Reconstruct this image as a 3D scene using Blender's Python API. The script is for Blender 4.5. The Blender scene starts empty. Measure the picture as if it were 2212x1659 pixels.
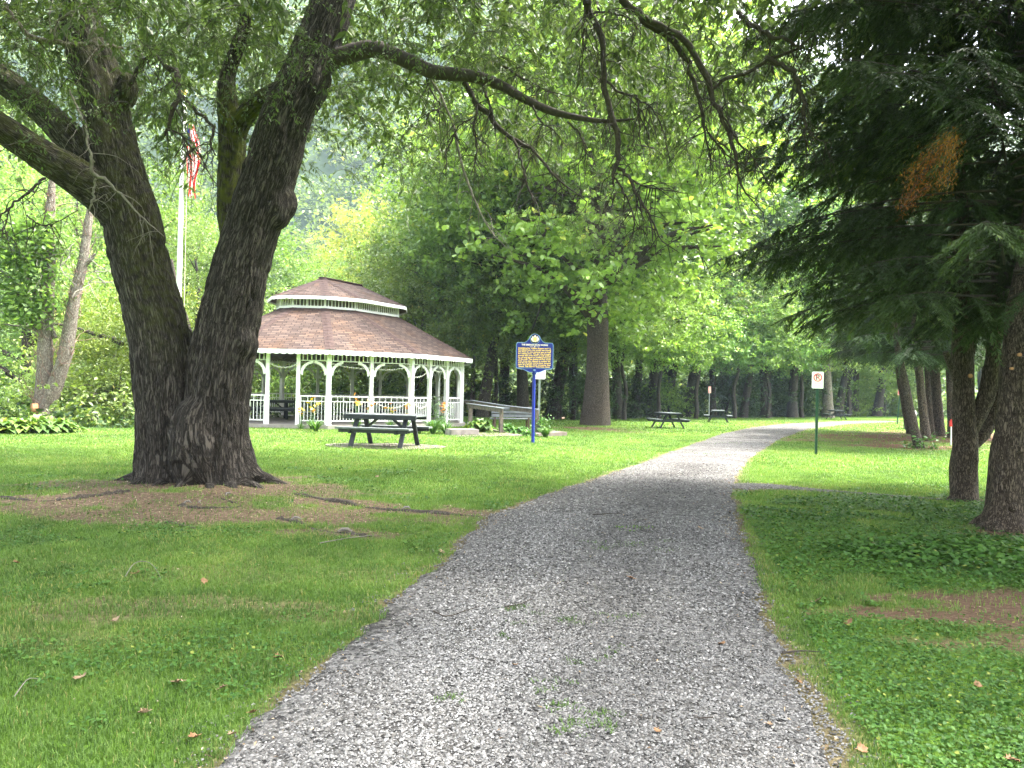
import bpy, math, random
import numpy as np
from mathutils import Vector, Matrix, noise as mnoise

sc = bpy.context.scene
R = math.radians
rnd = random.Random(7)
rng = np.random.default_rng(11)

# ------------------------------------------------------------------ camera
F, CU, CV, HZ, EYE = 1658.0, 1106.0, 829.5, 850.0, 1.5     # photo measured on a 2212 px wide copy
PITCH, ROLL = math.atan((HZ - CV) / F), R(1.2)
fwd = Vector((0, math.cos(PITCH), math.sin(PITCH)))
up0 = Vector((0, -math.sin(PITCH), math.cos(PITCH)))
rt0 = Vector((1, 0, 0))
cup = up0 * math.cos(ROLL) - rt0 * math.sin(ROLL)
crt = rt0 * math.cos(ROLL) + up0 * math.sin(ROLL)
cam_d = bpy.data.cameras.new('camera')
cam_d.sensor_width = 36.0
cam_d.lens = F / 2212 * 36.0
cam_d.clip_start = 0.05
cam_d.clip_end = 4000
cam = bpy.data.objects.new('camera', cam_d)
sc.collection.objects.link(cam)
m = Matrix((crt, cup, -fwd)).transposed().to_4x4()
m.translation = Vector((0, 0, EYE))
cam.matrix_world = m
sc.camera = cam

# ------------------------------------------------------------------ light
SUN_EL, SUN_AZ = R(60), R(76)            # azimuth: 0 = +Y (ahead), clockwise: the sun stands high on the right
SKY_STRENGTH, SUN_STRENGTH = 0.15, 2.6
world = bpy.data.worlds.new('World')
sc.world = world
world.use_nodes = True
wn, wl = world.node_tree.nodes, world.node_tree.links
wn.clear()
sky = wn.new('ShaderNodeTexSky')
sky.sky_type = 'NISHITA'
sky.sun_disc = False
sky.sun_elevation = SUN_EL
sky.sun_rotation = SUN_AZ
sky.dust_density = 6.0
sky.air_density = 1.3
sky.ozone_density = 0.6
hsv = wn.new('ShaderNodeHueSaturation')
hsv.inputs['Saturation'].default_value = 0.35     # a thin even cloud layer
hsv.inputs['Value'].default_value = 1.25
bg = wn.new('ShaderNodeBackground')
bg.inputs['Strength'].default_value = SKY_STRENGTH
wo = wn.new('ShaderNodeOutputWorld')
wl.new(sky.outputs[0], hsv.inputs['Color'])
wl.new(hsv.outputs[0], bg.inputs['Color'])
wl.new(bg.outputs[0], wo.inputs['Surface'])
sun_d = bpy.data.lights.new('sun', 'SUN')
sun_d.energy = SUN_STRENGTH
sun_d.angle = R(7)
sun_d.color = (1.0, 0.955, 0.88)
sun = bpy.data.objects.new('sun', sun_d)
sc.collection.objects.link(sun)
sdir = Vector((math.sin(SUN_AZ) * math.cos(SUN_EL), math.cos(SUN_AZ) * math.cos(SUN_EL), math.sin(SUN_EL)))
sun.rotation_euler = sdir.to_track_quat('Z', 'Y').to_euler()
sun.location = (0, -10, 40)
sc.view_settings.view_transform = 'Standard'
sc.view_settings.look = 'None'
sc.view_settings.exposure = 2.95
sc.view_settings.gamma = 1.0
sc.cycles.use_denoising = True
sc.cycles.denoising_prefilter = 'NONE'
sc.cycles.max_bounces = 7
sc.cycles.diffuse_bounces = 4
sc.cycles.glossy_bounces = 2
sc.cycles.transmission_bounces = 5
sc.cycles.use_fast_gi = False
sc.cycles.caustics_reflective = False
sc.cycles.caustics_refractive = False

# ------------------------------------------------------------------ helpers
def smooth(t):
    t = np.clip(t, 0, 1)
    return t * t * (3 - 2 * t)

def _h(ix, iy, iz):
    n = (ix.astype(np.int64) * 374761393 + iy.astype(np.int64) * 668265263 + iz.astype(np.int64) * 2147483647) & 0xFFFFFFFF
    n = ((n ^ (n >> 13)) * 1274126177) & 0xFFFFFFFF
    n = ((n ^ (n >> 15)) * 2246822519) & 0xFFFFFFFF
    return ((n ^ (n >> 16)) & 0xFFFFFF) / float(0xFFFFFF)

def vnoise(p):
    p = np.asarray(p, float)
    i = np.floor(p)
    f = p - i
    f = f * f * (3 - 2 * f)
    i = i.astype(np.int64)
    x, y, z = i[..., 0], i[..., 1], i[..., 2]
    fx, fy, fz = f[..., 0], f[..., 1], f[..., 2]
    def L(a, b, t): return a + (b - a) * t
    a = L(L(_h(x, y, z), _h(x + 1, y, z), fx), L(_h(x, y + 1, z), _h(x + 1, y + 1, z), fx), fy)
    b = L(L(_h(x, y, z + 1), _h(x + 1, y, z + 1), fx), L(_h(x, y + 1, z + 1), _h(x + 1, y + 1, z + 1), fx), fy)
    return L(a, b, fz)

def n2(x, y, s=1.0, o=0.0):
    x = np.asarray(x, float)
    return vnoise(np.stack([x * s + o, np.asarray(y, float) * s - o, np.full_like(x, o + .5)], -1))

def fbm2(x, y, s=1.0, o=0.0):
    return .55 * n2(x, y, s, o) + .3 * n2(x, y, s * 2.1, o + 7) + .15 * n2(x, y, s * 4.3, o + 13)

# ground height
EX = np.array([-60, -12, -5.5, 4, 12, 25, 45, 200.])
EY = np.array([24, 23.5, 42, 47, 56, 68, 84, 120.])
TREE_X, TREE_Y = -4.55, 11.45
def gz(x, y):
    x = np.asarray(x, float); y = np.asarray(y, float)
    z = .15 * smooth((2.6 - x) / 3.2) * smooth((y - 11.2) / 6)
    z = z + .12 * np.exp(-(((x - TREE_X) / 2.3) ** 2 + ((y - TREE_Y) / 2.0) ** 2))
    z = z + .05 * (fbm2(x, y, .35, 3) - .5) * smooth((y - 3) / 6)
    e = np.interp(x, EX, EY)
    z = z - 2.6 * smooth((y - e) / 9.0)
    return z
def gz1(x, y): return float(gz(np.array([x]), np.array([y]))[0])

def P(u, v, Y):
    """world point at distance Y ahead that the photo shows at (u, v)"""
    d = crt * ((u - CU) / F) + cup * (-(v - CV) / F) + fwd
    return Vector((0, 0, EYE)) + d * (Y / d.y)
def G(u, v):
    """point of the ground the photo shows at (u, v)"""
    d = crt * ((u - CU) / F) + cup * (-(v - CV) / F) + fwd
    z = 0.0
    for _ in range(12):
        t = (z - EYE) / d.z
        q = d * t
        z = gz1(q.x, q.y)
    return Vector((q.x, q.y, z))

def tag(o, label=None, cat=None, group=None, kind=None):
    if label: o['label'] = label
    if cat: o['category'] = cat
    if group: o['group'] = group
    if kind: o['kind'] = kind
    return o
def empty(name, loc=(0, 0, 0), rz=0.0, label=None, cat=None, group=None):
    o = bpy.data.objects.new(name, None)
    o.location = loc
    o.rotation_euler = (0, 0, rz)
    o.empty_display_size = .2
    sc.collection.objects.link(o)
    return tag(o, label, cat, group)
def link(name, me, parent=None):
    o = bpy.data.objects.new(name, me)
    sc.collection.objects.link(o)
    if parent: o.parent = parent
    return o
def copy_tree(o, parent=None):
    c = o.copy()
    sc.collection.objects.link(c)
    if parent: c.parent = parent
    for ch in list(o.children):
        copy_tree(ch, c)
    return c

class Acc:
    """collects numpy geometry and links it as ONE mesh"""
    def __init__(self):
        self.v, self.f, self.n, self.t = [], [], 0, []
    def add(self, v, f, tint=None):
        v = np.asarray(v, float).reshape(-1, 3)
        if isinstance(f, list) and f and len({len(q) for q in f}) > 1:
            groups = {}
            for q in f: groups.setdefault(len(q), []).append(q)
            fs = [np.array(g, np.int64) for g in groups.values()]
        else:
            fs = [np.asarray(f, np.int64)]
        for a in fs:
            self.f.append(a + self.n)
            if tint is None: self.t.append(np.full(len(a), .5))
            else: self.t.append(np.broadcast_to(np.asarray(tint, float), (len(a),)).copy())
        self.v.append(v)
        self.n += len(v)
    def mesh(self, name, mat, smooth_shade=False, tint=False):
        me = bpy.data.meshes.new(name)
        if not self.v: return me
        v = np.concatenate(self.v)
        me.vertices.add(len(v))
        me.vertices.foreach_set('co', v.astype(np.float32).ravel())
        idx = np.concatenate([a.ravel() for a in self.f]).astype(np.int32)
        cnt = np.concatenate([np.full(len(a), a.shape[1]) for a in self.f])
        st = np.concatenate([[0], np.cumsum(cnt)[:-1]]).astype(np.int32)
        me.loops.add(len(idx))
        me.loops.foreach_set('vertex_index', idx)
        me.polygons.add(len(cnt))
        me.polygons.foreach_set('loop_start', st)
        if tint:
            at = me.attributes.new('tint', 'FLOAT', 'FACE')
            at.data.foreach_set('value', np.concatenate(self.t).astype(np.float32))
        me.update(calc_edges=True)
        me.polygons.foreach_set('use_smooth', np.full(len(cnt), bool(smooth_shade)))
        if mat: me.materials.append(mat)
        return me
    def build(self, name, mat, parent=None, smooth_shade=False, tint=False):
        return link(name, self.mesh(name, mat, smooth_shade, tint), parent)
    # ---- shapes
    def box(self, c, s, rz=0.0, M=None, taper=1.0):
        x, y, z = s[0] / 2, s[1] / 2, s[2] / 2
        v = [(-x, -y, -z), (x, -y, -z), (x, y, -z), (-x, y, -z),
             (-x * taper, -y * taper, z), (x * taper, -y * taper, z), (x * taper, y * taper, z), (-x * taper, y * taper, z)]
        T = Matrix.Translation(Vector(c)) @ (M if M is not None else Matrix.Rotation(rz, 4, 'Z'))
        v = [T @ Vector(p) for p in v]
        self.add([tuple(p) for p in v], [(0, 3, 2, 1), (4, 5, 6, 7), (0, 1, 5, 4), (1, 2, 6, 5), (2, 3, 7, 6), (3, 0, 4, 7)])
        return self
    def bar(self, a, b, w, h, upv=(0, 0, 1)):
        """rectangular bar from a to b, w across, h along up"""
        a, b = Vector(a), Vector(b)
        d = (b - a)
        L = d.length
        d.normalize()
        u = Vector(upv)
        s = d.cross(u)
        if s.length < 1e-4: s = d.cross(Vector((1, 0, 0)))
        s.normalize()
        u = s.cross(d).normalized()
        v = []
        for p in (a, b):
            for (i, j) in ((-1, -1), (1, -1), (1, 1), (-1, 1)):
                v.append(tuple(p + s * (i * w / 2) + u * (j * h / 2)))
        self.add(v, [(0, 1, 2, 3), (7, 6, 5, 4), (0, 4, 5, 1), (1, 5, 6, 2), (2, 6, 7, 3), (3, 7, 4, 0)])
        return self
    def prism(self, pts, depth, M):
        """outline in local x,z extruded along local y by depth (centred); M places it"""
        n = len(pts)
        v = [tuple(M @ Vector((p[0], -depth / 2, p[1]))) for p in pts] + [tuple(M @ Vector((p[0], depth / 2, p[1]))) for p in pts]
        self.add(v, [tuple(range(n)), tuple(range(2 * n - 1, n - 1, -1))] + [(i, i + n, (i + 1) % n + n, (i + 1) % n) for i in range(n)])
        return self
    def slab(self, pts, z0, z1):
        n = len(pts)
        v = [(p[0], p[1], z0) for p in pts] + [(p[0], p[1], z1) for p in pts]
        self.add(v, [tuple(range(n - 1, -1, -1)), tuple(range(n, 2 * n))] + [(i, (i + 1) % n, (i + 1) % n + n, i + n) for i in range(n)])
        return self
    def tube(self, pts, rad, n=8, cap=True, jit=None):
        v, f = tube_geo(pts, rad, n, jit)
        self.add(v, f)
        if cap:
            k = len(pts)
            self.add(v[-n:], [tuple(range(n))])
            self.add(v[:n], [tuple(range(n - 1, -1, -1))])
        return self
    def ball(self, c, r, n=10, k=7):
        c = np.array(c); r = np.broadcast_to(np.asarray(r, float), (3,))
        th = np.linspace(0, np.pi, k)[1:-1]
        ph = np.linspace(0, 2 * np.pi, n, endpoint=False)
        T, Ph = np.meshgrid(th, ph, indexing='ij')
        v = np.stack([np.sin(T) * np.cos(Ph), np.sin(T) * np.sin(Ph), np.cos(T)], -1).reshape(-1, 3)
        v = np.concatenate([v, [[0, 0, 1], [0, 0, -1]]]) * r + c
        f = []
        m_ = k - 2
        for i in range(m_ - 1):
            for j in range(n):
                f.append((i * n + j, (i + 1) * n + j, (i + 1) * n + (j + 1) % n, i * n + (j + 1) % n))
        for j in range(n):
            f.append((m_ * n, j, (j + 1) % n))
            f.append((m_ * n + 1, (m_ - 1) * n + (j + 1) % n, (m_ - 1) * n + j))
        self.add(v, f)
        return self

def tube_geo(pts, rad, n=8, jit=None):
    p = np.asarray([tuple(q) for q in pts], float)
    k = len(p)
    r = np.broadcast_to(np.asarray(rad, float), (k,))
    t = np.gradient(p, axis=0)
    t /= np.linalg.norm(t, axis=1)[:, None] + 1e-9
    a = np.array([1., 0, 0]) if abs(t[0][0]) < .8 else np.array([0, 1., 0])
    ang = np.linspace(0, 2 * np.pi, n, endpoint=False)
    out = np.empty((k, n, 3))
    for i in range(k):
        a = a - t[i] * a.dot(t[i])
        a /= np.linalg.norm(a) + 1e-9
        b = np.cross(t[i], a)
        rr = r[i] if jit is None else r[i] * (1 + jit * (rng.random(n) - .5))[:, None]
        out[i] = p[i] + rr * (np.cos(ang)[:, None] * a + np.sin(ang)[:, None] * b)
    base = (np.arange(k - 1) * n)[:, None]
    j = np.arange(n)[None, :]
    j2 = (np.arange(n) + 1) % n
    f = np.stack([base + j, base + j2[None, :], base + n + j2[None, :], base + n + j], -1).reshape(-1, 4)
    return out.reshape(-1, 3), f

def spline(pts, k):
    """Catmull-Rom resample of rows (x, y, z, r, ...) to k rows"""
    p = np.asarray(pts, float)
    n = len(p)
    q = np.concatenate([[2 * p[0] - p[1]], p, [2 * p[-1] - p[-2]]])
    s = np.linspace(0, n - 1 - 1e-6, k)
    i = np.floor(s).astype(int)
    t = (s - i)[:, None]
    a, b, c, d = q[i], q[i + 1], q[i + 2], q[i + 3]
    return .5 * ((2 * b) + (c - a) * t + (2 * a - 5 * b + 4 * c - d) * t ** 2 + (3 * b - a - 3 * c + d) * t ** 3)

def unit(a): return a / (np.linalg.norm(a, axis=-1, keepdims=True) + 1e-9)

def leaves(acc, c, L, W, tint, dirs=None, nbias=.6, droop=.3, bend=.18, hexa=False):
    """one kite-shaped (or six-sided) blade per centre"""
    c = np.asarray(c, float)
    n = len(c)
    if n == 0: return
    L = np.broadcast_to(np.asarray(L, float), (n,)) * rng.uniform(.7, 1.25, n)
    W = np.broadcast_to(np.asarray(W, float), (n,)) * rng.uniform(.7, 1.25, n)
    if dirs is None:
        d = rng.normal(size=(n, 3))
        d[:, 2] = d[:, 2] * .6 - droop
        d = unit(d)
    else:
        d = unit(dirs)
    nr = unit(rng.normal(size=(n, 3)))
    nr[:, 2] = np.abs(nr[:, 2]) + nbias
    s = unit(np.cross(d, nr))
    nn = np.cross(s, d)
    base = c - d * (L / 2)[:, None]
    tip = c + d * (L / 2)[:, None] - nn * (bend * L)[:, None]
    if not hexa:
        mid = c - d * (L * .06)[:, None]
        l = mid - s * (W / 2)[:, None]
        r = mid + s * (W / 2)[:, None]
        v = np.stack([base, r, tip, l], 1).reshape(-1, 3)
        f = np.arange(n * 4).reshape(-1, 4)
    else:
        m1 = c - d * (L * .2)[:, None]
        m2 = c + d * (L * .18)[:, None] - nn * (bend * L * .3)[:, None]
        v = np.stack([base, m1 + s * (W * .45)[:, None], m2 + s * (W * .42)[:, None], tip, m2 - s * (W * .42)[:, None], m1 - s * (W * .45)[:, None]], 1).reshape(-1, 3)
        f = np.arange(n * 6).reshape(-1, 6)
    acc.add(v, f, tint)

def in_poly(x, y, poly):
    ins = np.zeros(len(x), bool)
    px, py = poly[:, 0], poly[:, 1]
    j = len(px) - 1
    for i in range(len(px)):
        c = ((py[i] > y) != (py[j] > y)) & (x < (px[j] - px[i]) * (y - py[i]) / (py[j] - py[i] + 1e-12) + px[i])
        ins ^= c
        j = i
    return ins

# ------------------------------------------------------------------ materials
def newmat(name):
    mt = bpy.data.materials.new(name)
    mt.use_nodes = True
    nt = mt.node_tree
    nt.nodes.clear()
    out = nt.nodes.new('ShaderNodeOutputMaterial')
    return mt, nt, nt.nodes, nt.links, out
def ramp(nd, cols, pos=None):
    r = nd.new('ShaderNodeValToRGB')
    e = r.color_ramp.elements
    while len(e) < len(cols): e.new(.5)
    for i, c in enumerate(cols):
        e[i].position = pos[i] if pos else i / (len(cols) - 1)
        e[i].color = (*c, 1)
    return r
def surf(name, cols, scale=6.0, rough=.7, bump=.15, bscale=None, stretch=(1, 1, 1), spec=.3, detail=5, metal=0.0, bdist=.01):
    """plain procedural surface: noise-mottled colour and a fine bump"""
    mt, nt, nd, lk, out = newmat(name)
    tc = nd.new('ShaderNodeTexCoord')
    mp = nd.new('ShaderNodeMapping')
    mp.inputs['Scale'].default_value = stretch
    lk.new(tc.outputs['Object'], mp.inputs[0])
    nz = nd.new('ShaderNodeTexNoise')
    nz.inputs['Scale'].default_value = scale
    nz.inputs['Detail'].default_value = detail
    lk.new(mp.outputs[0], nz.inputs['Vector'])
    cr = ramp(nd, cols, [.28 + .44 * i / max(1, len(cols) - 1) for i in range(len(cols))])
    lk.new(nz.outputs[0], cr.inputs[0])
    b = nd.new('ShaderNodeBsdfPrincipled')
    b.inputs['Roughness'].default_value = rough
    b.inputs['Specular IOR Level'].default_value = spec
    b.inputs['Metallic'].default_value = metal
    lk.new(cr.outputs[0], b.inputs['Base Color'])
    if bump:
        n3 = nd.new('ShaderNodeTexNoise')
        n3.inputs['Scale'].default_value = bscale or scale * 4
        n3.inputs['Detail'].default_value = 4
        lk.new(mp.outputs[0], n3.inputs['Vector'])
        bp = nd.new('ShaderNodeBump')
        bp.inputs['Strength'].default_value = bump
        bp.inputs['Distance'].default_value = bdist
        lk.new(n3.outputs[0], bp.inputs['Height'])
        lk.new(bp.outputs[0], b.inputs['Normal'])
    lk.new(b.outputs[0], out.inputs[0])
    return mt
def leafmat(name, cols, pos=None, transl=.35, rough=.5, spec=.35, objvar=.0, tr_gain=(1.1, 1.2, .6)):
    mt, nt, nd, lk, out = newmat(name)
    at = nd.new('ShaderNodeAttribute')
    at.attribute_name = 'tint'
    cr = ramp(nd, cols, pos)
    lk.new(at.outputs['Fac'], cr.inputs[0])
    col = cr.outputs[0]
    if objvar:
        oi = nd.new('ShaderNodeObjectInfo')
        mr = nd.new('ShaderNodeMapRange')
        mr.inputs['To Min'].default_value = 1 - objvar
        mr.inputs['To Max'].default_value = 1 + objvar
        lk.new(oi.outputs['Random'], mr.inputs['Value'])
        mh = nd.new('ShaderNodeMapRange')
        mh.inputs['To Min'].default_value = .5 - .035 * objvar * 4
        mh.inputs['To Max'].default_value = .5 + .025 * objvar * 4
        lk.new(oi.outputs['Random'], mh.inputs['Value'])
        hs = nd.new('ShaderNodeHueSaturation')
        lk.new(mr.outputs[0], hs.inputs['Value'])
        lk.new(mh.outputs[0], hs.inputs['Hue'])
        lk.new(col, hs.inputs['Color'])
        col = hs.outputs[0]
    b = nd.new('ShaderNodeBsdfPrincipled')
    b.inputs['Roughness'].default_value = rough
    b.inputs['Specular IOR Level'].default_value = spec
    lk.new(col, b.inputs['Base Color'])
    tr = nd.new('ShaderNodeBsdfTranslucent')
    mu = nd.new('ShaderNodeVectorMath')
    mu.operation = 'MULTIPLY'
    mu.inputs[1].default_value = tr_gain
    lk.new(col, mu.inputs[0])
    lk.new(mu.outputs[0], tr.inputs['Color'])
    mx = nd.new('ShaderNodeMixShader')
    mx.inputs[0].default_value = transl
    lk.new(b.outputs[0], mx.inputs[1])
    lk.new(tr.outputs[0], mx.inputs[2])
    lk.new(mx.outputs[0], out.inputs[0])
    return mt
def barkmat(name, cols, scale=1.0, attr=None, moss=None, bump=.7, bdist=.03, zs=.22):
    """furrowed bark: stretched ridged noise; optional green moss attribute"""
    mt, nt, nd, lk, out = newmat(name)
    mp = nd.new('ShaderNodeMapping')
    if attr:
        a = nd.new('ShaderNodeAttribute')
        a.attribute_name = attr
        lk.new(a.outputs['Vector'], mp.inputs[0])
    else:
        a = nd.new('ShaderNodeTexCoord')
        lk.new(a.outputs['Object'], mp.inputs[0])
    mp.inputs['Scale'].default_value = (scale, scale, scale * zs)
    nz = nd.new('ShaderNodeTexNoise')
    nz.inputs['Scale'].default_value = 22
    nz.inputs['Detail'].default_value = 7
    nz.inputs['Roughness'].default_value = .65
    nz.inputs['Distortion'].default_value = .6
    lk.new(mp.outputs[0], nz.inputs['Vector'])
    vo = nd.new('ShaderNodeTexVoronoi')
    vo.feature = 'DISTANCE_TO_EDGE'
    vo.inputs['Scale'].default_value = 30
    dv = nd.new('ShaderNodeMixRGB')
    dv.inputs[0].default_value = .12
    lk.new(mp.outputs[0], dv.inputs[1])
    lk.new(nz.outputs['Color'], dv.inputs[2])
    lk.new(dv.outputs[0], vo.inputs['Vector'])
    ve = nd.new('ShaderNodeMapRange')
    ve.inputs['From Max'].default_value = .30
    lk.new(vo.outputs['Distance'], ve.inputs['Value'])
    mxh = nd.new('ShaderNodeMath')
    mxh.operation = 'MULTIPLY_ADD'
    mxh.inputs[1].default_value = .5
    lk.new(ve.outputs[0], mxh.inputs[0])
    sc2 = nd.new('ShaderNodeMath')
    sc2.operation = 'MULTIPLY'
    sc2.inputs[1].default_value = .6
    lk.new(nz.outputs[0], sc2.inputs[0])
    lk.new(sc2.outputs[0], mxh.inputs[2])
    cr = ramp(nd, cols, [.22 + .55 * i / (len(cols) - 1) for i in range(len(cols))])
    lk.new(mxh.outputs[0], cr.inputs[0])
    col = cr.outputs[0]
    if moss:
        am = nd.new('ShaderNodeAttribute')
        am.attribute_name = moss
        nm = nd.new('ShaderNodeTexNoise')
        nm.inputs['Scale'].default_value = 9
        nm.inputs['Detail'].default_value = 5
        tcm = nd.new('ShaderNodeTexCoord')
        lk.new(tcm.outputs['Object'], nm.inputs['Vector'])
        ml = nd.new('ShaderNodeMath')
        ml.operation = 'MULTIPLY'
        lk.new(am.outputs['Fac'], ml.inputs[0])
        mr2 = nd.new('ShaderNodeMapRange')
        mr2.inputs['From Min'].default_value = .35
        mr2.inputs['From Max'].default_value = .62
        lk.new(nm.outputs[0], mr2.inputs['Value'])
        lk.new(mr2.outputs[0], ml.inputs[1])
        mx = nd.new('ShaderNodeMixRGB')
        lk.new(ml.outputs[0], mx.inputs[0])
        lk.new(col, mx.inputs[1])
        mx.inputs[2].default_value = (.085, .1, .012, 1)
        col = mx.outputs[0]
    b = nd.new('ShaderNodeBsdfPrincipled')
    b.inputs['Roughness'].default_value = .88
    b.inputs['Specular IOR Level'].default_value = .2
    lk.new(col, b.inputs['Base Color'])
    bp = nd.new('ShaderNodeBump')
    bp.inputs['Strength'].default_value = bump
    bp.inputs['Distance'].default_value = bdist
    lk.new(mxh.outputs[0], bp.inputs['Height'])
    lk.new(bp.outputs[0], b.inputs['Normal'])
    lk.new(b.outputs[0], out.inputs[0])
    return mt

M = {}
M['white'] = surf('white_paint', [(.70, .71, .70), (.82, .82, .81)], 3, .45, .05, spec=.4)
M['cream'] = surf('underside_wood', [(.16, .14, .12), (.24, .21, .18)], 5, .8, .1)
M['concrete'] = surf('concrete', [(0.195, 0.18, 0.1575), (0.3, 0.2775, 0.2475)], 5, .9, .3)
M['deckgrey'] = surf('deck_boards', [(0.225, 0.21, 0.195), (0.3, 0.285, 0.27)], 7, .8, .15, stretch=(1, 8, 1))
M['brick'] = surf('old_brick', [(.09, .06, .045), (.20, .15, .12)], 12, .9, .4)
M['black'] = surf('recycled_plastic', [(.012, .016, .019), (.028, .034, .038)], 9, .55, .12, stretch=(1, 10, 1), spec=.45)
M['tabletop'] = surf('skylit_top', [(0.08, 0.096, 0.104), (0.152, 0.168, 0.168)], 9, .5, .1, stretch=(1, 10, 1), spec=.5)  # tops and seats paler than the frame: sky reflection put into the colour
M['blue'] = surf('blue_enamel', [(.003, .014, .20), (.005, .022, .28)], 4, .35, .03, spec=.5)
M['paleblue'] = surf('pale_blue_edge', [(0.15, 0.255, 0.465), (0.21, 0.315, 0.525)], 6, .4, .03)
M['gold'] = surf('gold_letter', [(.80, .50, .13), (.95, .66, .22)], 12, .5, .03)
M['pinkwhite'] = surf('cream_letter', [(.82, .72, .62), (.92, .82, .72)], 12, .5, .03)
M['darkenamel'] = surf('dark_enamel', [(.02, .022, .05), (.03, .035, .07)], 6, .5, .03)
M['signwhite'] = surf('sign_white', [(.76, .75, .73), (.84, .83, .81)], 7, .4, .02)
M['signred'] = surf('sign_red', [(0.546, 0.039, 0.065), (0.676, 0.052, 0.078)], 7, .4, .02)
M['fadedred'] = surf('faded_red', [(.48, .20, .17), (.62, .34, .30)], 9, .5, .02)
M['signblack'] = surf('sign_black', [(.05, .01, .02), (.08, .015, .03)], 7, .4, .02)
M['fadedgrey'] = surf('faded_print', [(.48, .44, .44), (.56, .52, .52)], 9, .5, .02)
M['greensteel'] = surf('green_steel', [(.012, .06, .03), (.03, .10, .055)], 8, .4, .05, spec=.5)
M['galv'] = surf('galvanised_steel', [(.30, .34, .32), (.42, .46, .44)], 8, .45, .05, spec=.5, metal=.4)
M['pole'] = surf('pole_paint', [(.62, .63, .63), (.78, .79, .80)], 4, .4, .03, spec=.4)
for nm_, c_ in (('flagred', (.62, .035, .035)), ('flagwhite', (.80, .78, .76)), ('flagblue', (.03, .045, .2))):
    M[nm_] = leafmat(nm_, [c_, c_], None, .45, .8, .1, 0, (1, 1, 1))
M['rope'] = surf('rope', [(.55, .53, .35), (.68, .66, .45)], 40, .9, .2)
M['oldwood'] = surf('weathered_wood', [(0.063, 0.05512, 0.04462), (0.1575, 0.1365, 0.105)], 8, .85, .3, stretch=(1, 1, 1))
M['greywood'] = surf('grey_slats', [(0.126, 0.1417, 0.1522), (0.189, 0.21, 0.2205)], 8, .7, .15)
M['stone'] = surf('stone_block', [(0.12, 0.1087, 0.0975), (0.255, 0.2325, 0.21)], 6, .9, .5)
M['bin'] = surf('bin_grey', [(.22, .22, .20), (.30, .30, .28)], 6, .6, .1)
M['redplastic'] = surf('red_plastic', [(.42, .02, .02), (.55, .03, .03)], 6, .4, .02)
M['iron'] = surf('rusty_iron', [(.05, .04, .03), (.12, .08, .05)], 20, .7, .2)
M['bulb'] = surf('unlit_bulb', [(.80, .76, .60), (.88, .84, .70)], 20, .3, .0)
M['cutwood'] = surf('fresh_cut_wood', [(0.315, 0.15, 0.0675), (0.45, 0.2475, 0.12)], 12, .8, .1)
M['deadleaf'] = surf('dead_leaf', [(0.112, 0.0525, 0.021), (0.294, 0.175, 0.091)], 16, .7, .3, bscale=60)
M['deadleaf2'] = surf('pale_dead_leaf', [(0.175, 0.11, 0.06), (0.29, 0.215, 0.14)], 16, .7, .3, bscale=60)
M['twigwood'] = surf('twig_bark', [(.022, .018, .015), (.06, .05, .04)], 20, .9, .3)
M['paletwig'] = surf('pale_dead_twig', [(0.11, 0.1, 0.08), (0.2, 0.185, 0.155)], 20, .9, .2)
M['bark_big'] = barkmat('furrowed_grey_bark', [(.006, .005, .004), (.032, .027, .022), (.095, .083, .07)], 1.0, 'bk', 'moss', .9, .03, .13)
M['bark_con'] = barkmat('hemlock_bark', [(.008, .006, .004), (.055, .042, .029), (.16, .128, .095)], 1.5, None, None, .9, .02)
M['bark_far'] = barkmat('wood_bark', [(0.012, 0.0102, 0.0078), (0.045, 0.0372, 0.0288), (0.084, 0.072, 0.06)], .8, None, None, .5, .02, .3)
M['bark_syc'] = barkmat('scaly_brown_bark', [(.02, .014, .01), (.065, .05, .038), (.13, .105, .085)], 1.0, None, None, .9, .03, .4)
M['bark_pale'] = barkmat('pale_stripped_bark', [(0.0375, 0.03, 0.0225), (0.12, 0.1013, 0.0825), (0.225, 0.2025, 0.1725)], .9, None, None, .5, .02, .3)

# ------------------------------------------------------------------ the ground
PL = np.array([tuple(G(u, v))[:2] for u, v in [(360, 1750), (440, 1659), (588, 1530), (750, 1400), (872, 1280), (975, 1190), (1050, 1115), (1170, 1072),
      (1270, 1040), (1380, 1003), (1480, 966), (1560, 937), (1620, 924), (1700, 915), (1800, 910.5), (1935, 906.5)]])
PR = np.array([tuple(G(u, v))[:2] for u, v in [(1880, 1750), (1825, 1659), (1770, 1540), (1710, 1440), (1665, 1340), (1640, 1240), (1610, 1180), (1593, 1110),
      (1585, 1062), (1590, 1035), (1600, 1018), (1618, 995), (1650, 970), (1690, 946), (1745, 927), (1830, 916.5), (1950, 911)]])
PL = np.concatenate([[[PL[0, 0] - .3, -6]], PL]); PR = np.concatenate([[[PR[0, 0] + .3, -6]], PR])
def path_edges(y):
    return np.interp(y, PL[:, 1], PL[:, 0]), np.interp(y, PR[:, 1], PR[:, 0])
PYMAX = min(PL[-1, 1], PR[-1, 1])
SPUR = np.array([tuple(G(u, v))[:2] for u, v in [(1570, 1052), (1640, 1050), (1720, 1056), (1850, 1066), (2060, 1082)]])
SPW = np.array([.55, .42, .26, .12, .05])
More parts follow.
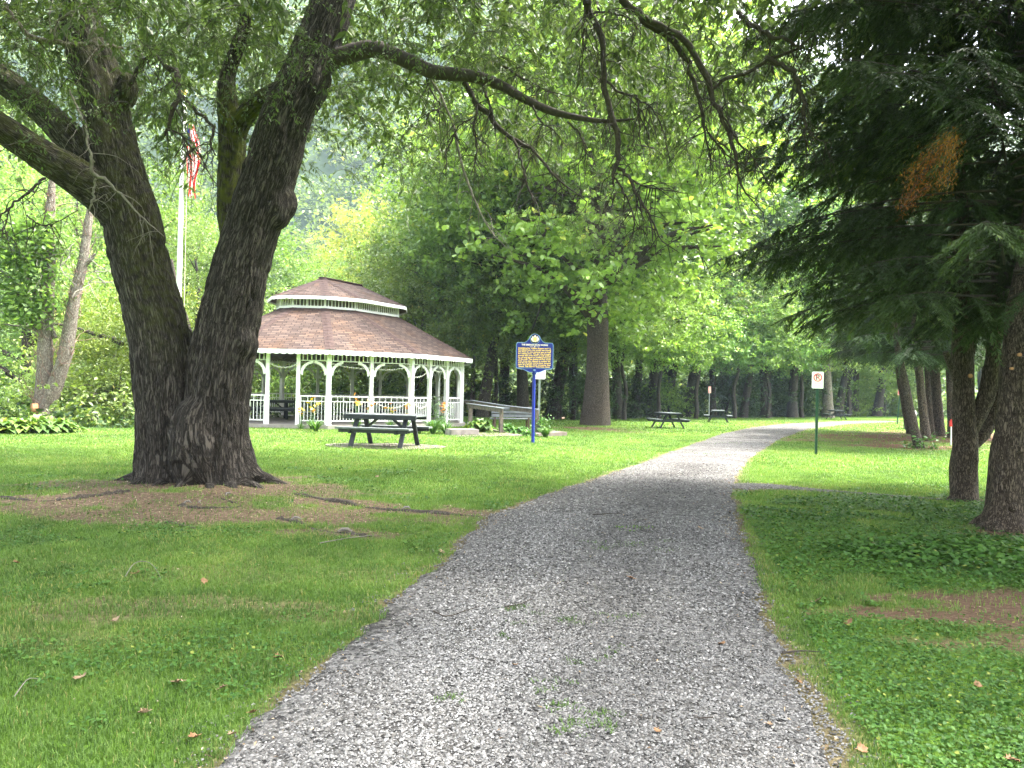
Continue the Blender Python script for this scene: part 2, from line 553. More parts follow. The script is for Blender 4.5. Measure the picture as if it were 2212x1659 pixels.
def path_depth(x, y):
    """metres inside the gravel (negative outside)"""
    l, r = path_edges(y)
    wob = .10 * (n2(x, y, 2.0, 5) - .5) * 2 + .09 * (n2(x, y, 7, 9) - .5) * 2
    d = np.minimum(x - l, r - x) + wob
    d = np.where(y > PYMAX, -9, d)
    best = np.full(len(x), -9.)
    for i in range(len(SPUR) - 1):
        a, b = SPUR[i], SPUR[i + 1]
        t = np.clip(((x - a[0]) * (b[0] - a[0]) + (y - a[1]) * (b[1] - a[1])) / ((b - a) ** 2).sum(), 0, 1)
        q = np.hypot(x - a[0] - t * (b[0] - a[0]), y - a[1] - t * (b[1] - a[1]))
        best = np.maximum(best, SPW[i] + (SPW[i + 1] - SPW[i]) * t - q)
    return np.maximum(d, best + wob * .6)

def gp(u, v):
    q = G(u, v); return q.x, q.y
DIRT = []      # x, y, rx, ry, strength, needle-red
def dirt_px(u, v, rx, ry, s, red=0.0): DIRT.append((*gp(u, v), rx, ry, s, red))
dirt_px(120, 1085, 2.1, .40, 1.0); dirt_px(300, 1075, 1.5, .5, 1.0); dirt_px(420, 1078, 1.4, .75, .8); dirt_px(560, 1062, 1.0, .5, .9)
dirt_px(720, 1085, 1.2, .32, 1.0); dirt_px(880, 1106, 1.2, .26, 1.0); dirt_px(1000, 1118, .7, .2, .8); dirt_px(450, 1120, 1.5, .5, .6)
dirt_px(430, 1112, 2.2, .5, 1.0); dirt_px(610, 1108, 1.5, .4, .9); dirt_px(180, 1108, 1.6, .35, .9); dirt_px(800, 1120, 1.3, .25, .8); dirt_px(720, 1150, 1.1, .2, .9); dirt_px(2060, 1330, 1.0, .3, 1.0, .35); dirt_px(380, 1130, .6, .2, .8); dirt_px(250, 1320, 1.0, .2, .75); dirt_px(480, 1310, .9, .2, .7); dirt_px(640, 1320, .6, .2, .7); dirt_px(420, 1240, 1.0, .2, .5); dirt_px(120, 1380, .6, .15, .5); dirt_px(800, 1240, .7, .25, .5)
dirt_px(60, 1210, .9, .3, .3); dirt_px(560, 1195, 1.3, .3, .35)
dirt_px(2130, 1300, .95, .33, 1.0, .35); dirt_px(2230, 1290, .9, .3, 1.0, .35); dirt_px(2190, 1395, .75, .22, .9, .3)
dirt_px(2190, 1150, .75, .35, 1.0, .35); dirt_px(2100, 1140, .5, .16, .8, .3); dirt_px(2090, 1080, .35, .3, .6, .2); dirt_px(1900, 1165, .35, .14, .5)
dirt_px(2050, 942, 3.6, 3.4, 1.0, .8); dirt_px(1905, 955, 1.7, 1.2, .8, .6); dirt_px(2150, 940, 4, 5, 1.0, .7)
dirt_px(1285, 926, 1.7, 2.0, 1.0, .5); dirt_px(1350, 933, 1.2, .8, .6, .4)
dirt_px(1000, 1180, .3, .5, .4); dirt_px(1740, 1420, .10, .3, .5)
for q_ in ((13.3, 26, 2.6, 2.0, 1, .8), (16, 31, 4.5, 4.5, 1, .8), (20, 33, 5.5, 6, 1, .8), (11.4, 28.5, 1.8, 1.3, .9, .6), (TREE_X, TREE_Y - .2, 1.75, 1.0, 1.0, 0), (TREE_X + 1.6, TREE_Y - .5, 1.2, .55, .9, 0), (TREE_X - 1.6, TREE_Y - .5, 1.2, .5, .9, 0)): DIRT.append(q_)
def dirt(x, y):
    s = np.zeros(len(x)); red = np.zeros(len(x))
    w = (fbm2(x, y, 1.6, 21) - .5) * 1.5 + (n2(x, y, 9, 3) - .5) * .9 + (n2(x, y, 3.5, 33) - .5) * 1.1
    for (cx, cy, rx, ry, k, rd) in DIRT:
        q = np.hypot((x - cx) / rx, (y - cy) / (ry * 1.45 if cx < 0 else ry))
        a = k * smooth((1.25 - q + w) / .7)
        s = np.maximum(s, a)
        red = np.maximum(red, a * rd)
    pd = path_depth(x, y)
    s = np.maximum(s, .85 * smooth((pd + .16) / .18))
    e = np.interp(x, EX, EY)
    s = np.maximum(s, smooth((y - e - .5) / 3))
    red = np.maximum(red, .2 * smooth((y - e) / 3))
    return s, red

def dist_lines(a, b, step): return list(np.arange(a, b, step))
xs = np.array(dist_lines(-420, -60, 20) + dist_lines(-60, -14, 1.5) + dist_lines(-14, 11, .1) + dist_lines(11, 60, 1.0) + dist_lines(60, 421, 20))
ys = np.array(dist_lines(-42, -2, 4) + dist_lines(-2, 2, .5) + dist_lines(2, 17, .1) + dist_lines(17, 62, .35) + dist_lines(62, 140, 3) + dist_lines(140, 501, 20))
X, Y = np.meshgrid(xs, ys)
Z = gz(X, Y)
a = Acc()
nx, ny = len(xs), len(ys)
i = np.arange(ny - 1)[:, None] * nx + np.arange(nx - 1)[None, :]
a.add(np.stack([X, Y, Z], -1).reshape(-1, 3), np.stack([i, i + 1, i + nx + 1, i + nx], -1).reshape(-1, 4))
mt, nt, nd, lk, out = newmat('lawn_soil')
at = nd.new('ShaderNodeAttribute'); at.attribute_name = 'dirt'
ar = nd.new('ShaderNodeAttribute'); ar.attribute_name = 'needles'
tc = nd.new('ShaderNodeTexCoord')
nA = nd.new('ShaderNodeTexNoise'); nA.inputs['Scale'].default_value = .55; nA.inputs['Detail'].default_value = 6
nB = nd.new('ShaderNodeTexNoise'); nB.inputs['Scale'].default_value = 22; nB.inputs['Detail'].default_value = 6; nB.inputs['Roughness'].default_value = .7
nC = nd.new('ShaderNodeTexNoise'); nC.inputs['Scale'].default_value = 70; nC.inputs['Detail'].default_value = 3
for q in (nA, nB, nC): lk.new(tc.outputs['Object'], q.inputs['Vector'])
gA = ramp(nd, [(0.05544, 0.1109, 0.01426), (0.08712, 0.1663, 0.02059), (0.1346, 0.2138, 0.03168)], [.3, .5, .72]); lk.new(nA.outputs[0], gA.inputs[0])
gB = ramp(nd, [(.35, .4, .35), (1, 1, 1), (1.35, 1.3, 1.1)], [.3, .52, .75]); lk.new(nB.outputs[0], gB.inputs[0])
mg = nd.new('ShaderNodeMixRGB'); mg.blend_type = 'MULTIPLY'; mg.inputs[0].default_value = 1
lk.new(gA.outputs[0], mg.inputs[1]); lk.new(gB.outputs[0], mg.inputs[2])
dA = ramp(nd, [(0.0375, 0.0255, 0.0165), (0.1125, 0.0795, 0.0525), (0.27, 0.2025, 0.135)], [.3, .52, .75]); lk.new(nB.outputs[0], dA.inputs[0])
dR = ramp(nd, [(0.04, 0.0176, 0.0112), (0.104, 0.048, 0.0288), (0.176, 0.096, 0.056)], [.3, .52, .75]); lk.new(nC.outputs[0], dR.inputs[0])
md = nd.new('ShaderNodeMixRGB'); lk.new(ar.outputs['Fac'], md.inputs[0]); lk.new(dA.outputs[0], md.inputs[1]); lk.new(dR.outputs[0], md.inputs[2])
mm = nd.new('ShaderNodeMixRGB'); lk.new(at.outputs['Fac'], mm.inputs[0]); lk.new(mg.outputs[0], mm.inputs[1]); lk.new(md.outputs[0], mm.inputs[2])
b = nd.new('ShaderNodeBsdfPrincipled'); b.inputs['Roughness'].default_value = .95; b.inputs['Specular IOR Level'].default_value = .1
lk.new(mm.outputs[0], b.inputs['Base Color'])
bp = nd.new('ShaderNodeBump'); bp.inputs['Strength'].default_value = .8; bp.inputs['Distance'].default_value = .03
lk.new(nB.outputs[0], bp.inputs['Height']); lk.new(bp.outputs[0], b.inputs['Normal']); lk.new(b.outputs[0], out.inputs[0])
ground = a.build('ground', mt, None, True)
tag(ground, kind='structure')
D, RD = dirt(X.ravel(), Y.ravel())
for nme, arr in (('dirt', D), ('needles', RD)):
    q = ground.data.attributes.new(nme, 'FLOAT', 'POINT')
    q.data.foreach_set('value', arr.astype(np.float32))

# gravel path: one sheet following the ground, raised a little
mt, nt, nd, lk, out = newmat('gravel')
tc = nd.new('ShaderNodeTexCoord')
vo = nd.new('ShaderNodeTexVoronoi'); vo.inputs['Scale'].default_value = 42; vo.inputs['Randomness'].default_value = 1
vo2 = nd.new('ShaderNodeTexVoronoi'); vo2.inputs['Scale'].default_value = 85
nA = nd.new('ShaderNodeTexNoise'); nA.inputs['Scale'].default_value = .9; nA.inputs['Detail'].default_value = 6; nA.inputs['Roughness'].default_value = .65
nB = nd.new('ShaderNodeTexNoise'); nB.inputs['Scale'].default_value = 12; nB.inputs['Detail'].default_value = 5
for q in (vo, vo2, nA, nB): lk.new(tc.outputs['Object'], q.inputs['Vector'])
sv = nd.new('ShaderNodeSeparateColor'); lk.new(vo.outputs['Color'], sv.inputs[0])
cA = ramp(nd, [(0.01887, 0.01841, 0.01759), (0.07544, 0.07361, 0.07031), (0.1382, 0.1349, 0.1288), (0.264, 0.2576, 0.246)], [.0, .25, .65, 1]); lk.new(sv.outputs[0], cA.inputs[0])
cB = ramp(nd, [(.42, .40, .38), (.78, .77, .765), (.98, .98, 1.0)], [.3, .48, .7]); lk.new(nA.outputs[0], cB.inputs[0])
mu = nd.new('ShaderNodeMixRGB'); mu.blend_type = 'MULTIPLY'; mu.inputs[0].default_value = 1
lk.new(cA.outputs[0], mu.inputs[1]); lk.new(cB.outputs[0], mu.inputs[2])
cC = ramp(nd, [(.5, .48, .46), (1, 1, 1)], [.3, .5]); lk.new(nB.outputs[0], cC.inputs[0])
mu2 = nd.new('ShaderNodeMixRGB'); mu2.blend_type = 'MULTIPLY'; mu2.inputs[0].default_value = .8
lk.new(mu.outputs[0], mu2.inputs[1]); lk.new(cC.outputs[0], mu2.inputs[2])
b = nd.new('ShaderNodeBsdfPrincipled'); b.inputs['Roughness'].default_value = .9; b.inputs['Specular IOR Level'].default_value = .2
lk.new(mu2.outputs[0], b.inputs['Base Color'])
ad = nd.new('ShaderNodeMath'); ad.operation = 'ADD'; lk.new(vo.outputs['Distance'], ad.inputs[0]); lk.new(vo2.outputs['Distance'], ad.inputs[1])
bp = nd.new('ShaderNodeBump'); bp.invert = True; bp.inputs['Strength'].default_value = 1; bp.inputs['Distance'].default_value = .014
lk.new(ad.outputs[0], bp.inputs['Height']); lk.new(bp.outputs[0], b.inputs['Normal']); lk.new(b.outputs[0], out.inputs[0])
M['gravel'] = mt
ysr = np.concatenate([np.arange(-6, 2, .5), np.arange(2, 16, .05), np.arange(16, PYMAX, .12)])
l, r = path_edges(ysr)
K = 26
tt = np.linspace(0, 1, K)
def edge_wob(y, o): return .10 * (n2(np.full_like(y, o), y, 2.1, o) - .5) * 2 + .06 * (n2(np.full_like(y, o), y, 8, o + 4) - .5) * 2
l2, r2 = l - edge_wob(ysr, 1.0) - .04, r + edge_wob(ysr, 6.0) + .04
PX = l2[:, None] + (r2 - l2)[:, None] * tt[None, :]
PY = np.repeat(ysr[:, None], K, 1)
crown_ = .03 * (1 - (2 * tt - 1) ** 4)[None, :]
PZ = gz(PX, PY) + .006 + crown_ + .012 * (fbm2(PX, PY, 1.2, 4) - .5)
PZ[:, 0] = gz(PX[:, 0], PY[:, 0]) - .02
PZ[:, -1] = gz(PX[:, -1], PY[:, -1]) - .02
a = Acc()
i = np.arange(len(ysr) - 1)[:, None] * K + np.arange(K - 1)[None, :]
a.add(np.stack([PX, PY, PZ], -1).reshape(-1, 3), np.stack([i, i + 1, i + K + 1, i + K], -1).reshape(-1, 4))
tag(a.build('gravel_path', mt, None, True), kind='structure')
a = Acc()
s = spline(np.column_stack([SPUR, SPW]), 40)
tg = unit(np.gradient(s[:, :2], axis=0)); nrm = np.stack([-tg[:, 1], tg[:, 0]], -1)
tt = np.linspace(-1, 1, 7)
wv = s[:, 2] * (1 + .5 * (n2(s[:, 0], s[:, 1], 3, 2) - .5))
PX = s[:, 0][:, None] + nrm[:, 0][:, None] * wv[:, None] * tt; PY = s[:, 1][:, None] + nrm[:, 1][:, None] * wv[:, None] * tt
PZ = gz(PX, PY) + .014
PZ[:, 0] -= .03; PZ[:, -1] -= .03
i = np.arange(39)[:, None] * 7 + np.arange(6)[None, :]
a.add(np.stack([PX, PY, PZ], -1).reshape(-1, 3), np.stack([i, i + 1, i + 8, i + 7], -1).reshape(-1, 4))
tag(a.build('gravel_spur', mt, None, True), kind='structure')
def path_z(x, y):
    l, r = path_edges(y)
    t = np.clip((x - l) / (r - l), 0, 1)
    return gz(x, y) + .006 + .03 * (1 - (2 * t - 1) ** 4) + .012 * (fbm2(x, y, 1.2, 4) - .5)

# loose stones on the near gravel
def gravel_tone(x, y):
    l, r = path_edges(y)
    t = (x - l) / (r - l)
    return .22 * (fbm2(x, y, .7, 71) - .5) * 2 + .10 * np.exp(-((t - .28) / .13) ** 2) - .13 * np.exp(-((t - .58) / .12) ** 2) + .04
def scatter(n, y0, y1, power=1.0, side=None):
    y = y0 + (y1 - y0) * rng.random(n) ** power
    hw = .72 * y + .9
    x = (rng.random(n) * 2 - 1) * hw
    return x, y
a = Acc()
base = np.array([[1, 0, 0], [0, 1, 0], [-1, 0, 0], [0, -1, 0], [0, 0, 1], [0, 0, -1.]])
oct_f = np.array([[0, 1, 4], [1, 2, 4], [2, 3, 4], [3, 0, 4], [1, 0, 5], [2, 1, 5], [3, 2, 5], [0, 3, 5]])
for (n, y0, y1, s0, s1) in ((120000, 2.3, 5.2, .0045, .0095), (110000, 5.2, 9.5, .007, .013), (50000, 9.5, 17, .010, .018)):
    x, y = scatter(n, y0, y1)
    pd = path_depth(x, y)
    k = (pd > .02) & ((pd > .12) | (rng.random(n) < .6))
    stray = (pd > -.25) & (pd <= .02) & (rng.random(n) < .10)
    k |= stray
    x, y, pd = x[k], y[k], pd[k]
    n = len(x)
    sz = rng.uniform(s0, s1, n) * rng.uniform(.6, 1.25, n)
    v = base[None] * (1 + .45 * (rng.random((n, 6, 1)) - .5)) + .25 * (rng.random((n, 6, 3)) - .5)
    v = v * sz[:, None, None] * np.stack([rng.uniform(.8, 1.5, n), rng.uniform(.6, 1.1, n), rng.uniform(.45, .8, n)], -1)[:, None, :]
    th = rng.random(n) * 6.283
    c, s = np.cos(th), np.sin(th)
    tx = (rng.random(n) - .5) * .9
    v[:, :, 2] += v[:, :, 0] * tx[:, None]
    vx = v[:, :, 0] * c[:, None] - v[:, :, 1] * s[:, None]
    vy = v[:, :, 0] * s[:, None] + v[:, :, 1] * c[:, None]
    z = np.where(pd > 0, path_z(x, y), gz(x, y)) + sz * .25
    V = np.stack([vx + x[:, None], vy + y[:, None], v[:, :, 2] + z[:, None]], -1).reshape(-1, 3)
    Fq = (oct_f[None] + (np.arange(n) * 6)[:, None, None]).reshape(-1, 3)
    a.add(V, Fq, np.repeat(np.clip(rng.normal(.5, .19, n) + gravel_tone(x, y), 0, 1), 8))
mt, nt, nd, lk, out = newmat('crushed_limestone')
at = nd.new('ShaderNodeAttribute'); at.attribute_name = 'tint'
cr = ramp(nd, [(0.01606, 0.01567, 0.01497), (0.07341, 0.07163, 0.06842), (0.1422, 0.1388, 0.1326), (0.2845, 0.2776, 0.2651)], [.02, .3, .62, 1]); lk.new(at.outputs['Fac'], cr.inputs[0])
b = nd.new('ShaderNodeBsdfPrincipled'); b.inputs['Roughness'].default_value = .85; b.inputs['Specular IOR Level'].default_value = .25
lk.new(cr.outputs[0], b.inputs['Base Color']); lk.new(b.outputs[0], out.inputs[0])
tag(a.build('gravel_stones', mt, None, False, True), kind='stuff')

# ------------------------------------------------------------------ grass
M['grass'] = leafmat('grass_blades', [(.05, .098, .02), (.10, .178, .036), (.16, .245, .05), (.28, .25, .10)], [0, .4, .8, 1], .35, .5, .3)
def blades(acc, x, y, z, L, W, seg2, tint, lean=.55):
    n = len(x)
    if n == 0: return
    L = L * rng.uniform(.55, 1.3, n); W = W * rng.uniform(.7, 1.3, n)
    th = rng.random(n) * 6.283
    ln = lean * rng.uniform(.2, 1.5, n)
    dx, dy = np.cos(th), np.sin(th)
    sx, sy = -dy * W / 2, dx * W / 2
    o = np.stack([x, y, z - .004], -1)
    s = np.stack([sx, sy, np.zeros(n)], -1)
    mid = o + np.stack([dx * L * .25 * ln, dy * L * .25 * ln, L * .55], -1)
    tip = o + np.stack([dx * L * .95 * ln, dy * L * .95 * ln, L * (1 - .30 * np.minimum(ln, 1.4))], -1)
    if seg2:
        v = np.stack([o - s, o + s, mid + s * .8, mid - s * .8, tip], 1).reshape(-1, 3)
        i = np.arange(n) * 5
        acc.add(v, np.stack([i, i + 1, i + 2, i + 3], -1), tint)
        acc.add(np.zeros((0, 3)), np.zeros((0, 3), int))
        acc.f.append(np.stack([i + 3, i + 2, i + 4], -1) + (acc.n - len(v)))
        acc.t.append(np.broadcast_to(tint, (n,)).copy())
    else:
        v = np.stack([o - s, o + s, tip], 1).reshape(-1, 3)
        acc.add(v, np.arange(n * 3).reshape(-1, 3), tint)
RIGHT_COVER = np.array([gp(1600, 1100), gp(1700, 1075), gp(2300, 1075), gp(2500, 1300), gp(2600, 1659), gp(1980, 1700), gp(1840, 1560), gp(1760, 1400), gp(1690, 1250)])
grass = Acc()
clov = Acc()
def lawn_ok(x, y, keep):
    pd = path_depth(x, y)
    d, rd = dirt(x, y)
    patch = fbm2(x, y, 1.1, 31)
    p = keep * (1 - .93 * d) * np.clip(.45 + 1.3 * patch, .3, 1)
    return (pd < -.01 + .03 * rng.random(len(x))) & (rng.random(len(x)) < p) & (y < np.interp(x, EX, EY) + .8)
def gtint(x, y):
    t = .42 + 1.0 * (fbm2(x, y, .8, 41) - .5) + .5 * (fbm2(x, y, .23, 43) - .5) + .6 * (n2(x, y, 4.5, 8) - .5) + rng.normal(0, .14, len(x))
    t = np.where(rng.random(len(x)) < .03 + .10 * smooth((fbm2(x, y, .9, 51) - .52) / .12), .97, np.clip(t, 0, .86))
    return t
for (n, y0, y1, L, W, sg) in ((230000, 2.4, 5.2, .038, .0038, True), (330000, 5.0, 9.5, .040, .0058, True), (300000, 9.5, 17, .045, .0105, False),
                              (260000, 17, 30, .05, .018, False), (150000, 30, 62, .06, .036, False)):
    x, y = scatter(n, y0, y1)
    k = lawn_ok(x, y, 1.0)
    x, y = x[k], y[k]
    cover = in_poly(x, y, RIGHT_COVER) & (fbm2(x, y, 1.4, 61) > .44)
    k = ~cover | (rng.random(len(x)) < .25)
    x, y = x[k], y[k]
    tall = 1 + .8 * np.clip(n2(x, y, 1.7, 77) - .55, 0, 1)
    blades(grass, x, y, gz(x, y), L * tall, W, sg, gtint(x, y))
# weeds in the gravel and tufts along its edge
for (u, v, r_, n) in [(1120, 1337, .16, 260), (1255, 1350, .15, 160), (1330, 1345, .10, 90), (1215, 1540, .13, 150), (1195, 1490, .10, 110), (990, 1531, .07, 90), (1330, 1592, .05, 60),
                      (1290, 1182, .25, 200), (1390, 1186, .30, 260), (1340, 1150, .2, 120), (1245, 1450, .06, 60), (1260, 1580, .12, 120), (1320, 1420, .08, 60), (1555, 958, .7, 200), (1500, 983, .5, 120),
                      (1090, 1385, .06, 60), (1220, 1600, .08, 80), (1290, 1560, .1, 90)]:
    cx, cy = gp(u, v)
    n = int(n * .6); k_ = rng.integers(0, 5, n); ox, oy = rng.normal(0, r_ * .7, 5), rng.normal(0, r_ * .6, 5)
    x = cx + ox[k_] + rng.normal(0, r_ * .22, n); y = cy + oy[k_] + rng.normal(0, r_ * .2, n)
    blades(grass, x, y, path_z(x, y), .028, .0045 if cy < 8 else .012, True, gtint(x, y) * .4, 1.3)
tag(grass.build('grass', M['grass'], None, False, True), kind='stuff')
# clover, ground ivy and violets: low round leaves
M['clover'] = leafmat('ground_leaves', [(0.0252, 0.0675, 0.0126), (0.0495, 0.1215, 0.0216), (0.09, 0.18, 0.0306), (0.198, 0.234, 0.045)], [0, .4, .82, 1], .25, .55, .22)
def cover_leaves(x, y, size, lift):
    n = len(x)
    c = np.stack([x, y, gz(x, y) + lift * rng.uniform(.3, 1.3, n)], -1)
    t = np.clip(.42 + .8 * (fbm2(x, y, 1.3, 91) - .5) + rng.normal(0, .17, n), 0, .9)
    t = np.where(rng.random(n) < .02, 1, t)
    d = rng.normal(size=(n, 3)); d[:, 2] *= .28
    leaves(clov, c, size, size * .85, t, d, 1.6, 0, .15, True)
for (n, y0, y1, size) in ((75000, 2.4, 5.5, .022), (80000, 5.5, 9.5, .03), (70000, 9.5, 14, .042)):
    x, y = scatter(n, y0, y1)
    k = lawn_ok(x, y, 1.1)
    x, y = x[k], y[k]
    inside = in_poly(x, y, RIGHT_COVER)
    f = fbm2(x, y, 1.4, 61)
    k = (inside & (f > .38)) | (~inside & (f > .60) & (rng.random(len(x)) < .45))
    x, y = x[k], y[k]
    cover_leaves(x, y, size, .035)
x = np.array([gp(2120, 1190)[0]]); 
cx, cy = gp(2120, 1200)
x = cx + rng.normal(0, .75, 5200); y = cy + rng.normal(0, .42, 5200)
d_, _ = dirt(x, y)
k = d_ < .5
cover_leaves(x[k], y[k], .055, .07)
tag(clov.build('ground_ivy', M['clover'], None, False, True), kind='stuff')
# small litter: leaf crumbs, bark flakes, chips
lit = Acc()
for (n, y0, y1, s) in ((5200, 2.4, 8, .018), (20000, 8, 15, .026), (3000, 15, 40, .06)):
    x, y = scatter(n, y0, y1)
    d_, _ = dirt(x, y)
    pd = path_depth(x, y)
    k = rng.random(n) < np.where(pd > .25, .07, np.where(pd > -.22, .75, .12 + .8 * d_))
    x, y = x[k], y[k]
    n = len(x)
    c = np.stack([x, y, np.where(path_depth(x, y) > 0, path_z(x, y), gz(x, y)) + .012], -1)
    d = rng.normal(size=(n, 3)); d[:, 2] *= .2
    leaves(lit, c, s * rng.uniform(.6, 1.7, n), s * .5, rng.random(n), d, 1.5, 0, .2)
tag(lit.build('leaf_litter', leafmat('litter', [(0.04875, 0.03413, 0.02145), (0.1463, 0.0975, 0.0585), (0.2925, 0.2145, 0.1365), (0.4095, 0.351, 0.2535)], None, .05, .8, .2), None, False, True), kind='stuff')

# ------------------------------------------------------------------ gazebo
def shingles():
    mt, nt, nd, lk, out = newmat('asphalt_shingles')
    uv = nd.new('ShaderNodeAttribute'); uv.attribute_name = 'UVMap'
    br = nd.new('ShaderNodeTexBrick')
    br.offset = .37; br.squash = 1.0
    br.inputs['Scale'].default_value = 1.0
    br.inputs['Brick Width'].default_value = .34
    br.inputs['Row Height'].default_value = .145
    br.inputs['Mortar Size'].default_value = .016
    br.inputs['Mortar Smooth'].default_value = .35
    br.inputs['Bias'].default_value = 0
    br.inputs['Color1'].default_value = (.043, .028, .022, 1)
    br.inputs['Color2'].default_value = (.095, .066, .052, 1)
    br.inputs['Mortar'].default_value = (.014, .009, .008, 1)
    lk.new(uv.outputs['Vector'], br.inputs['Vector'])
    tc = nd.new('ShaderNodeTexCoord')
    n1 = nd.new('ShaderNodeTexNoise'); n1.inputs['Scale'].default_value = 1.1; n1.inputs['Detail'].default_value = 5
    n_2 = nd.new('ShaderNodeTexNoise'); n_2.inputs['Scale'].default_value = 45; n_2.inputs['Detail'].default_value = 3
    lk.new(tc.outputs['Object'], n1.inputs['Vector']); lk.new(tc.outputs['Object'], n_2.inputs['Vector'])
    c1 = ramp(nd, [(.78, .80, .86), (1, 1, 1), (1.15, 1.0, .82)], [.3, .5, .7]); lk.new(n1.outputs[0], c1.inputs[0])
    c2 = ramp(nd, [(.75, .75, .75), (1.2, 1.2, 1.2)], [.35, .65]); lk.new(n_2.outputs[0], c2.inputs[0])
    m1 = nd.new('ShaderNodeMixRGB'); m1.blend_type = 'MULTIPLY'; m1.inputs[0].default_value = 1
    m2 = nd.new('ShaderNodeMixRGB'); m2.blend_type = 'MULTIPLY'; m2.inputs[0].default_value = 1
    lk.new(br.outputs[0], m1.inputs[1]); lk.new(c1.outputs[0], m1.inputs[2]); lk.new(m1.outputs[0], m2.inputs[1]); lk.new(c2.outputs[0], m2.inputs[2])
    b = nd.new('ShaderNodeBsdfPrincipled'); b.inputs['Roughness'].default_value = .9; b.inputs['Specular IOR Level'].default_value = .2
    lk.new(m2.outputs[0], b.inputs['Base Color'])
    bp = nd.new('ShaderNodeBump'); bp.inputs['Strength'].default_value = .6; bp.inputs['Distance'].default_value = .02; bp.invert = True
    lk.new(br.outputs['Fac'], bp.inputs['Height']); lk.new(bp.outputs[0], b.inputs['Normal']); lk.new(b.outputs[0], out.inputs[0])
    return mt
M['shingle'] = shingles()
M['hipcap'] = surf('hip_shingles', [(0.03125, 0.0175, 0.015), (0.05833, 0.03541, 0.02916)], 9, .9, .35)

GC = (-7.2, 31.9)
AX, NX = Vector((.5, .866, 0)), Vector((.866, -.5, 0))
HALF = [(.96, -6.36), (3.82, -4.59), (5.45, -1.7), (5.45, 1.7), (3.35, 4.55), (.96, 6.2)]
POLY = HALF + [(-q, s) for q, s in reversed(HALF)]
RL = 1.08
def gpt(q, s, z): return Vector((GC[0], GC[1], 0)) + NX * q + AX * s + Vector((0, 0, z))
def ring(k):
    """outline shrunk by k towards the ridge"""
    out = []
    for q, s in POLY:
        e = max(-RL, min(RL, s))
        e = -RL if s < 0 else RL
        out.append((q * k, e + (s - e) * k))
    return out
EAVE, POST, KW, KE = ring(1.0), ring(.925), ring(.36), ring(.43)
KW, KE = [(q * (.86 if q < 0 else 1), s) for q, s in KW], [(q * (.86 if q < 0 else 1), s) for q, s in KE]
Z0, ZD, ZEB, ZE, ZK, ZKT, ZKE, ZR = .0, .28, 2.66, 2.85, 4.58, 4.86, 5.02, 6.0
gaz = empty('gazebo', (GC[0], GC[1], 0), 0, 'white oval gazebo with a two-tier brown shingle roof on the lawn', 'gazebo')
gazM = Matrix.Translation((-GC[0], -GC[1], 0))
def gadd(acc, name, mat, smooth_shade=False):
    o = acc.build(name, mat, None, smooth_shade)
    o.data.transform(gazM)
    o.parent = gaz
    return o
NP = len(POLY)
# deck and foundation
a = Acc(); a.slab([tuple(gpt(q, s, 0))[:2] for q, s in ring(.96)], ZD - .15, ZD); gadd(a, 'deck', M['concrete'])
a = Acc(); a.slab([tuple(gpt(q, s, 0))[:2] for q, s in ring(.93)], -.5, ZD - .15); gadd(a, 'foundation', M['brick'])
def wall_ring(acc, rg, z0, z1, th=.05):
    for i in range(NP):
        p, q = gpt(*rg[i], 0), gpt(*rg[(i + 1) % NP], 0)
        acc.bar((p.x, p.y, (z0 + z1) / 2), (q.x, q.y, (z0 + z1) / 2), th, z1 - z0)
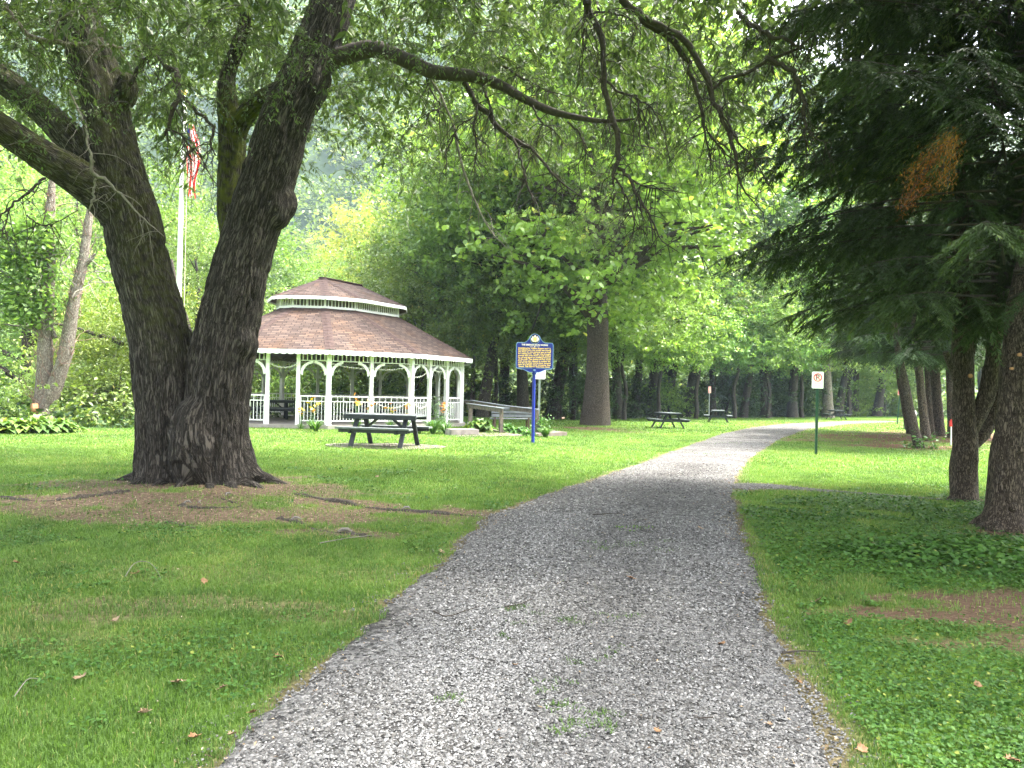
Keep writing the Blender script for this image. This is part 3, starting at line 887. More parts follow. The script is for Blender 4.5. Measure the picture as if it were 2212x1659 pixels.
# roofs
def roof(lo, zl, hi, zh, name, under):
    a = Acc(); uvs = []
    for i in range(NP):
        j = (i + 1) % NP
        p, q = gpt(*lo[i], zl), gpt(*lo[j], zl)
        if hi is None:
            e = lambda s: RL if s > 0 else -RL
            r_, t = gpt(0, e(lo[j][1]), zh), gpt(0, e(lo[i][1]), zh)
        else:
            r_, t = gpt(*hi[j], zh), gpt(*hi[i], zh)
        d = (q - p).normalized()
        pts = [p, q, r_] if (r_ - t).length < 1e-4 else [p, q, r_, t]
        mid = (p + q) / 2
        nrm = d.cross(((pts[2] + pts[-1]) / 2 - mid)).normalized()
        up = nrm.cross(d)
        a.add([tuple(v) for v in pts], [tuple(range(len(pts)))])
        uvs += [((v - p).dot(d) + i * 1.7, (v - p).dot(up)) for v in pts]
    o = gadd(a, name, M['shingle'])
    ul = o.data.uv_layers.new(name='UVMap')
    for k, l in enumerate(o.data.loops):
        ul.data[k].uv = uvs[l.vertex_index]
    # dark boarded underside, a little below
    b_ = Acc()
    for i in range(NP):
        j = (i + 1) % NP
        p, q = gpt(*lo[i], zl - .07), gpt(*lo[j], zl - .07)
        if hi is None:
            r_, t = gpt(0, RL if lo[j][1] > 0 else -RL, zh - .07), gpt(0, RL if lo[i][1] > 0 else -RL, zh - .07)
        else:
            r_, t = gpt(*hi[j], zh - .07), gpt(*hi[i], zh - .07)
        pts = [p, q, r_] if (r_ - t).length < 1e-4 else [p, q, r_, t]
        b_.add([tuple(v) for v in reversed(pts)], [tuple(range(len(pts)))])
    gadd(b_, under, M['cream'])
    # caps along the hips
    for i in range(NP):
        p = gpt(*lo[i], zl)
        t = gpt(0, RL if lo[i][1] > 0 else -RL, zh) if hi is None else gpt(*hi[i], zh)
        c = Acc()
        d = (t - p)
        pl, pr = gpt(*lo[i - 1], zl), gpt(*lo[(i + 1) % NP], zl)
        sl, sr = (pl - p).normalized() * .17, (pr - p).normalized() * .17
        lift = Vector((0, 0, .022))
        n_ = 14 if hi is not None else 9
        for k in range(n_):
            a0, a1 = p + d * (k / n_), p + d * ((k + 1.0) / n_)
            l1, l2 = lift, lift * .45
            c.add([tuple(a0 + sl + l1 * .8), tuple(a0 + l1 * 1.3), tuple(a0 + sr + l1 * .8), tuple(a1 + sl + l2 * .7), tuple(a1 + l2 * 1.2), tuple(a1 + sr + l2 * .7)],
                  [(0, 1, 4, 3), (1, 2, 5, 4)])
        gadd(c, 'hip_cap', M['hipcap'])
roof(EAVE, ZE, KW, ZK + .02, 'lower_roof', 'lower_soffit')
roof(KE, ZKE, None, ZR, 'upper_roof', 'upper_soffit')
a = Acc(); p, q = gpt(0, -RL - .1, ZR + .02), gpt(0, RL + .1, ZR + .02); a.bar(p, q, .26, .04); gadd(a, 'ridge_cap', M['hipcap'])
# scalloped fascia boards
def fascia(rg, ztop, depth, amp, per, name):
    a = Acc()
    for i in range(NP):
        p, q = gpt(*rg[i], ztop), gpt(*rg[(i + 1) % NP], ztop)
        d = (q - p); L = d.length; d.normalize()
        n_ = max(3, round(L / per)); m_ = n_ * 8
        nr = Vector((d.y, -d.x, 0))
        top, bot = [], []
        for k in range(m_ + 1):
            t = k / m_
            s_ = abs(math.sin(math.pi * t * n_))
            top.append(p + d * (L * t)); bot.append(p + d * (L * t) - Vector((0, 0, depth - amp * (1 - s_))))
        fr = [v + nr * .015 for v in top + bot]; bk = [v - nr * .015 for v in top + bot]
        f = []
        for k in range(m_):
            f += [(k, k + 1, m_ + 2 + k, m_ + 1 + k)]
        N = 2 * (m_ + 1)
        a.add([tuple(v) for v in fr + bk], f + [tuple(N + x for x in reversed(q_)) for q_ in f] + [(m_ + 1 + k, m_ + 2 + k, N + m_ + 2 + k, N + m_ + 1 + k) for k in range(m_)] + [(k + 1, k, N + k, N + k + 1) for k in range(m_)])
    gadd(a, name, M['white'])
fascia(ring(1.004), ZE - .005, .165, .032, .235, 'lower_fascia')
fascia([(q * 1.01, s * 1.004) for q, s in KE], ZKE - .005, .13, .025, .20, 'upper_fascia')
# cupola wall of small pickets
for i in range(NP):
    p, q = gpt(*KW[i], 0), gpt(*KW[(i + 1) % NP], 0)
    d = (q - p); L = d.length; d.normalize()
    a = Acc()
    a.bar(p + Vector((0, 0, ZK + .055)), q + Vector((0, 0, ZK + .055)), .05, .09)
    a.bar(p + Vector((0, 0, ZKT + .11)), q + Vector((0, 0, ZKT + .11)), .05, .10)
    n_ = max(4, round(L / .13))
    for k in range(n_ + 1):
        c = p + d * (L * k / n_)
        w = .085 if k in (0, n_) or (L > 1.2 and k == n_ // 2) else .03
        a.box((c.x, c.y, (ZK + ZKT) / 2 + .08), (w, .045, ZKT - ZK), math.atan2(d.y, d.x))
    gadd(a, 'picket_wall', M['white'])
# bays: posts, friezes, brackets, railings
BAYS = [3, 2, 3, 2, 2, 1, 2, 2, 3, 2, 3, 1]
OPEN = {(0, 1), (2, 1)}
def bracket(c, dirv, acc):
    """quarter-round knee bracket from a post at c (top corner) going along dirv"""
    r0, r1 = .40, .50
    pts = []
    for k in range(9):
        t = k / 8 * math.pi / 2
        pts.append((.44 - .44 * math.cos(t), -.44 + .44 * math.sin(t)))
    inner = []
    for k in range(9):
        t = k / 8 * math.pi / 2
        inner.append((.44 - .355 * math.cos(t), -.5 + .415 * math.sin(t)))
    outl = [(x + .0, z) for x, z in pts] 
    n_ = len(pts)
    v = []
    nr = Vector((dirv.y, -dirv.x, 0)) * .022
    for sgn in (1, -1):
        for (x, z) in outl + inner:
            v.append(tuple(c + dirv * x + Vector((0, 0, z)) + nr * sgn))
    f = []
    N = 2 * n_
    for k in range(n_ - 1):
        f += [(k, k + 1, n_ + k + 1, n_ + k), (N + n_ + k, N + n_ + k + 1, N + k + 1, N + k), (n_ + k, n_ + k + 1, N + n_ + k + 1, N + n_ + k), (k + 1, k, N + k, N + k + 1)]
    acc.add(v, f)
ZF = ZEB - .17
bayends = []
for i in range(NP):
    p, q = gpt(*POST[i], 0), gpt(*POST[(i + 1) % NP], 0)
    nb = BAYS[i]
    for k in range(nb):
        A, B = p + (q - p) * (k / nb), p + (q - p) * ((k + 1) / nb)
        d = (B - A); L = d.length; d.normalize(); ang = math.atan2(d.y, d.x)
        w = .15 if k == 0 else .12
        a = Acc(); a.box((A.x, A.y, (ZD + ZE - .06) / 2), (w, w, ZE - .06 - ZD), ang); gadd(a, 'post', M['white'])
        bayends.append((A, B, d, L, (i, k)))
        a = Acc()
        if (i, k) != (0, 1):
            a.bar(A + d * .07 + Vector((0, 0, ZF)), B - d * .07 + Vector((0, 0, ZF)), .035, .03)
            n_ = max(3, round(L / .155))
            for j in range(1, n_):
                c = A + d * (L * j / n_)
                a.box((c.x, c.y, (ZF + ZE - .05) / 2), (.03, .03, ZE - .05 - ZF), ang)
            gadd(a, 'spindle_frieze', M['white'])
            for (c, dv) in ((A + d * .06, d), (B - d * .06, -d)):
                b_ = Acc(); bracket(c + Vector((0, 0, ZF - .01)), dv, b_)
                gadd(b_, 'arch_bracket', M['white'])
        if (i, k) not in OPEN:
            r_ = Acc()
            for z, h in ((1.27, .045), (1.09, .03), (.42, .04)):
                r_.bar(A + d * .08 + Vector((0, 0, z)), B - d * .08 + Vector((0, 0, z)), .035, h)
            n_ = max(4, round((L - .2) / .112))
            for j in range(n_ + 1):
                c = A + d * (.1 + (L - .2) * j / n_)
                full = j in (0, n_)
                z0 = ZD if full else .42
                z1 = 1.27 if (full or j % 2 == 0) else 1.09
                r_.box((c.x, c.y, (z0 + z1) / 2), (.034 if full else .018, .034 if full else .018, z1 - z0), ang)
            gadd(r_, 'railing', M['white'])
# beam and rafters under the roof
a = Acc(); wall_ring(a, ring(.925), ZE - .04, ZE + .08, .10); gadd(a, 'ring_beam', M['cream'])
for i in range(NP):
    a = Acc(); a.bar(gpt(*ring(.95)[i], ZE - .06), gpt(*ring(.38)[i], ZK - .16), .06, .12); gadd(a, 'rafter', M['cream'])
# entrance step under the open front bay
A, B, d, L, _ = [b_ for b_ in bayends if b_[4] == (0, 1)][0]
nr = Vector((d.y, -d.x, 0))
a = Acc(); c = (A + B) / 2 + nr * .55; a.box((c.x, c.y, .06), (L * 1.15, .5, .13), math.atan2(d.y, d.x)); gadd(a, 'entrance_step', M['brick'])

# string lights: cords hung between the posts, each bay its own string
def lights(A, B, za, zb, sag, label):
    a = Acc(); pts = []
    for k in range(25):
        t = k / 24
        pts.append(A + (B - A) * t + Vector((0, 0, za + (zb - za) * t - sag * 4 * t * (1 - t) + .012 * math.sin(k * 2.1))))
    root = empty('string_lights', tuple(A + Vector((0, 0, za))), 0, label, 'string lights', 'fairy lights strung round the gazebo')
    off = Matrix.Translation(-(A + Vector((0, 0, za))))
    a.tube(pts, .006, 5); o = a.build('cord', M['pole'], root); o.data.transform(off)
    b_ = Acc()
    for k, p_ in enumerate(pts):
        if k % 1 == 0: b_.ball(tuple(p_ + Vector((0, 0, -.018))), (.011, .011, .02), 5, 4)
    o = b_.build('bulbs', M['bulb'], root); o.data.transform(off)
def bay(i, k): return [b_ for b_ in bayends if b_[4] == (i, k)][0]
for (i, k), za, zb, sag, lab in (((0, 1), 2.42, 2.38, .16, 'fairy lights sagging across the open front entrance of the gazebo'),
                            ((1, 0), 2.44, 2.30, .08, 'fairy lights under the arch behind the left of the two facing railings'),
                            ((1, 1), 2.30, 2.44, .10, 'fairy lights under the arch above the table end of the facing railing'),
                            ((2, 0), 2.05, 2.42, .14, 'tangled short fairy lights inside the first narrow arch of the long side'),
                            ((2, 1), 2.40, 2.40, .12, 'fairy lights sagging in the open middle bay of the long side')):
    A, B, d, L, _ = bay(i, k)
    nr = Vector((d.y, -d.x, 0)) * .075
    lights(A + nr, B + nr, za, zb, sag, lab)
A, B, d, L, _ = bay(1, 1)
nr = Vector((d.y, -d.x, 0)) * .06
lights(A + d * .2 + nr, B - d * .2 + nr, 1.06, 1.06, .16, 'fairy lights looped low on the railing behind the near picnic table')
A, B, d, L, _ = bay(2, 0)
nr = Vector((d.y, -d.x, 0)) * .06
lights(A + d * .2 + nr, B - d * .2 + nr, 1.02, 1.02, .12, 'fairy lights looped low on the first railing of the long side')

# ------------------------------------------------------------------ picnic tables
def picnic_table(loc, rz, label, scale=1.0, top='tabletop'):
    root = empty('picnic_table', loc, rz, label, 'picnic table', 'dark recycled plastic picnic tables')
    root.scale = (scale,) * 3
    a = Acc()
    for j in range(5): a.box((0, -.29 + j * .145, .745), (1.84, .135, .042))
    a.build('tabletop', M[top], root)
    a = Acc()
    for s in (-1, 1): a.box((0, s * .37, .70), (1.84, .04, .10))
    for x in (-.62, .62, 0): a.box((x, 0, .70), (.05, .70, .04))
    a.build('apron', M['black'], root)
    for s in (-1, 1):
        a = Acc()
        for j in range(2): a.box((0, s * (.62 + j * .14), .445), (1.84, .132, .042))
        o = a.build('seat', M[top], root)
        b_ = Acc(); b_.box((0, s * .74, .39), (1.72, .045, .09)); b_.box((0, s * .60, .39), (1.72, .045, .07)); b_.build('seat_rail', M['black'], o)
    for x in (-.62, .62):
        for s in (-1, 1):
            a = Acc(); a.bar((x, s * .22, .70), (x, s * .60, .0), .05, .105, (1, 0, 0)); a.build('leg', M['black'], root)
        a = Acc(); a.bar((x + (.052 if x < 0 else -.052), -.80, .375), (x + (.052 if x < 0 else -.052), .80, .375), .05, .10); a.build('seat_support', M['black'], root)
        a = Acc(); a.bar((x + (.05 if x < 0 else -.05), 0, .36), (x * .25, 0, .69), .05, .09, (0, 1, 0)); a.build('brace', M['black'], root)
    a = Acc(); a.bar((-.56, 0, .36), (.56, 0, .36), .05, .09); a.build('stretcher', M['black'], root)
    return root
q = P(831, 966, 18.6); q.z = gz1(q.x, q.y)
T1 = (q.x, q.y)
pad = Acc()
th = np.linspace(0, 2 * np.pi, 40, endpoint=False)
pr = [(T1[0] + (1.45 + .1 * math.sin(3 * t_)) * math.cos(t_), T1[1] + (1.0 + .08 * math.cos(5 * t_)) * math.sin(t_)) for t_ in th]
pad.slab(pr, q.z - .08, q.z + .022)
tag(pad.build('gravel_pad', surf('trodden_dirt', [(0.0715, 0.0605, 0.04675), (0.165, 0.1485, 0.121)], 9, .95, .4)), kind='structure')
picnic_table((q.x, q.y, q.z + .022), R(-13), 'black picnic table nearest, on a worn dirt pad before the gazebo')
a = Acc(); a.tube([(-.06, 0, 0), (-.06, 0, .09), (-.05, 0, .115), (.05, 0, .115), (.06, 0, .09), (.06, 0, 0)], .009, 6)
o = a.build('ground_anchor', M['iron']); o.location = (q.x + .12, q.y - .45, q.z + .015)
tag(o, 'small iron loop standing in the dirt under the nearest picnic table', 'anchor')
for (u, v, Yd, rz, lab) in ((1442, 920, 37, R(98), 'black picnic table by the big brown trunk, seen end-on, nearer of two'),
                            (1551, 907, 47, R(78), 'black picnic table beside the far faded red sign post'),
                            (1806, 905, 60, R(82), 'smallest black picnic table, just beyond the far bend of the gravel path')):
    q = P(u, v, Yd); z = gz1(q.x, q.y)
    picnic_table((q.x, q.y, z - .02), rz, lab)
# two more tables inside the gazebo
for (qs, ss, rz, lab) in ((-1.6, -2.2, R(20), 'black picnic table inside the gazebo behind the yellow flowers'), (1.4, .6, R(40), 'black picnic table inside the gazebo behind the facing railing')):
    q = gpt(qs, ss, ZD)
    picnic_table(tuple(q), rz, lab)

# ------------------------------------------------------------------ lettering helper
def text_mesh(txt, size, name, mat, depth=.003, align='CENTER', width=None, bold=0.0):
    cu = bpy.data.curves.new(name, 'FONT')
    cu.body = txt; cu.size = size; cu.extrude = depth; cu.align_x = align; cu.align_y = 'CENTER'
    cu.resolution_u = 2; cu.offset = bold
    ob = bpy.data.objects.new(name, cu)
    sc.collection.objects.link(ob)
    bpy.context.view_layer.update()
    dg = bpy.context.evaluated_depsgraph_get()
    me = bpy.data.meshes.new_from_object(ob.evaluated_get(dg))
    bpy.data.objects.remove(ob)
    bpy.data.curves.remove(cu)
    me.name = name
    if width:
        xsx = [v.co.x for v in me.vertices]
        w = max(xsx) - min(xsx)
        k = width / w
        for v in me.vertices: v.co.x *= k
    me.transform(Matrix.Rotation(R(90), 4, 'X'))       # stand it up: faces -Y
    me.materials.clear(); me.materials.append(mat)
    return me
def put(name, me, parent, loc):
    o = link(name, me, parent); o.location = loc
    return o

# historical marker
q = P(1151, 951, 22); gzq = gz1(q.x, q.y)
top = P(1157.5, 797, 22)
hm = empty('historical_marker', (q.x, q.y, gzq), R(3), 'blue historical marker with gold lettering on a blue post', 'marker')
PH = top.z - gzq              # bottom of the panel above the ground
a = Acc(); a.tube([(0, .02, -.3), (0, .02, PH * .5), (0, .02, PH + .02)], [.048, .046, .044], 16); a.build('post', M['blue'], hm, True)
a = Acc(); a.tube([(0, .02, PH - .16), (0, .02, PH - .12), (0, .02, PH - .03), (0, .02, PH + .05)], [.05, .075, .06, .08], 16); a.build('post_socket', M['blue'], hm, True)
def outline(w, h, off=0.0):
    """panel outline: straight sides, ogee shoulders up to a round crest, shallow point below"""
    w2 = w / 2 + off
    pts = [(-.13, -.10 - off), (-.20, -.075 - off), (-.32, -.02 - off), (-w2 + .05, -off), (-w2, .04), (-w2, h - .05), (-w2 + .03, h + off), (-.30, h + off), (-.235, h + .03 + off), (-.185, h + .085 + off)]
    for k in range(9):
        t = math.pi * (.93 - .86 * k / 8)
        pts.append(((.165 + off) * math.cos(t), h + .095 + (.15 + off) * math.sin(t)))
    pts += [(.185, h + .085 + off), (.235, h + .03 + off), (.30, h + off), (w2 - .03, h + off), (w2, h - .05), (w2, .04), (w2 - .05, -off), (.32, -.02 - off), (.20, -.075 - off), (.13, -.10 - off)]
    return pts
W_, H_ = 1.06, .75
T = Matrix.Translation((0, 0, PH))
a = Acc(); a.prism(outline(W_, H_), .05, T); plate = a.build('panel', M['blue'], hm)
# thin raised pale rim along the outline
a = Acc(); o_, i_ = outline(W_, H_, .006), outline(W_, H_, -.012)
n_ = len(o_); v = [(p[0], -.034, p[1] + PH) for p in o_] + [(p[0], -.034, p[1] + PH) for p in i_] + [(p[0], -.02, p[1] + PH) for p in o_] + [(p[0], -.02, p[1] + PH) for p in i_]
f = []
for k in range(n_):
    j = (k + 1) % n_
    f += [(k, j, n_ + j, n_ + k), (k, 2 * n_ + k, 2 * n_ + j, j), (n_ + k, n_ + j, 3 * n_ + j, 3 * n_ + k)]
a.add(v, f); a.build('rim', M['paleblue'], hm)
a = Acc(); a.tube([(0, -.026, H_ + .11 + PH), (0, -.036, H_ + .11 + PH)], [.145, .145], 28); a.build('emblem_ring', M['paleblue'], hm)
a = Acc(); a.tube([(0, -.027, H_ + .11 + PH), (0, -.040, H_ + .11 + PH)], [.132, .132], 28); a.build('emblem_disc', M['darkenamel'], hm)
em = Acc()
cz = H_ + .105 + PH
for (x, z, r_) in ((-.085, -.005, .030), (-.062, .045, .026), (0, .072, .026), (.062, .045, .026), (.085, -.005, .030), (-.07, -.045, .026), (-.03, -.06, .026), (.02, -.063, .026), (.068, -.045, .026)):
    em.ball((x, -.042, cz + z), (r_, .008, r_ * 1.1), 10, 6)
em.build('emblem_figures', M['pinkwhite'], hm)
em = Acc(); em.prism([(-.05, .045), (0, .05), (.05, .045), (.052, -.01), (.03, -.045), (0, -.06), (-.03, -.045), (-.052, -.01)], .02, Matrix.Translation((0, -.042, cz)))
em.build('emblem_shield', M['gold'], hm)
put('title_lettering', text_mesh('THE SIBERIAN IRON WORKS', .062, 'title_lettering', M['pinkwhite'], .004, width=.76, bold=.002), hm, (0, -.028, PH + .685))
a = Acc(); a.box((-.095, -.028, PH + .635), (.10, .01, .007)); a.box((.095, -.028, PH + .635), (.10, .01, .007)); a.ball((0, -.028, PH + .635), (.018, .008, .018), 10, 6); a.build('ornament_line', M['pinkwhite'], hm)
TXT = ['Established by William Rogers and T.J.', 'Burchfield here, the works was among', 'the first to use natural gas as fuel', 'for making iron. The gas was brought', 'across the river from a well drilled',
       'for oil and piped to puddling furnaces', 'of the mill. The sheets of iron made', 'here were also dipped in molten tin,', 'and the tin plate works later became', 'part of a larger steel company that', 'closed. The mill has since been razed.']
for k, ln in enumerate(TXT):
    put('text_lettering', text_mesh(ln, .052, 'text_lettering', M['gold'], .004, width=.94 if k < 10 else .90, bold=.0022), hm, (-.005, -.028, PH + .588 - k * .0525))
a = Acc(); a.box((0, -.027, PH + .025), (.94, .008, .012)); a.build('bottom_line', M['paleblue'], hm)
a = Acc(); a.tube([(0, -.03, PH - .035), (0, -.045, PH - .035)], [.035, .03], 16); a.build('bolt_plate', M['paleblue'], hm)

# sign posts
def uchannel(acc, h, w=.055, tilt=0.0):
    for x in (-w / 2, w / 2): acc.box((x + tilt * 0, 0, h / 2 - .1), (.012, .03, h + .2))
    acc.box((0, .012, h / 2 - .1), (w, .006, h + .2))
def round_rect(w, h, r_):
    pts = []
    for (cx, cz, a0) in ((w / 2 - r_, h / 2 - r_, 0), (-w / 2 + r_, h / 2 - r_, 90), (-w / 2 + r_, -h / 2 + r_, 180), (w / 2 - r_, -h / 2 + r_, 270)):
        for k in range(5):
            t = R(a0 + 22.5 * k); pts.append((cx + r_ * math.cos(t), cz + r_ * math.sin(t)))
    return pts
def sign(loc, rz, lean, label, w, h, zc, postmat, plate_mat='signwhite'):
    root = empty('sign_post', loc, rz, label, 'sign')
    root.rotation_euler = (0, lean, rz)
    a = Acc(); uchannel(a, zc + h / 2 - .02); a.build('post', M[postmat], root)
    a = Acc(); a.prism(round_rect(w, h, .03), .004, Matrix.Translation((0, -.02, zc))); a.build('plate', M[plate_mat], root)
    a = Acc()
    for dz in (-h * .42, h * .42): a.ball((0, -.024, zc + dz), (.008, .004, .008), 8, 5)
    a.build('bolts', M['galv'], root)
    return root
q = P(1762.5, 982, 21); zz = gz1(q.x, q.y); t = P(1766, 821, 21)
NPk = sign((q.x, q.y, zz), R(-6), R(.3), 'white no parking sign on a green post beside the gravel path', .31, .46, t.z - zz, 'greensteel')
zc = t.z - zz
def ringmesh(acc, r0, r1, cx, cz, y0, y1, n=40):
    v = []; f = []
    for k in range(n):
        t_ = 2 * math.pi * k / n
        for r_ in (r0, r1):
            for y_ in (y0, y1): v.append((cx + r_ * math.cos(t_), y_, cz + r_ * math.sin(t_)))
    for k in range(n):
        a_, b_ = 4 * k, 4 * ((k + 1) % n)
        f += [(a_, b_, b_ + 2, a_ + 2), (a_ + 2, b_ + 2, b_ + 3, a_ + 3), (a_, a_ + 1, b_ + 1, b_)]
    acc.add(v, f)
put('letter_p', text_mesh('P', .205, 'letter_p', M['signblack'], .002), NPk, (-.005, -.0245, zc + .068))
a = Acc(); ringmesh(a, .090, .112, 0, zc + .070, -.0290, -.0225)
a.bar((-.072, -.0275, zc + .142), (.072, -.0275, zc - .002), .018, .003, (0, -1, 0)); a.build('prohibition_ring', M['signred'], NPk)
put('sign_lettering', text_mesh('BOTH', .062, 'sign_lettering', M['fadedgrey'], .001), NPk, (0, -.0235, zc - .095))
put('sign_lettering', text_mesh('SIDES', .062, 'sign_lettering', M['fadedgrey'], .001), NPk, (0, -.0235, zc - .160))
# small white sign behind the marker
q = P(1164, 906, 27); zz = gz1(q.x, q.y); t = P(1164, 800, 27)
ws = sign((q.x, q.y, zz), R(4), 0, 'small white sign on a galvanised post half hidden behind the blue marker', .40, .62, t.z - zz, 'galv')
put('sign_lettering', text_mesh('NO', .07, 'sign_lettering', M['fadedgrey'], .001), ws, (0, -.0235, t.z - zz - .09))
put('sign_lettering', text_mesh('DUMPING', .055, 'sign_lettering', M['fadedgrey'], .001), ws, (0, -.0235, t.z - zz - .18))
# far signs
q = P(1531.5, 905, 53); zz = gz1(q.x, q.y); t = P(1531, 842, 53)
s_ = sign((q.x, q.y, zz), R(38), 0, 'faded red sign on a thin post at the wood edge behind picnic tables', .30, .46, t.z - zz, 'galv', 'fadedred')
q = P(1938, 917, 50); zz = gz1(q.x, q.y); t = P(1945, 846, 50)
s_ = sign((q.x, q.y, zz), R(-4), R(4), 'red sign on a leaning green post half hidden by a hemlock trunk', .30, .46, t.z - zz, 'greensteel', 'fadedred')
put('sign_band', (lambda a: (a.box((0, -.024, 0), (.22, .003, .28)), a.mesh('sign_band', M['signred']))[1])(Acc()), s_, (0, 0, t.z - zz))
# red marker on a white stake among the hemlocks
q = P(2054, 961, 27.2); zz = gz1(q.x, q.y)
mk = empty('utility_stake', (q.x, q.y, zz), 0, 'white stake with a small red cap among the shaded hemlock trunks', 'stake')
a = Acc(); a.tube([(0, 0, -.1), (0, 0, .66)], .022, 10); a.build('stake', M['pole'], mk, True)
a = Acc(); a.box((0, 0, .76), (.12, .06, .2)); a.box((0, 0, .88), (.05, .05, .06)); a.build('cap', M['redplastic'], mk)
# litter bin
q = P(1961, 927, 42); zz = gz1(q.x, q.y)
bn = empty('litter_bin', (q.x + .1, q.y, zz), 0, 'grey litter bin behind the pale leaning hemlock trunk', 'bin')
a = Acc(); a.tube([(0, 0, 0), (0, 0, .05), (0, 0, .80), (0, 0, .84)], [.29, .30, .33, .33], 20); a.build('barrel', M['bin'], bn, True)
a = Acc(); a.tube([(0, 0, .84), (0, 0, .88), (0, 0, 1.0), (0, 0, 1.06)], [.35, .35, .30, .12], 20); a.build('lid', M['bin'], bn, True)
a = Acc(); a.box((0, -.325, .93), (.26, .03, .08)); a.build('flap', M['black'], bn)

# ------------------------------------------------------------------ flagpole
t = P(385.5, 660, 20); fx, fy = t.x, t.y
zz = gz1(fx, fy)
fp = empty('flagpole', (fx, fy, zz), 0, 'white flagpole seen through the fork of the big trunk', 'flagpole')
a = Acc(); a.tube([(0, 0, -.2), (0, 0, 3), (0, 0, 6), (0, 0, 9.0)], [.076, .070, .056, .04], 14); a.build('pole', M['pole'], fp, True)
a = Acc(); a.ball((0, 0, 9.06), .08, 12, 8); a.build('finial', M['gold'], fp, True)
a = Acc(); a.tube([(.145, 0, .9), (.15, 0, 3), (.14, 0, 6), (.07, 0, 8.9)], .007, 5); a.build('rope', M['rope'], fp)
a = Acc(); a.bar((.05, 0, 1.0), (.13, 0, 1.0), .03, .16); a.build('cleat', M['iron'], fp)
# flag hanging in folds, frayed
z1, z0_ = P(400, 268, 20).z - zz, P(400, 425, 20).z - zz
fl = empty('flag', (fx, fy, zz + z1), 0, 'torn red and white striped flag hanging limp along the flagpole', 'flag')
H = z1 - z0_
nu, nv = 36, 60
for col, nm in (('flagred', 'red_stripes'), ('flagwhite', 'white_stripes'), ('flagblue', 'canton')):
    a = Acc()
    def fp_(i, j):
        s = i / nu; tv = j / nv
        fold = math.sin(s * 15 + tv * 1.5) * (.035 + .07 * tv * (1 - .3 * tv))
        x = .085 + s * (.17 + .20 * math.sin(min(1, tv * 1.3) * math.pi * .8)) + .02 * math.sin(tv * 9 + s * 5)
        z = -H * (tv * (.86 + .20 * math.sin(s * 2.6)))
        return (x, fold + .02, z)
    vid = {}
    vv, ff = [], []
    for i in range(nu):
        for j in range(nv):
            stripe = int(i / nu * 13)
            blue = i < nu * .36 and j < nv * .30
            kind = 'canton' if blue else ('red_stripes' if stripe % 2 == 0 else 'white_stripes')
            if kind != nm: continue
            if j > nv * (.80 + .2 * _h(np.array([i]), np.array([3]), np.array([1]))[0]): continue
            b0 = len(vv)
            vv += [fp_(i, j), fp_(i + 1, j), fp_(i + 1, j + 1), fp_(i, j + 1)]
            ff.append((b0, b0 + 3, b0 + 2, b0 + 1))
    a.add(vv, ff); a.build(nm, M[col], fl)

# ------------------------------------------------------------------ ramp rails, bench, walkway, step, block
def railline(pts, post_at, name, label, board=True, mat='oldwood'):
    root = empty(name, tuple(pts[0]), 0, label, 'railing')
    off = Matrix.Translation(-Vector(pts[0]))
    def ad(acc, nm, mt):
        o = acc.build(nm, M[mt], root); o.data.transform(off)
    a = Acc()
    for p_, q_ in zip(pts[:-1], pts[1:]): a.bar(p_, q_, .11, .03)
    ad(a, 'cap_rail', 'greywood')
    a = Acc()
    for p_, q_ in zip(pts[:-1], pts[1:]): a.bar(Vector(p_) - Vector((0, 0, .085)), Vector(q_) - Vector((0, 0, .085)), .04, .13)
    ad(a, 'side_board', mat)
    for t_ in post_at:
        k = min(int(t_), len(pts) - 2); c = Vector(pts[k]).lerp(Vector(pts[k + 1]), t_ - k)
        g = gz1(c.x, c.y)
        a = Acc(); a.box((c.x, c.y, (g - .2 + c.z - .025) / 2), (.10, .10, c.z - .025 - g + .2), .4); ad(a, 'post', mat)
    return root
railline([P(1010, 871.5, 28.6), P(1086, 882, 25.7)], [.08, .97], 'ramp_railing', 'weathered wooden ramp railing nearer the lawn, ending at a post by the hostas')
railline([P(1003, 864.8, 31), P(1019, 864.8, 30.4), P(1082, 875, 28.4), P(1163, 884.6, 26.8)], [.95, 2.0, 2.97], 'ramp_railing', 'farther dark ramp railing running from the gazebo to the blue marker')
ra, rb, rc, rdd = P(1008, 905, 30.5), P(1030, 905, 28.2), P(1092, 930, 25.9), P(1165, 925, 27)
a = Acc()
pts = [(ra.x, ra.y, .26), (rb.x, rb.y, .26), (rc.x, rc.y, gz1(rc.x, rc.y) + .03), (rdd.x, rdd.y, gz1(rdd.x, rdd.y) + .03)]
v = pts + [(p[0], p[1], p[2] - .1) for p in pts]
a.add(v, [(0, 1, 2, 3), (7, 6, 5, 4), (0, 4, 5, 1), (1, 5, 6, 2), (2, 6, 7, 3), (3, 7, 4, 0)])
o = a.build('ramp', M['oldwood']); tag(o, 'low wooden access ramp sloping down between its two railings beside the gazebo', 'ramp')
# bench seen from behind
q = P(1106, 905, 28); zz = gz1(q.x, q.y)
bc = empty('park_bench', (q.x, q.y, zz), R(8), 'grey slatted bench seen from behind, past the ramp railing', 'bench')
for k in range(3):
    a = Acc(); a.box((0, 0, .55 + k * .135), (1.5, .035, .10)); a.build('backrest_slat', M['greywood'], bc)
a = Acc()
for j in range(4): a.box((0, .14 + j * .12, .43), (1.5, .105, .035))
a.build('seat', M['greywood'], bc)
for x in (-.62, .62):
    a = Acc(); a.bar((x, .03, .0), (x, .03, .9), .06, .05, (0, 1, 0)); a.bar((x, .55, 0), (x, .5, .43), .06, .05, (0, 1, 0)); a.bar((x, .03, .40), (x, .55, .40), .05, .05); a.build('end_frame', M['iron'], bc)
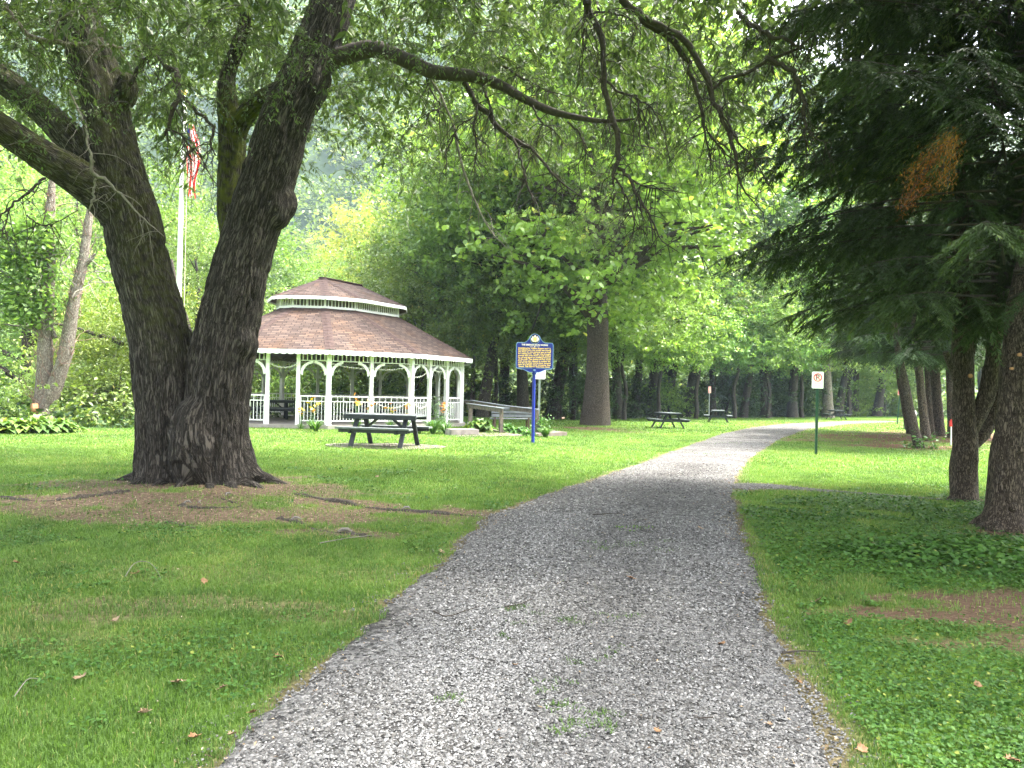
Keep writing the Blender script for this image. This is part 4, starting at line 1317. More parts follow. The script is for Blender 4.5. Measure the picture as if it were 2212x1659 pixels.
# walkway along the gazebo
w = [G(985, 944), G(1100, 943), G(1225, 942), G(1195, 937), G(1100, 935), G(1000, 936)]
a = Acc(); zq = max(p.z for p in w)
a.slab([(p.x, p.y) for p in w], zq - .15, zq + .015)
tag(a.build('walkway', surf('pink_concrete', [(0.09, 0.072, 0.06), (0.132, 0.111, 0.096)], 4, .9, .2)), kind='structure')
q = G(1000, 941)
a = Acc(); a.box((0, 0, .09), (.95, .55, .2), 0, None, .97); o = a.build('stone_step', M['stone']); o.location = (q.x - .05, q.y + .35, q.z); o.rotation_euler.z = R(25)
tag(o, 'low flat stone step beside the side opening of the gazebo', 'step')
q = G(1019, 929)
a = Acc(); a.tube([(0, 0, -.05), (0, 0, .05), (.01, 0, .2), (.02, .01, .26), (.02, .01, .28)], [.22, .21, .195, .17, .10], 11, True, .18); o = a.build('stone_block', M['stone']); o.location = (q.x, q.y, q.z)
tag(o, 'squat grey stone block between the flat step and the hosta', 'stone')

# ------------------------------------------------------------------ the big two-stemmed tree
PXM = 1 / F
def stem_px(rows, k=40):
    """rows of (u, v, distance, width in px) -> resampled rows x, y, z, radius"""
    o = []
    for (u, v, Yd, w) in rows:
        p = P(u, v, Yd)
        o.append((p.x, p.y, p.z, w * Yd * PXM / 2))
    return spline(o, k)
TY = 11.4
L_STEM = stem_px([(352, 1090, TY, 140), (358, 1020, TY, 128), (359, 955, TY, 124), (354, 875, TY, 122), (349, 744, TY, 124), (307, 583, TY, 118), (285, 480, TY, 118), (262, 390, TY, 106), (238, 300, TY + .1, 100), (222, 200, TY + .2, 97), (190, 100, TY + .3, 94), (165, 0, TY + .4, 84), (130, -180, TY + .4, 70), (60, -420, TY + .6, 50), (-20, -700, TY + .9, 26)], 90)
L_LIMB1 = stem_px([(300, 520, TY, 80), (262, 462, TY - .1, 92), (210, 412, TY - .2, 88), (140, 366, TY - .4, 76), (70, 322, TY - .6, 66), (0, 276, TY - .8, 62), (-90, 215, TY - 1.0, 54), (-260, 100, TY - 1.2, 40), (-480, -60, TY - 1.5, 20)], 60)
L_LIMB2 = stem_px([(275, 470, TY + .1, 70), (238, 400, TY + .15, 80), (196, 346, TY + .2, 74), (150, 296, TY + .3, 64), (105, 252, TY + .5, 60), (50, 204, TY + .7, 58), (0, 170, TY + .9, 58), (-90, 110, TY + 1.2, 50), (-250, -30, TY + 1.6, 36), (-420, -220, TY + 2, 18)], 60)
R_STEM = stem_px([(488, 1090, TY, 140), (480, 1020, TY, 130), (474, 955, TY, 126), (471, 875, TY, 130), (486, 744, TY, 134), (521, 583, TY, 116), (545, 500, TY, 112), (569, 420, TY, 112), (590, 352, TY, 112), (622, 250, TY, 104), (657, 176, TY, 104), (688, 90, TY, 98), (722, 0, TY, 90), (775, -180, TY, 74), (840, -420, TY, 52), (900, -760, TY, 24)], 90)
MOSSY = stem_px([(530, 580, TY + .3, 40), (505, 530, TY + .35, 50), (496, 470, TY + .4, 52), (497, 400, TY + .45, 56), (501, 340, TY + .5, 58), (500, 280, TY + .5, 56), (491, 215, TY + .5, 46), (493, 160, TY + .5, 34), (514, 100, TY + .5, 30), (530, 40, TY + .5, 26), (542, -80, TY + .5, 22), (560, -260, TY + .6, 14)], 60)
MOSSY2 = stem_px([(503, 310, TY + .5, 44), (522, 262, TY + .45, 42), (553, 224, TY + .35, 40), (595, 198, TY + .2, 38), (640, 180, TY, 30)], 24)
R_LIMB = stem_px([(690, 135, TY, 40), (734, 123, TY, 40), (796, 106, TY - .1, 38), (837, 113, TY - .2, 34), (898, 139, TY - .4, 32), (939, 156, TY - .5, 30), (1021, 165, TY - .8, 26), (1083, 185, TY - 1, 22), (1124, 209, TY - 1.2, 19), (1185, 238, TY - 1.4, 17), (1247, 254, TY - 1.6, 13), (1308, 262, TY - 1.8, 9), (1370, 257, TY - 2, 4)], 60)
UP_LIMB = stem_px([(760, -130, TY, 60), (900, -260, TY - .8, 54), (1080, -290, TY - 1.5, 48), (1200, -180, TY - 2, 38), (1262, -60, TY - 2.2, 24), (1268, 10, TY - 2.2, 18)], 40)
UP_LIMB2 = stem_px([(830, -390, TY, 50), (1000, -460, TY - 1, 46), (1200, -380, TY - 1.9, 36), (1310, -160, TY - 2.2, 28), (1350, -20, TY - 2.3, 18)], 40)
STEMS = [L_STEM, L_LIMB1, L_LIMB2, R_STEM, MOSSY, MOSSY2, R_LIMB, UP_LIMB, UP_LIMB2]
a = Acc()
for s in STEMS:
    if s is R_LIMB or s is UP_LIMB or s is UP_LIMB2: continue
    a.tube(s[:, :3], s[:, 3], 28)
# root flare: buttress roots running out and under
ROOTS = []
bz = gz1(TREE_X, TREE_Y)
for (u0, v0, w0, u1, v1, w1, dY) in ((338, 960, 66, 268, 1054, 20, .0), (350, 985, 66, 302, 1080, 22, -.4), (400, 1000, 80, 388, 1094, 20, -.6), (450, 1010, 70, 452, 1096, 20, -.6),
                                     (498, 985, 66, 550, 1078, 22, -.4), (508, 955, 66, 600, 1052, 20, .05), (490, 985, 84, 500, 1094, 22, -.5), (360, 990, 84, 345, 1094, 22, -.5)):
    p = P(u0, v0, TY); q = P(u1, v1, TY + dY)
    g = gz1(q.x, q.y)
    mid = P(u0 * .62 + u1 * .38, v0 * .35 + v1 * .65, TY + dY * .4)
    e = Vector((q.x + (q.x - TREE_X) * .25, q.y + (q.y - TREE_Y) * .3, 0)); e.z = gz1(e.x, e.y) - .10
    s = spline([(p.x, p.y, p.z, w0 * TY * PXM / 2), (mid.x, mid.y, mid.z, (w0 * .42 + w1 * .58) * TY * PXM / 2), (q.x, q.y, g + .0, w1 * TY * PXM / 2), (e.x, e.y, e.z, .06)], 14)
    ROOTS.append(s)
    a.tube(s[:, :3], s[:, 3], 14)
b_ = P(640, 432, TY); a.ball(tuple(b_ - Vector((.13, 0, .05))), (.15, .16, .24), 14, 9)        # burl
b_ = P(618, 455, TY - .05); a.ball(tuple(b_ - Vector((.08, 0, 0))), (.15, .2, .30), 14, 9)
b_ = P(552, 742, TY - .1); a.ball(tuple(b_ - Vector((.12, 0, 0))), (.14, .3, .24), 12, 8)
b_ = P(287, 190, TY + .1); a.ball(tuple(b_ - Vector((.08, 0, .05))), (.15, .18, .3), 12, 8)
b_ = P(425, 960, TY - .25); a.ball(tuple(b_), (.38, .42, .75), 16, 10)
me = a.mesh('raw', None)
ob = link('raw', me)
md = ob.modifiers.new('r', 'REMESH'); md.mode = 'VOXEL'; md.voxel_size = .024
sm = ob.modifiers.new('s', 'SMOOTH'); sm.iterations = 6; sm.factor = .5
bpy.context.view_layer.update()
dg = bpy.context.evaluated_depsgraph_get()
trunk_me = bpy.data.meshes.new_from_object(ob.evaluated_get(dg))
bpy.data.objects.remove(ob); bpy.data.meshes.remove(me)
trunk_me.name = 'trunk'
def bark_coords(me, stems, amp, moss_fn=None, shift=True):
    n = len(me.vertices)
    co = np.empty(n * 3, np.float32); me.vertices.foreach_get('co', co); co = co.reshape(-1, 3).astype(float)
    no = np.empty(n * 3, np.float32); me.vertices.foreach_get('normal', no); no = no.reshape(-1, 3).astype(float)
    best = np.full(n, 1e9); bk = np.zeros((n, 3)); rad = np.full(n, .1)
    off = 0.0
    for s in stems:
        p, r_ = s[:, :3], s[:, 3]
        arc = np.concatenate([[0], np.cumsum(np.linalg.norm(np.diff(p, axis=0), axis=1))])
        for i in range(len(p) - 1):
            a_, b_ = p[i], p[i + 1]
            ab = b_ - a_; L2 = (ab ** 2).sum() + 1e-12
            t = np.clip(((co - a_) @ ab) / L2, 0, 1)
            w = co - a_ - t[:, None] * ab
            d = np.linalg.norm(w, axis=1) - (r_[i] + (r_[i + 1] - r_[i]) * t)
            k = d < best
            if not k.any(): continue
            best[k] = d[k]
            tg = ab / math.sqrt(L2)
            ref = np.array([1., 0, 0]) - tg * tg[0]; ref /= np.linalg.norm(ref)
            bi = np.cross(tg, ref)
            wu = w[k] / (np.linalg.norm(w[k], axis=1)[:, None] + 1e-9)
            rr = r_[i] + (r_[i + 1] - r_[i]) * t[k]
            bk[k, 0] = (wu @ ref) * rr + off; bk[k, 1] = (wu @ bi) * rr; bk[k, 2] = arc[i] + t[k] * math.sqrt(L2) + off
            rad[k] = rr
        off += 7.3
    q = bk * np.array([9, 9, 1.9])
    q2 = q + 1.2 * (vnoise(bk * np.array([3, 3, 2.5]))[:, None] - .5)
    r1 = 1 - np.abs(2 * vnoise(q2) - 1)
    r2 = 1 - np.abs(2 * vnoise(q2 * np.array([2.1, 2.1, 2.6]) + 11) - 1)
    r3 = vnoise(bk * np.array([30, 30, 16]))
    h = .62 * (1 - r1 ** 2.2) + .28 * (1 - r2 ** 1.6) + .15 * r3
    big = vnoise(co * 1.7) - .5
    dsp = amp * np.clip(rad / .3, .25, 1.15) * (h - .55) + .03 * big * np.clip(rad / .3, .2, 1)
    co += no * dsp[:, None]
    me.vertices.foreach_set('co', co.astype(np.float32).ravel())
    at = me.attributes.new('bk', 'FLOAT_VECTOR', 'POINT'); at.data.foreach_set('vector', bk.astype(np.float32).ravel())
    am = me.attributes.new('moss', 'FLOAT', 'POINT')
    ms = np.zeros(n) if moss_fn is None else moss_fn(co, no, bk)
    am.data.foreach_set('value', ms.astype(np.float32))
    me.update()
    me.polygons.foreach_set('use_smooth', np.full(len(me.polygons), True))
    me.materials.clear(); me.materials.append(M['bark_big'])
mc = P(500, 360, TY + .5)
mcs = np.array([tuple(P(u, v, TY + .45)) for u, v in ((498, 480), (498, 400), (502, 330), (505, 270), (545, 225))])
def moss_fn(co, no, bk):
    d = np.min(np.linalg.norm(co[:, None, :] - mcs[None], axis=2), axis=1)
    m1 = smooth((.62 - d) / .35)
    z = co[:, 2]
    m2 = .55 * smooth((no[:, 2] - .15) / .5) * smooth((z - 2.6) / 1.0)
    m3 = .38 * smooth((-.1 + no[:, 0] * .6 + .5) / .6) * smooth((3.2 - np.abs(z - 4.6)) / 1.5) * (co[:, 0] < -4.6)
    return np.clip(np.maximum(m1, np.maximum(m2, m3)), 0, 1)
bark_coords(trunk_me, [s for s in STEMS if s is not R_LIMB and s is not UP_LIMB and s is not UP_LIMB2] + ROOTS, .055, moss_fn)
big = empty('willow_tree', (0, 0, 0), 0, 'huge dark furrowed tree with two leaning stems and mossy limbs, left of the path', 'tree')
big.location = (TREE_X, TREE_Y, bz)
BO = Matrix.Translation((-TREE_X, -TREE_Y, -bz))
def badd(o):
    o.data.transform(BO); o.parent = big
    return o
badd(link('trunk', trunk_me))
def limb_mesh(stems, name, mat, sides=12, jit=.12, sub=False):
    a = Acc()
    for s in stems: a.tube(s[:, :3], s[:, 3], sides, True, jit)
    return a.build(name, mat, None, True)
for s in (R_LIMB, UP_LIMB, UP_LIMB2): badd(limb_mesh([s], 'limb', M['twigwood'], 14))
# drooping bare branches, measured on the photo
def br(rows, Yd0, Yd1, k=22):
    n = len(rows)
    rows = [(u, v, Yd0 + (Yd1 - Yd0) * i / (n - 1), w) for i, (u, v, w) in enumerate(rows)]
    return stem_px(rows, k)
def c7(pts):   # crop coordinates of one enlargement to photo pixels
    return [(734 + x / 2.438, y / 2.438, w / 2.438) for x, y, w in pts]
BR = [
    ([c7([(660, 440, 30), (720, 540, 30), (810, 640, 28), (900, 720, 23), (1000, 780, 19), (1090, 880, 15), (1150, 940, 11), (1300, 1060, 5)])], 10.9, 10.3, 'twigwood'),
    ([c7([(455, 370, 16), (490, 430, 13), (540, 520, 14), (600, 680, 15), (640, 870, 15), (690, 1000, 13), (730, 1100, 10), (800, 1220, 7), (880, 1310, 4)])], 11.1, 10.6, 'paletwig'),
    ([c7([(900, 720, 14), (930, 760, 13), (960, 860, 12), (980, 950, 11), (1010, 1030, 9), (1030, 1100, 4)])], 10.6, 10.3, 'twigwood'),
    ([c7([(735, 410, 16), (755, 460, 14), (780, 520, 13), (800, 600, 12), (812, 650, 8)])], 10.8, 10.7, 'twigwood'),
    ([c7([(725, 550, 14), (712, 620, 13), (702, 700, 12), (725, 800, 9), (690, 920, 4)])], 10.7, 10.5, 'twigwood'),
    ([c7([(690, 630, 9), (630, 660, 8), (590, 740, 7), (560, 800, 6), (560, 960, 3)])], 10.7, 10.6, 'twigwood'),
    ([c7([(1020, 560, 11), (1060, 640, 9), (1130, 690, 7), (1200, 780, 4)])], 10.0, 9.8, 'twigwood'),
    ([c7([(1200, 640, 11), (1260, 700, 10), (1290, 770, 8), (1310, 850, 4)])], 9.8, 9.6, 'twigwood'),
    ([c7([(450, 390, 9), (480, 480, 8), (530, 560, 8), (470, 600, 6), (450, 680, 3)])], 11.0, 10.8, 'twigwood'),
    ([c7([(860, 350, 14), (940, 400, 12), (1040, 450, 9), (1100, 480, 6), (1250, 520, 3)])], 10.4, 10.0, 'twigwood'),
    ([c7([(1300, -40, 40), (1300, 0, 38), (1312, 60, 37), (1360, 130, 33), (1385, 230, 31), (1390, 350, 30), (1405, 500, 30), (1430, 620, 30), (1460, 700, 30), (1466, 800, 28), (1458, 880, 24), (1442, 950, 12)])], 9.2, 9.4, 'twigwood'),
    ([c7([(1462, 880, 20), (1495, 895, 20), (1535, 950, 18), (1570, 1040, 16), (1620, 1110, 14), (1650, 1180, 11), (1700, 1270, 7), (1790, 1330, 3)])], 9.4, 9.4, 'twigwood'),
    ([c7([(1440, 930, 12), (1480, 980, 11), (1520, 1060, 9), (1545, 1130, 7), (1550, 1220, 4)])], 9.4, 9.3, 'twigwood'),
    ([c7([(1545, 955, 10), (1620, 985, 9), (1700, 1000, 7), (1830, 1020, 4)])], 9.4, 9.5, 'twigwood'),
    ([c7([(1405, 425, 15), (1460, 475, 14), (1520, 500, 13), (1565, 515, 12), (1575, 620, 10), (1580, 740, 5)])], 9.3, 9.2, 'twigwood'),
    ([c7([(1565, 515, 9), (1640, 570, 8), (1700, 680, 6), (1720, 790, 3)])], 9.2, 9.1, 'twigwood'),
    ([c7([(1340, 70, 12), (1400, 62, 11), (1470, 78, 9), (1540, 110, 7), (1600, 200, 4)])], 9.2, 9.1, 'twigwood'),
    ([c7([(1290, 50, 10), (1285, 150, 10), (1283, 230, 9), (1310, 290, 4)])], 9.2, 9.1, 'twigwood'),
    ([c7([(1400, -60, 44), (1490, 0, 42), (1560, 60, 42), (1640, 130, 38), (1740, 210, 34), (1830, 310, 31), (1860, 400, 26), (1880, 500, 22), (1910, 580, 17), (1912, 650, 13), (1935, 760, 9), (1960, 850, 4)])], 9.2, 9.3, 'twigwood'),
    ([c7([(1590, 80, 30), (1660, 120, 36), (1750, 170, 36), (1850, 250, 36), (1900, 350, 34), (1950, 470, 32), (1980, 560, 27), (2020, 650, 23), (2060, 740, 21), (2090, 850, 17), (2110, 950, 13), (2150, 1030, 9), (2230, 1120, 4)])], 9.1, 9.3, 'twigwood'),
    ([c7([(1975, 545, 14), (2030, 620, 13), (2110, 760, 11), (2180, 830, 9), (2260, 980, 5)])], 9.2, 9.1, 'twigwood'),
    ([c7([(1890, 540, 10), (1920, 660, 10), (1990, 760, 9), (2060, 830, 7), (2160, 900, 4)])], 9.2, 9.3, 'twigwood'),
    ([c7([(1955, 470, 18), (2000, 435, 20), (2060, 405, 20), (2130, 390, 20), (2200, 350, 19), (2290, 300, 18), (2400, 260, 14), (2500, 180, 10)])], 9.2, 9.0, 'twigwood'),
]
def c8(pts): return [((1800 + x / 2.0737) * .864, y / 2.0737 * .864, w * .864 / 2.0737) for x, y, w in pts]
BR += [([c8([(240, 300, 26), (340, 350, 26), (395, 410, 26), (420, 480, 24), (432, 560, 22), (436, 640, 18), (440, 720, 9)])], 8.8, 8.9, 'twigwood'),
       ([c8([(436, 640, 12), (470, 690, 11), (520, 730, 8), (580, 740, 4)])], 8.9, 8.9, 'twigwood'),
       ([c8([(90, 60, 22), (120, 95, 24), (190, 140, 26), (260, 190, 24), (340, 200, 18), (430, 260, 12)])], 9.2, 8.8, 'twigwood')]
def c1(pts): return [(x / 2.844 * 1.0 * .864 / .864 if False else x * 900 / 2212 * .864, y * 675 / 1659 * .864, w * 900 / 2212 * .864) for x, y, w in pts]
BR += [([c1([(800, 520, 28), (850, 430, 24), (900, 360, 22), (960, 340, 20), (1030, 420, 30), (1090, 440, 40), (1080, 520, 38), (1100, 580, 34), (1060, 690, 26), (1030, 780, 20), (1015, 830, 10)])], 11.0, 10.7, 'twigwood'),
       ([c1([(1105, 585, 22), (1220, 690, 22), (1310, 790, 18), (1295, 880, 12), (1330, 960, 6)])], 10.8, 10.8, 'twigwood'),
       ([c1([(1030, 790, 14), (1130, 840, 14), (1160, 900, 11), (1220, 930, 9), (1280, 1060, 6), (1350, 1150, 3)])], 10.7, 10.7, 'twigwood'),
       ([c1([(1130, 850, 10), (1160, 950, 8), (1180, 1020, 4)])], 10.7, 10.7, 'twigwood'),
       ([c1([(20, 20, 26), (80, 100, 26), (130, 180, 30), (200, 235, 32), (300, 255, 34), (420, 275, 26), (560, 270, 22), (660, 285, 20), (760, 300, 14)])], 9.6, 9.9, 'bark_pale'),
       ([c1([(330, 230, 14), (350, 150, 13), (430, 80, 14), (540, 45, 10), (700, 10, 6)])], 9.7, 9.7, 'paletwig'),
       ([c1([(535, 250, 12), (560, 190, 12), (590, 170, 11), (545, 80, 8), (530, 0, 6)])], 9.7, 9.7, 'paletwig'),
       ([c1([(310, 200, 9), (305, 100, 8), (320, 0, 7)])], 9.6, 9.6, 'paletwig'),
       ([c1([(560, 960, 18), (570, 1060, 20), (640, 1100, 18), (760, 1210, 14), (880, 1340, 9), (1010, 1450, 4)])], 10.6, 10.6, 'paletwig'),
       ([c1([(585, 1090, 14), (575, 1180, 14), (560, 1260, 12), (540, 1310, 8)])], 10.6, 10.6, 'paletwig'),
       ([c1([(430, 560, 12), (480, 680, 14), (530, 780, 14), (545, 900, 14), (570, 1000, 14)])], 10.6, 10.6, 'paletwig'),
       ([c1([(280, 1090, 18), (200, 1160, 16), (90, 1250, 14), (0, 1330, 10)])], 10.4, 10.1, 'twigwood'),
       ([c1([(60, 1270, 10), (30, 1380, 9), (10, 1460, 6)])], 10.2, 10.1, 'twigwood'),
       ([c1([(160, 1320, 9), (250, 1380, 9), (340, 1370, 7), (480, 1290, 5)])], 10.3, 10.4, 'twigwood')]
# fine hanging twigs grow from every bare branch
def grow_twig(p, d, L, r0, grav, wig, k=7):
    pts = [np.array(p)]
    d = np.array(d, float)
    for i in range(k):
        d = d + wig * rng.normal(size=3) + np.array([0, 0, -grav])
        d /= np.linalg.norm(d)
        pts.append(pts[-1] + d * L / k)
    return np.array(pts), np.linspace(r0, r0 * .25, k + 1)
for rows, y0, y1, mtn in BR:
    s = br(rows[0], y0, y1)
    s[:, :3] += .012 * rng.normal(size=(len(s), 3)) * np.minimum(1, s[:, 3:4] / .02)
    a = Acc()
    a.tube(s[:, :3], s[:, 3], 8, True, .25)
    L = np.linalg.norm(np.diff(s[:, :3], axis=0), axis=1).sum()
    pale = mtn != 'twigwood'
    for _ in range(int((4 + L * 11) * (.45 if pale else 1))):
        i = rng.integers(3, len(s))
        d = rng.normal(size=3) * .8 + np.array([0, 0, -.5])
        pts, rr = grow_twig(s[i, :3], d / np.linalg.norm(d), rng.uniform(.25, .85), min(.006, s[i, 3] * .6) + .0015, .22, .22)
        a.tube(pts, rr, 4, False)
        for _2 in range(rng.integers(1, 4)):
            j = rng.integers(2, len(pts) - 1)
            d2 = rng.normal(size=3) * .7 + np.array([0, 0, -.6])
            p2, r2_ = grow_twig(pts[j], d2 / np.linalg.norm(d2), rng.uniform(.12, .4), .0028, .2, .22, 5)
            a.tube(p2, r2_, 3, False)
    badd(a.build('dead_branch' if pale else 'hanging_branch', M[mtn], None, True))
# tangle of pale dead twigs hanging in front of the pale trunk
a = Acc()
tcn = P(1300, 478, 9.5)
for _ in range(260):
    c = np.array(tcn) + rng.normal(size=3) * np.array([.22, .15, .27]) + np.array([0, 0, .1])
    d = rng.normal(size=3) + np.array([.1, 0, -.5])
    pts, rr = grow_twig(c, d / np.linalg.norm(d), rng.uniform(.2, .6), .0022, .12, .4, 7)
    a.tube(pts, rr, 3, False)
badd(a.build('twig_tangle', M['paletwig'], None))
# crown: leafy twigs; the low drooping skirt is what the photo shows, the unseen rest above is spread to shade the foreground
def skirt(x, y):  # metres
    """lowest foliage height over the ground plan"""
    return 5.85 + .9 * (fbm2(x, y, .5, 17) - .5) * 2 - .16 * np.clip(x + 2, 0, 6) * 0
M['leaf_big'] = leafmat('narrow_leaves', [(.045, .07, .028), (.082, .118, .046), (.135, .18, .066), (.22, .25, .08)], [0, .45, .85, 1], .42, .5, .35)
crown = Acc(); ctw = Acc()
def spray(C, ntw, L, per, size, t0):
    """a few drooping twigs from one point, leaves set alternately along each"""
    for _ in range(ntw):
        d = unit(rng.normal(size=(1, 3)) * np.array([1, 1, .35]) + np.array([0, 0, -.15]))[0]
        ln = L * rng.uniform(.6, 1.25)
        t = np.linspace(0, 1, 5)
        pts = C + d * (ln * t)[:, None]; pts[:, 2] -= .45 * ln * t ** 2
        ctw.tube(pts, np.linspace(.0045, .0012, 5), 3, False)
        n = max(4, int(per * rng.uniform(.6, 1.3)))
        tt = rng.uniform(.08, 1.05, n)
        p = np.stack([np.interp(tt, t, pts[:, j]) for j in range(3)], -1)
        tg = unit(d[None] - np.array([0, 0, .9])[None] * tt[:, None])
        sd = unit(np.cross(tg, np.array([0, 0, 1.]))) * np.where(rng.random(n) < .5, 1, -1)[:, None]
        dr = unit(tg * rng.uniform(.3, .9, n)[:, None] + sd * rng.uniform(.4, 1, n)[:, None] + rng.normal(size=(n, 3)) * .3 - np.array([0, 0, .25]))
        sz = size * rng.uniform(.6, 1.2, n)
        leaves(crown, p + dr * (sz * .5)[:, None] + rng.normal(size=(n, 3)) * .018, sz, sz * .36, np.clip(t0 + rng.normal(0, .13, n), 0, 1), dr, .9, 0, .15)
def clumps(n, xr, yr, zfn, per, size, L, ntw, tint0):
    x = rng.uniform(*xr, n); y = rng.uniform(*yr, n)
    z = zfn(x, y)
    k = ~np.isnan(z)
    for C in np.stack([x, y, z], -1)[k]:
        spray(C, ntw, L, per, size, rng.normal(tint0, .13))
env = lambda x, y: np.clip(1 - ((x + 2.6) / 11.5) ** 2 - ((y - 9.4) / 8.2) ** 2, 0, 1)
def z_low(x, y):
    e = env(x, y)
    z = skirt(x, y) + np.abs(rng.normal(0, .75, len(x))) + (1 - np.sqrt(e)) * .2
    return np.where(e > .02, z, np.nan)
def z_high(x, y):
    e = env(x, y)
    z = skirt(x, y) + 1.0 + rng.random(len(x)) ** 1.2 * 6.0 * np.sqrt(e)
    return np.where(e > .02, z, np.nan)
clumps(640, (-13.5, 5.4), (4.0, 18), z_low, 24, .078, .62, 4, .38)
clumps(2000, (-13.5, 9.0), (1.5, 18), z_high, 24, .20, 1.0, 4, .4)
# thicker sprays seen at the top of the photo
SPR = [(60, 60), (20, 130), (110, 120), (250, 60), (300, 130), (330, 60), (380, 110), (400, 40), (420, 170), (450, 120), (470, 60), (350, 200), (560, 110), (600, 40), (620, 120), (650, 170), (700, 60), (690, 130), (740, 170),
       (780, 50), (840, 40), (860, 90), (920, 60), (960, 100), (1010, 60), (1060, 110), (1010, 130), (1100, 60), (1150, 110), (900, 110), (560, 60), (30, 40), (170, 160), (60, 220), (120, 210), (20, 300), (90, 150), (580, 170), (450, 200), (300, 220), (640, 80), (740, 20), (1200, 40), (1130, 160), (960, 30), (530, 20), (240, 20), (90, 10)]
for (u, v) in SPR:
    for _ in range(2):
        Yd = rng.uniform(8.4, 12.5)
        p = P(u + rng.normal(0, 26), v + rng.normal(0, 24), Yd)
        spray(np.array(p), 4, .55, 24, .066, rng.normal(.35, .14))
badd(crown.build('crown', M['leaf_big'], None, False, True))
badd(ctw.build('leafy_twigs', M['twigwood'], None))
# surface roots on the worn ground
for rows, w in (([(640, 1068), (740, 1086), (800, 1098), (870, 1104), (980, 1112), (1040, 1116)], .06), ([(600, 1120), (640, 1128), (690, 1146), (760, 1154), (800, 1160)], .045),
                ([(280, 1062), (180, 1075), (90, 1082), (0, 1076)], .07), ([(390, 1092), (430, 1098), (520, 1094), (480, 1078)], .04), ([(360, 1128), (400, 1138), (440, 1146)], .035)):
    pts = []
    for i, (u, v) in enumerate(rows):
        q = G(u, v); pts.append((q.x, q.y, q.z + .0 + .012 * math.sin(i * 2.3), w * (1 - .6 * i / len(rows))))
    s = spline(pts, 26)
    a = Acc(); a.tube(s[:, :3] - np.array([0, 0, 1]) * s[:, 3:4] * .55, s[:, 3] * (1 + .5 * (rng.random(26) - .5)), 9, True, .5)
    badd(a.build('surface_root', M['bark_far'], None, True))
# ------------------------------------------------------------------ hemlocks
M['hem'] = leafmat('hemlock_needles', [(0.02025, 0.03645, 0.01215), (0.0378, 0.0675, 0.0216), (0.07425, 0.1188, 0.0351), (0.162, 0.2025, 0.054)], [0, .45, .85, 1], .22, .55, .3, .12)
M['hem_dead'] = leafmat('dead_needles', [(0.132, 0.045, 0.009), (0.204, 0.084, 0.012), (0.228, 0.132, 0.018)], None, .3, .6, .2)
def boughs(acc, wood, starts, azs, Ls, dens=.0085, nl=.085, dl=.019, rise=.12, droop=.10, tint=.42, sub=13):
    for (o, az, L) in zip(starts, azs, Ls):
        d = np.array([math.cos(az), math.sin(az), 0]); sd = np.array([-d[1], d[0], 0])
        k = 9
        t = np.linspace(0, 1, k)
        curve = .25 * rng.normal()
        P_ = np.array(o) + d * (L * t)[:, None] + sd * (curve * L * .3 * t ** 2)[:, None]
        P_[:, 2] += rise * L * t - droop * L * t ** 2 * (1 + .5 * rng.random()) - .05 * L * t ** 3
        wood.tube(P_, np.linspace(.006 + .004 * L, .002, k), 5, False)
        m_ = int(L * sub)
        tb = rng.uniform(.12, 1.0, m_) ** .85
        side = np.where(np.arange(m_) % 2 == 0, 1, -1)
        pb = np.stack([np.interp(tb, t, P_[:, j]) for j in range(3)], -1)
        tg = unit(np.stack([np.interp(tb, t, np.gradient(P_[:, j])) for j in range(3)], -1))
        lb = (.22 + .8 * (1 - tb) ** .7) * rng.uniform(.55, 1.15, m_) * min(1, L / 2.2)
        an = rng.uniform(.7, 1.15, m_)
        sv = unit(np.cross(np.array([0, 0, 1.]), tg))
        db = tg * np.cos(an)[:, None] + sv * (np.sin(an) * side)[:, None]
        db[:, 2] -= rng.uniform(.15, .85, m_)
        db = unit(db)
        nn = np.maximum(3, (lb / dens).astype(int))
        idx = np.repeat(np.arange(m_), nn)
        s = rng.random(len(idx)) * lb[idx]
        pn = unit(np.cross(db, np.cross(np.array([0, 0, 1.]), db)))
        sd2 = unit(np.cross(pn, db))
        c0 = pb[idx] + db[idx] * s[:, None]
        c0[:, 2] -= .30 * s ** 2
        sg = np.where(rng.random(len(idx)) < .5, 1, -1)
        dn = db[idx] * rng.uniform(.5, 1.0, len(idx))[:, None] + sd2[idx] * (sg * rng.uniform(.35, .9, len(idx)))[:, None] + rng.normal(size=(len(idx), 3)) * .16
        dn[:, 2] -= .15
        dn = unit(dn)
        tt_ = np.clip(tint + .16 * rng.normal() + .10 * rng.normal(size=len(idx)) + .34 * (s / (lb[idx] + .01) - .5), 0, 1)  # paler toward branchlet ends: sunlit tips put into the tint
        leaves(acc, c0 + dn * nl * .5, nl, dl, tt_, dn, 1.2, 0, .1)
        for j in range(0, m_, 2):
            e = pb[j] + db[j] * lb[j] * .8; e[2] -= .2 * lb[j] ** 2
            wood.tube([pb[j], (pb[j] + e) / 2 + np.array([0, 0, .01]), e], [.004, .003, .001], 3, False)
def hemlock_crown(seed, z0, z1, nb, L0, L1):
    global rng
    old, rng = rng, np.random.default_rng(seed)
    a, w = Acc(), Acc()
    zs = z0 + (z1 - z0) * rng.random(nb)
    az = rng.random(nb) * 6.283
    Ls = (L0 + (L1 - L0) * (zs - z0) / (z1 - z0)) * rng.uniform(.65, 1.1, nb)
    st = np.stack([.1 * np.cos(az), .1 * np.sin(az), zs], -1)
    boughs(a, w, st, az, Ls)
    rng = old
    return a.mesh('needles', M['hem'], False, True), w.mesh('boughs', M['twigwood'], False)
HEM = [hemlock_crown(101, 2.7, 9.5, 135, 3.5, 3.0), hemlock_crown(102, 2.8, 9.5, 125, 3.3, 2.6)]
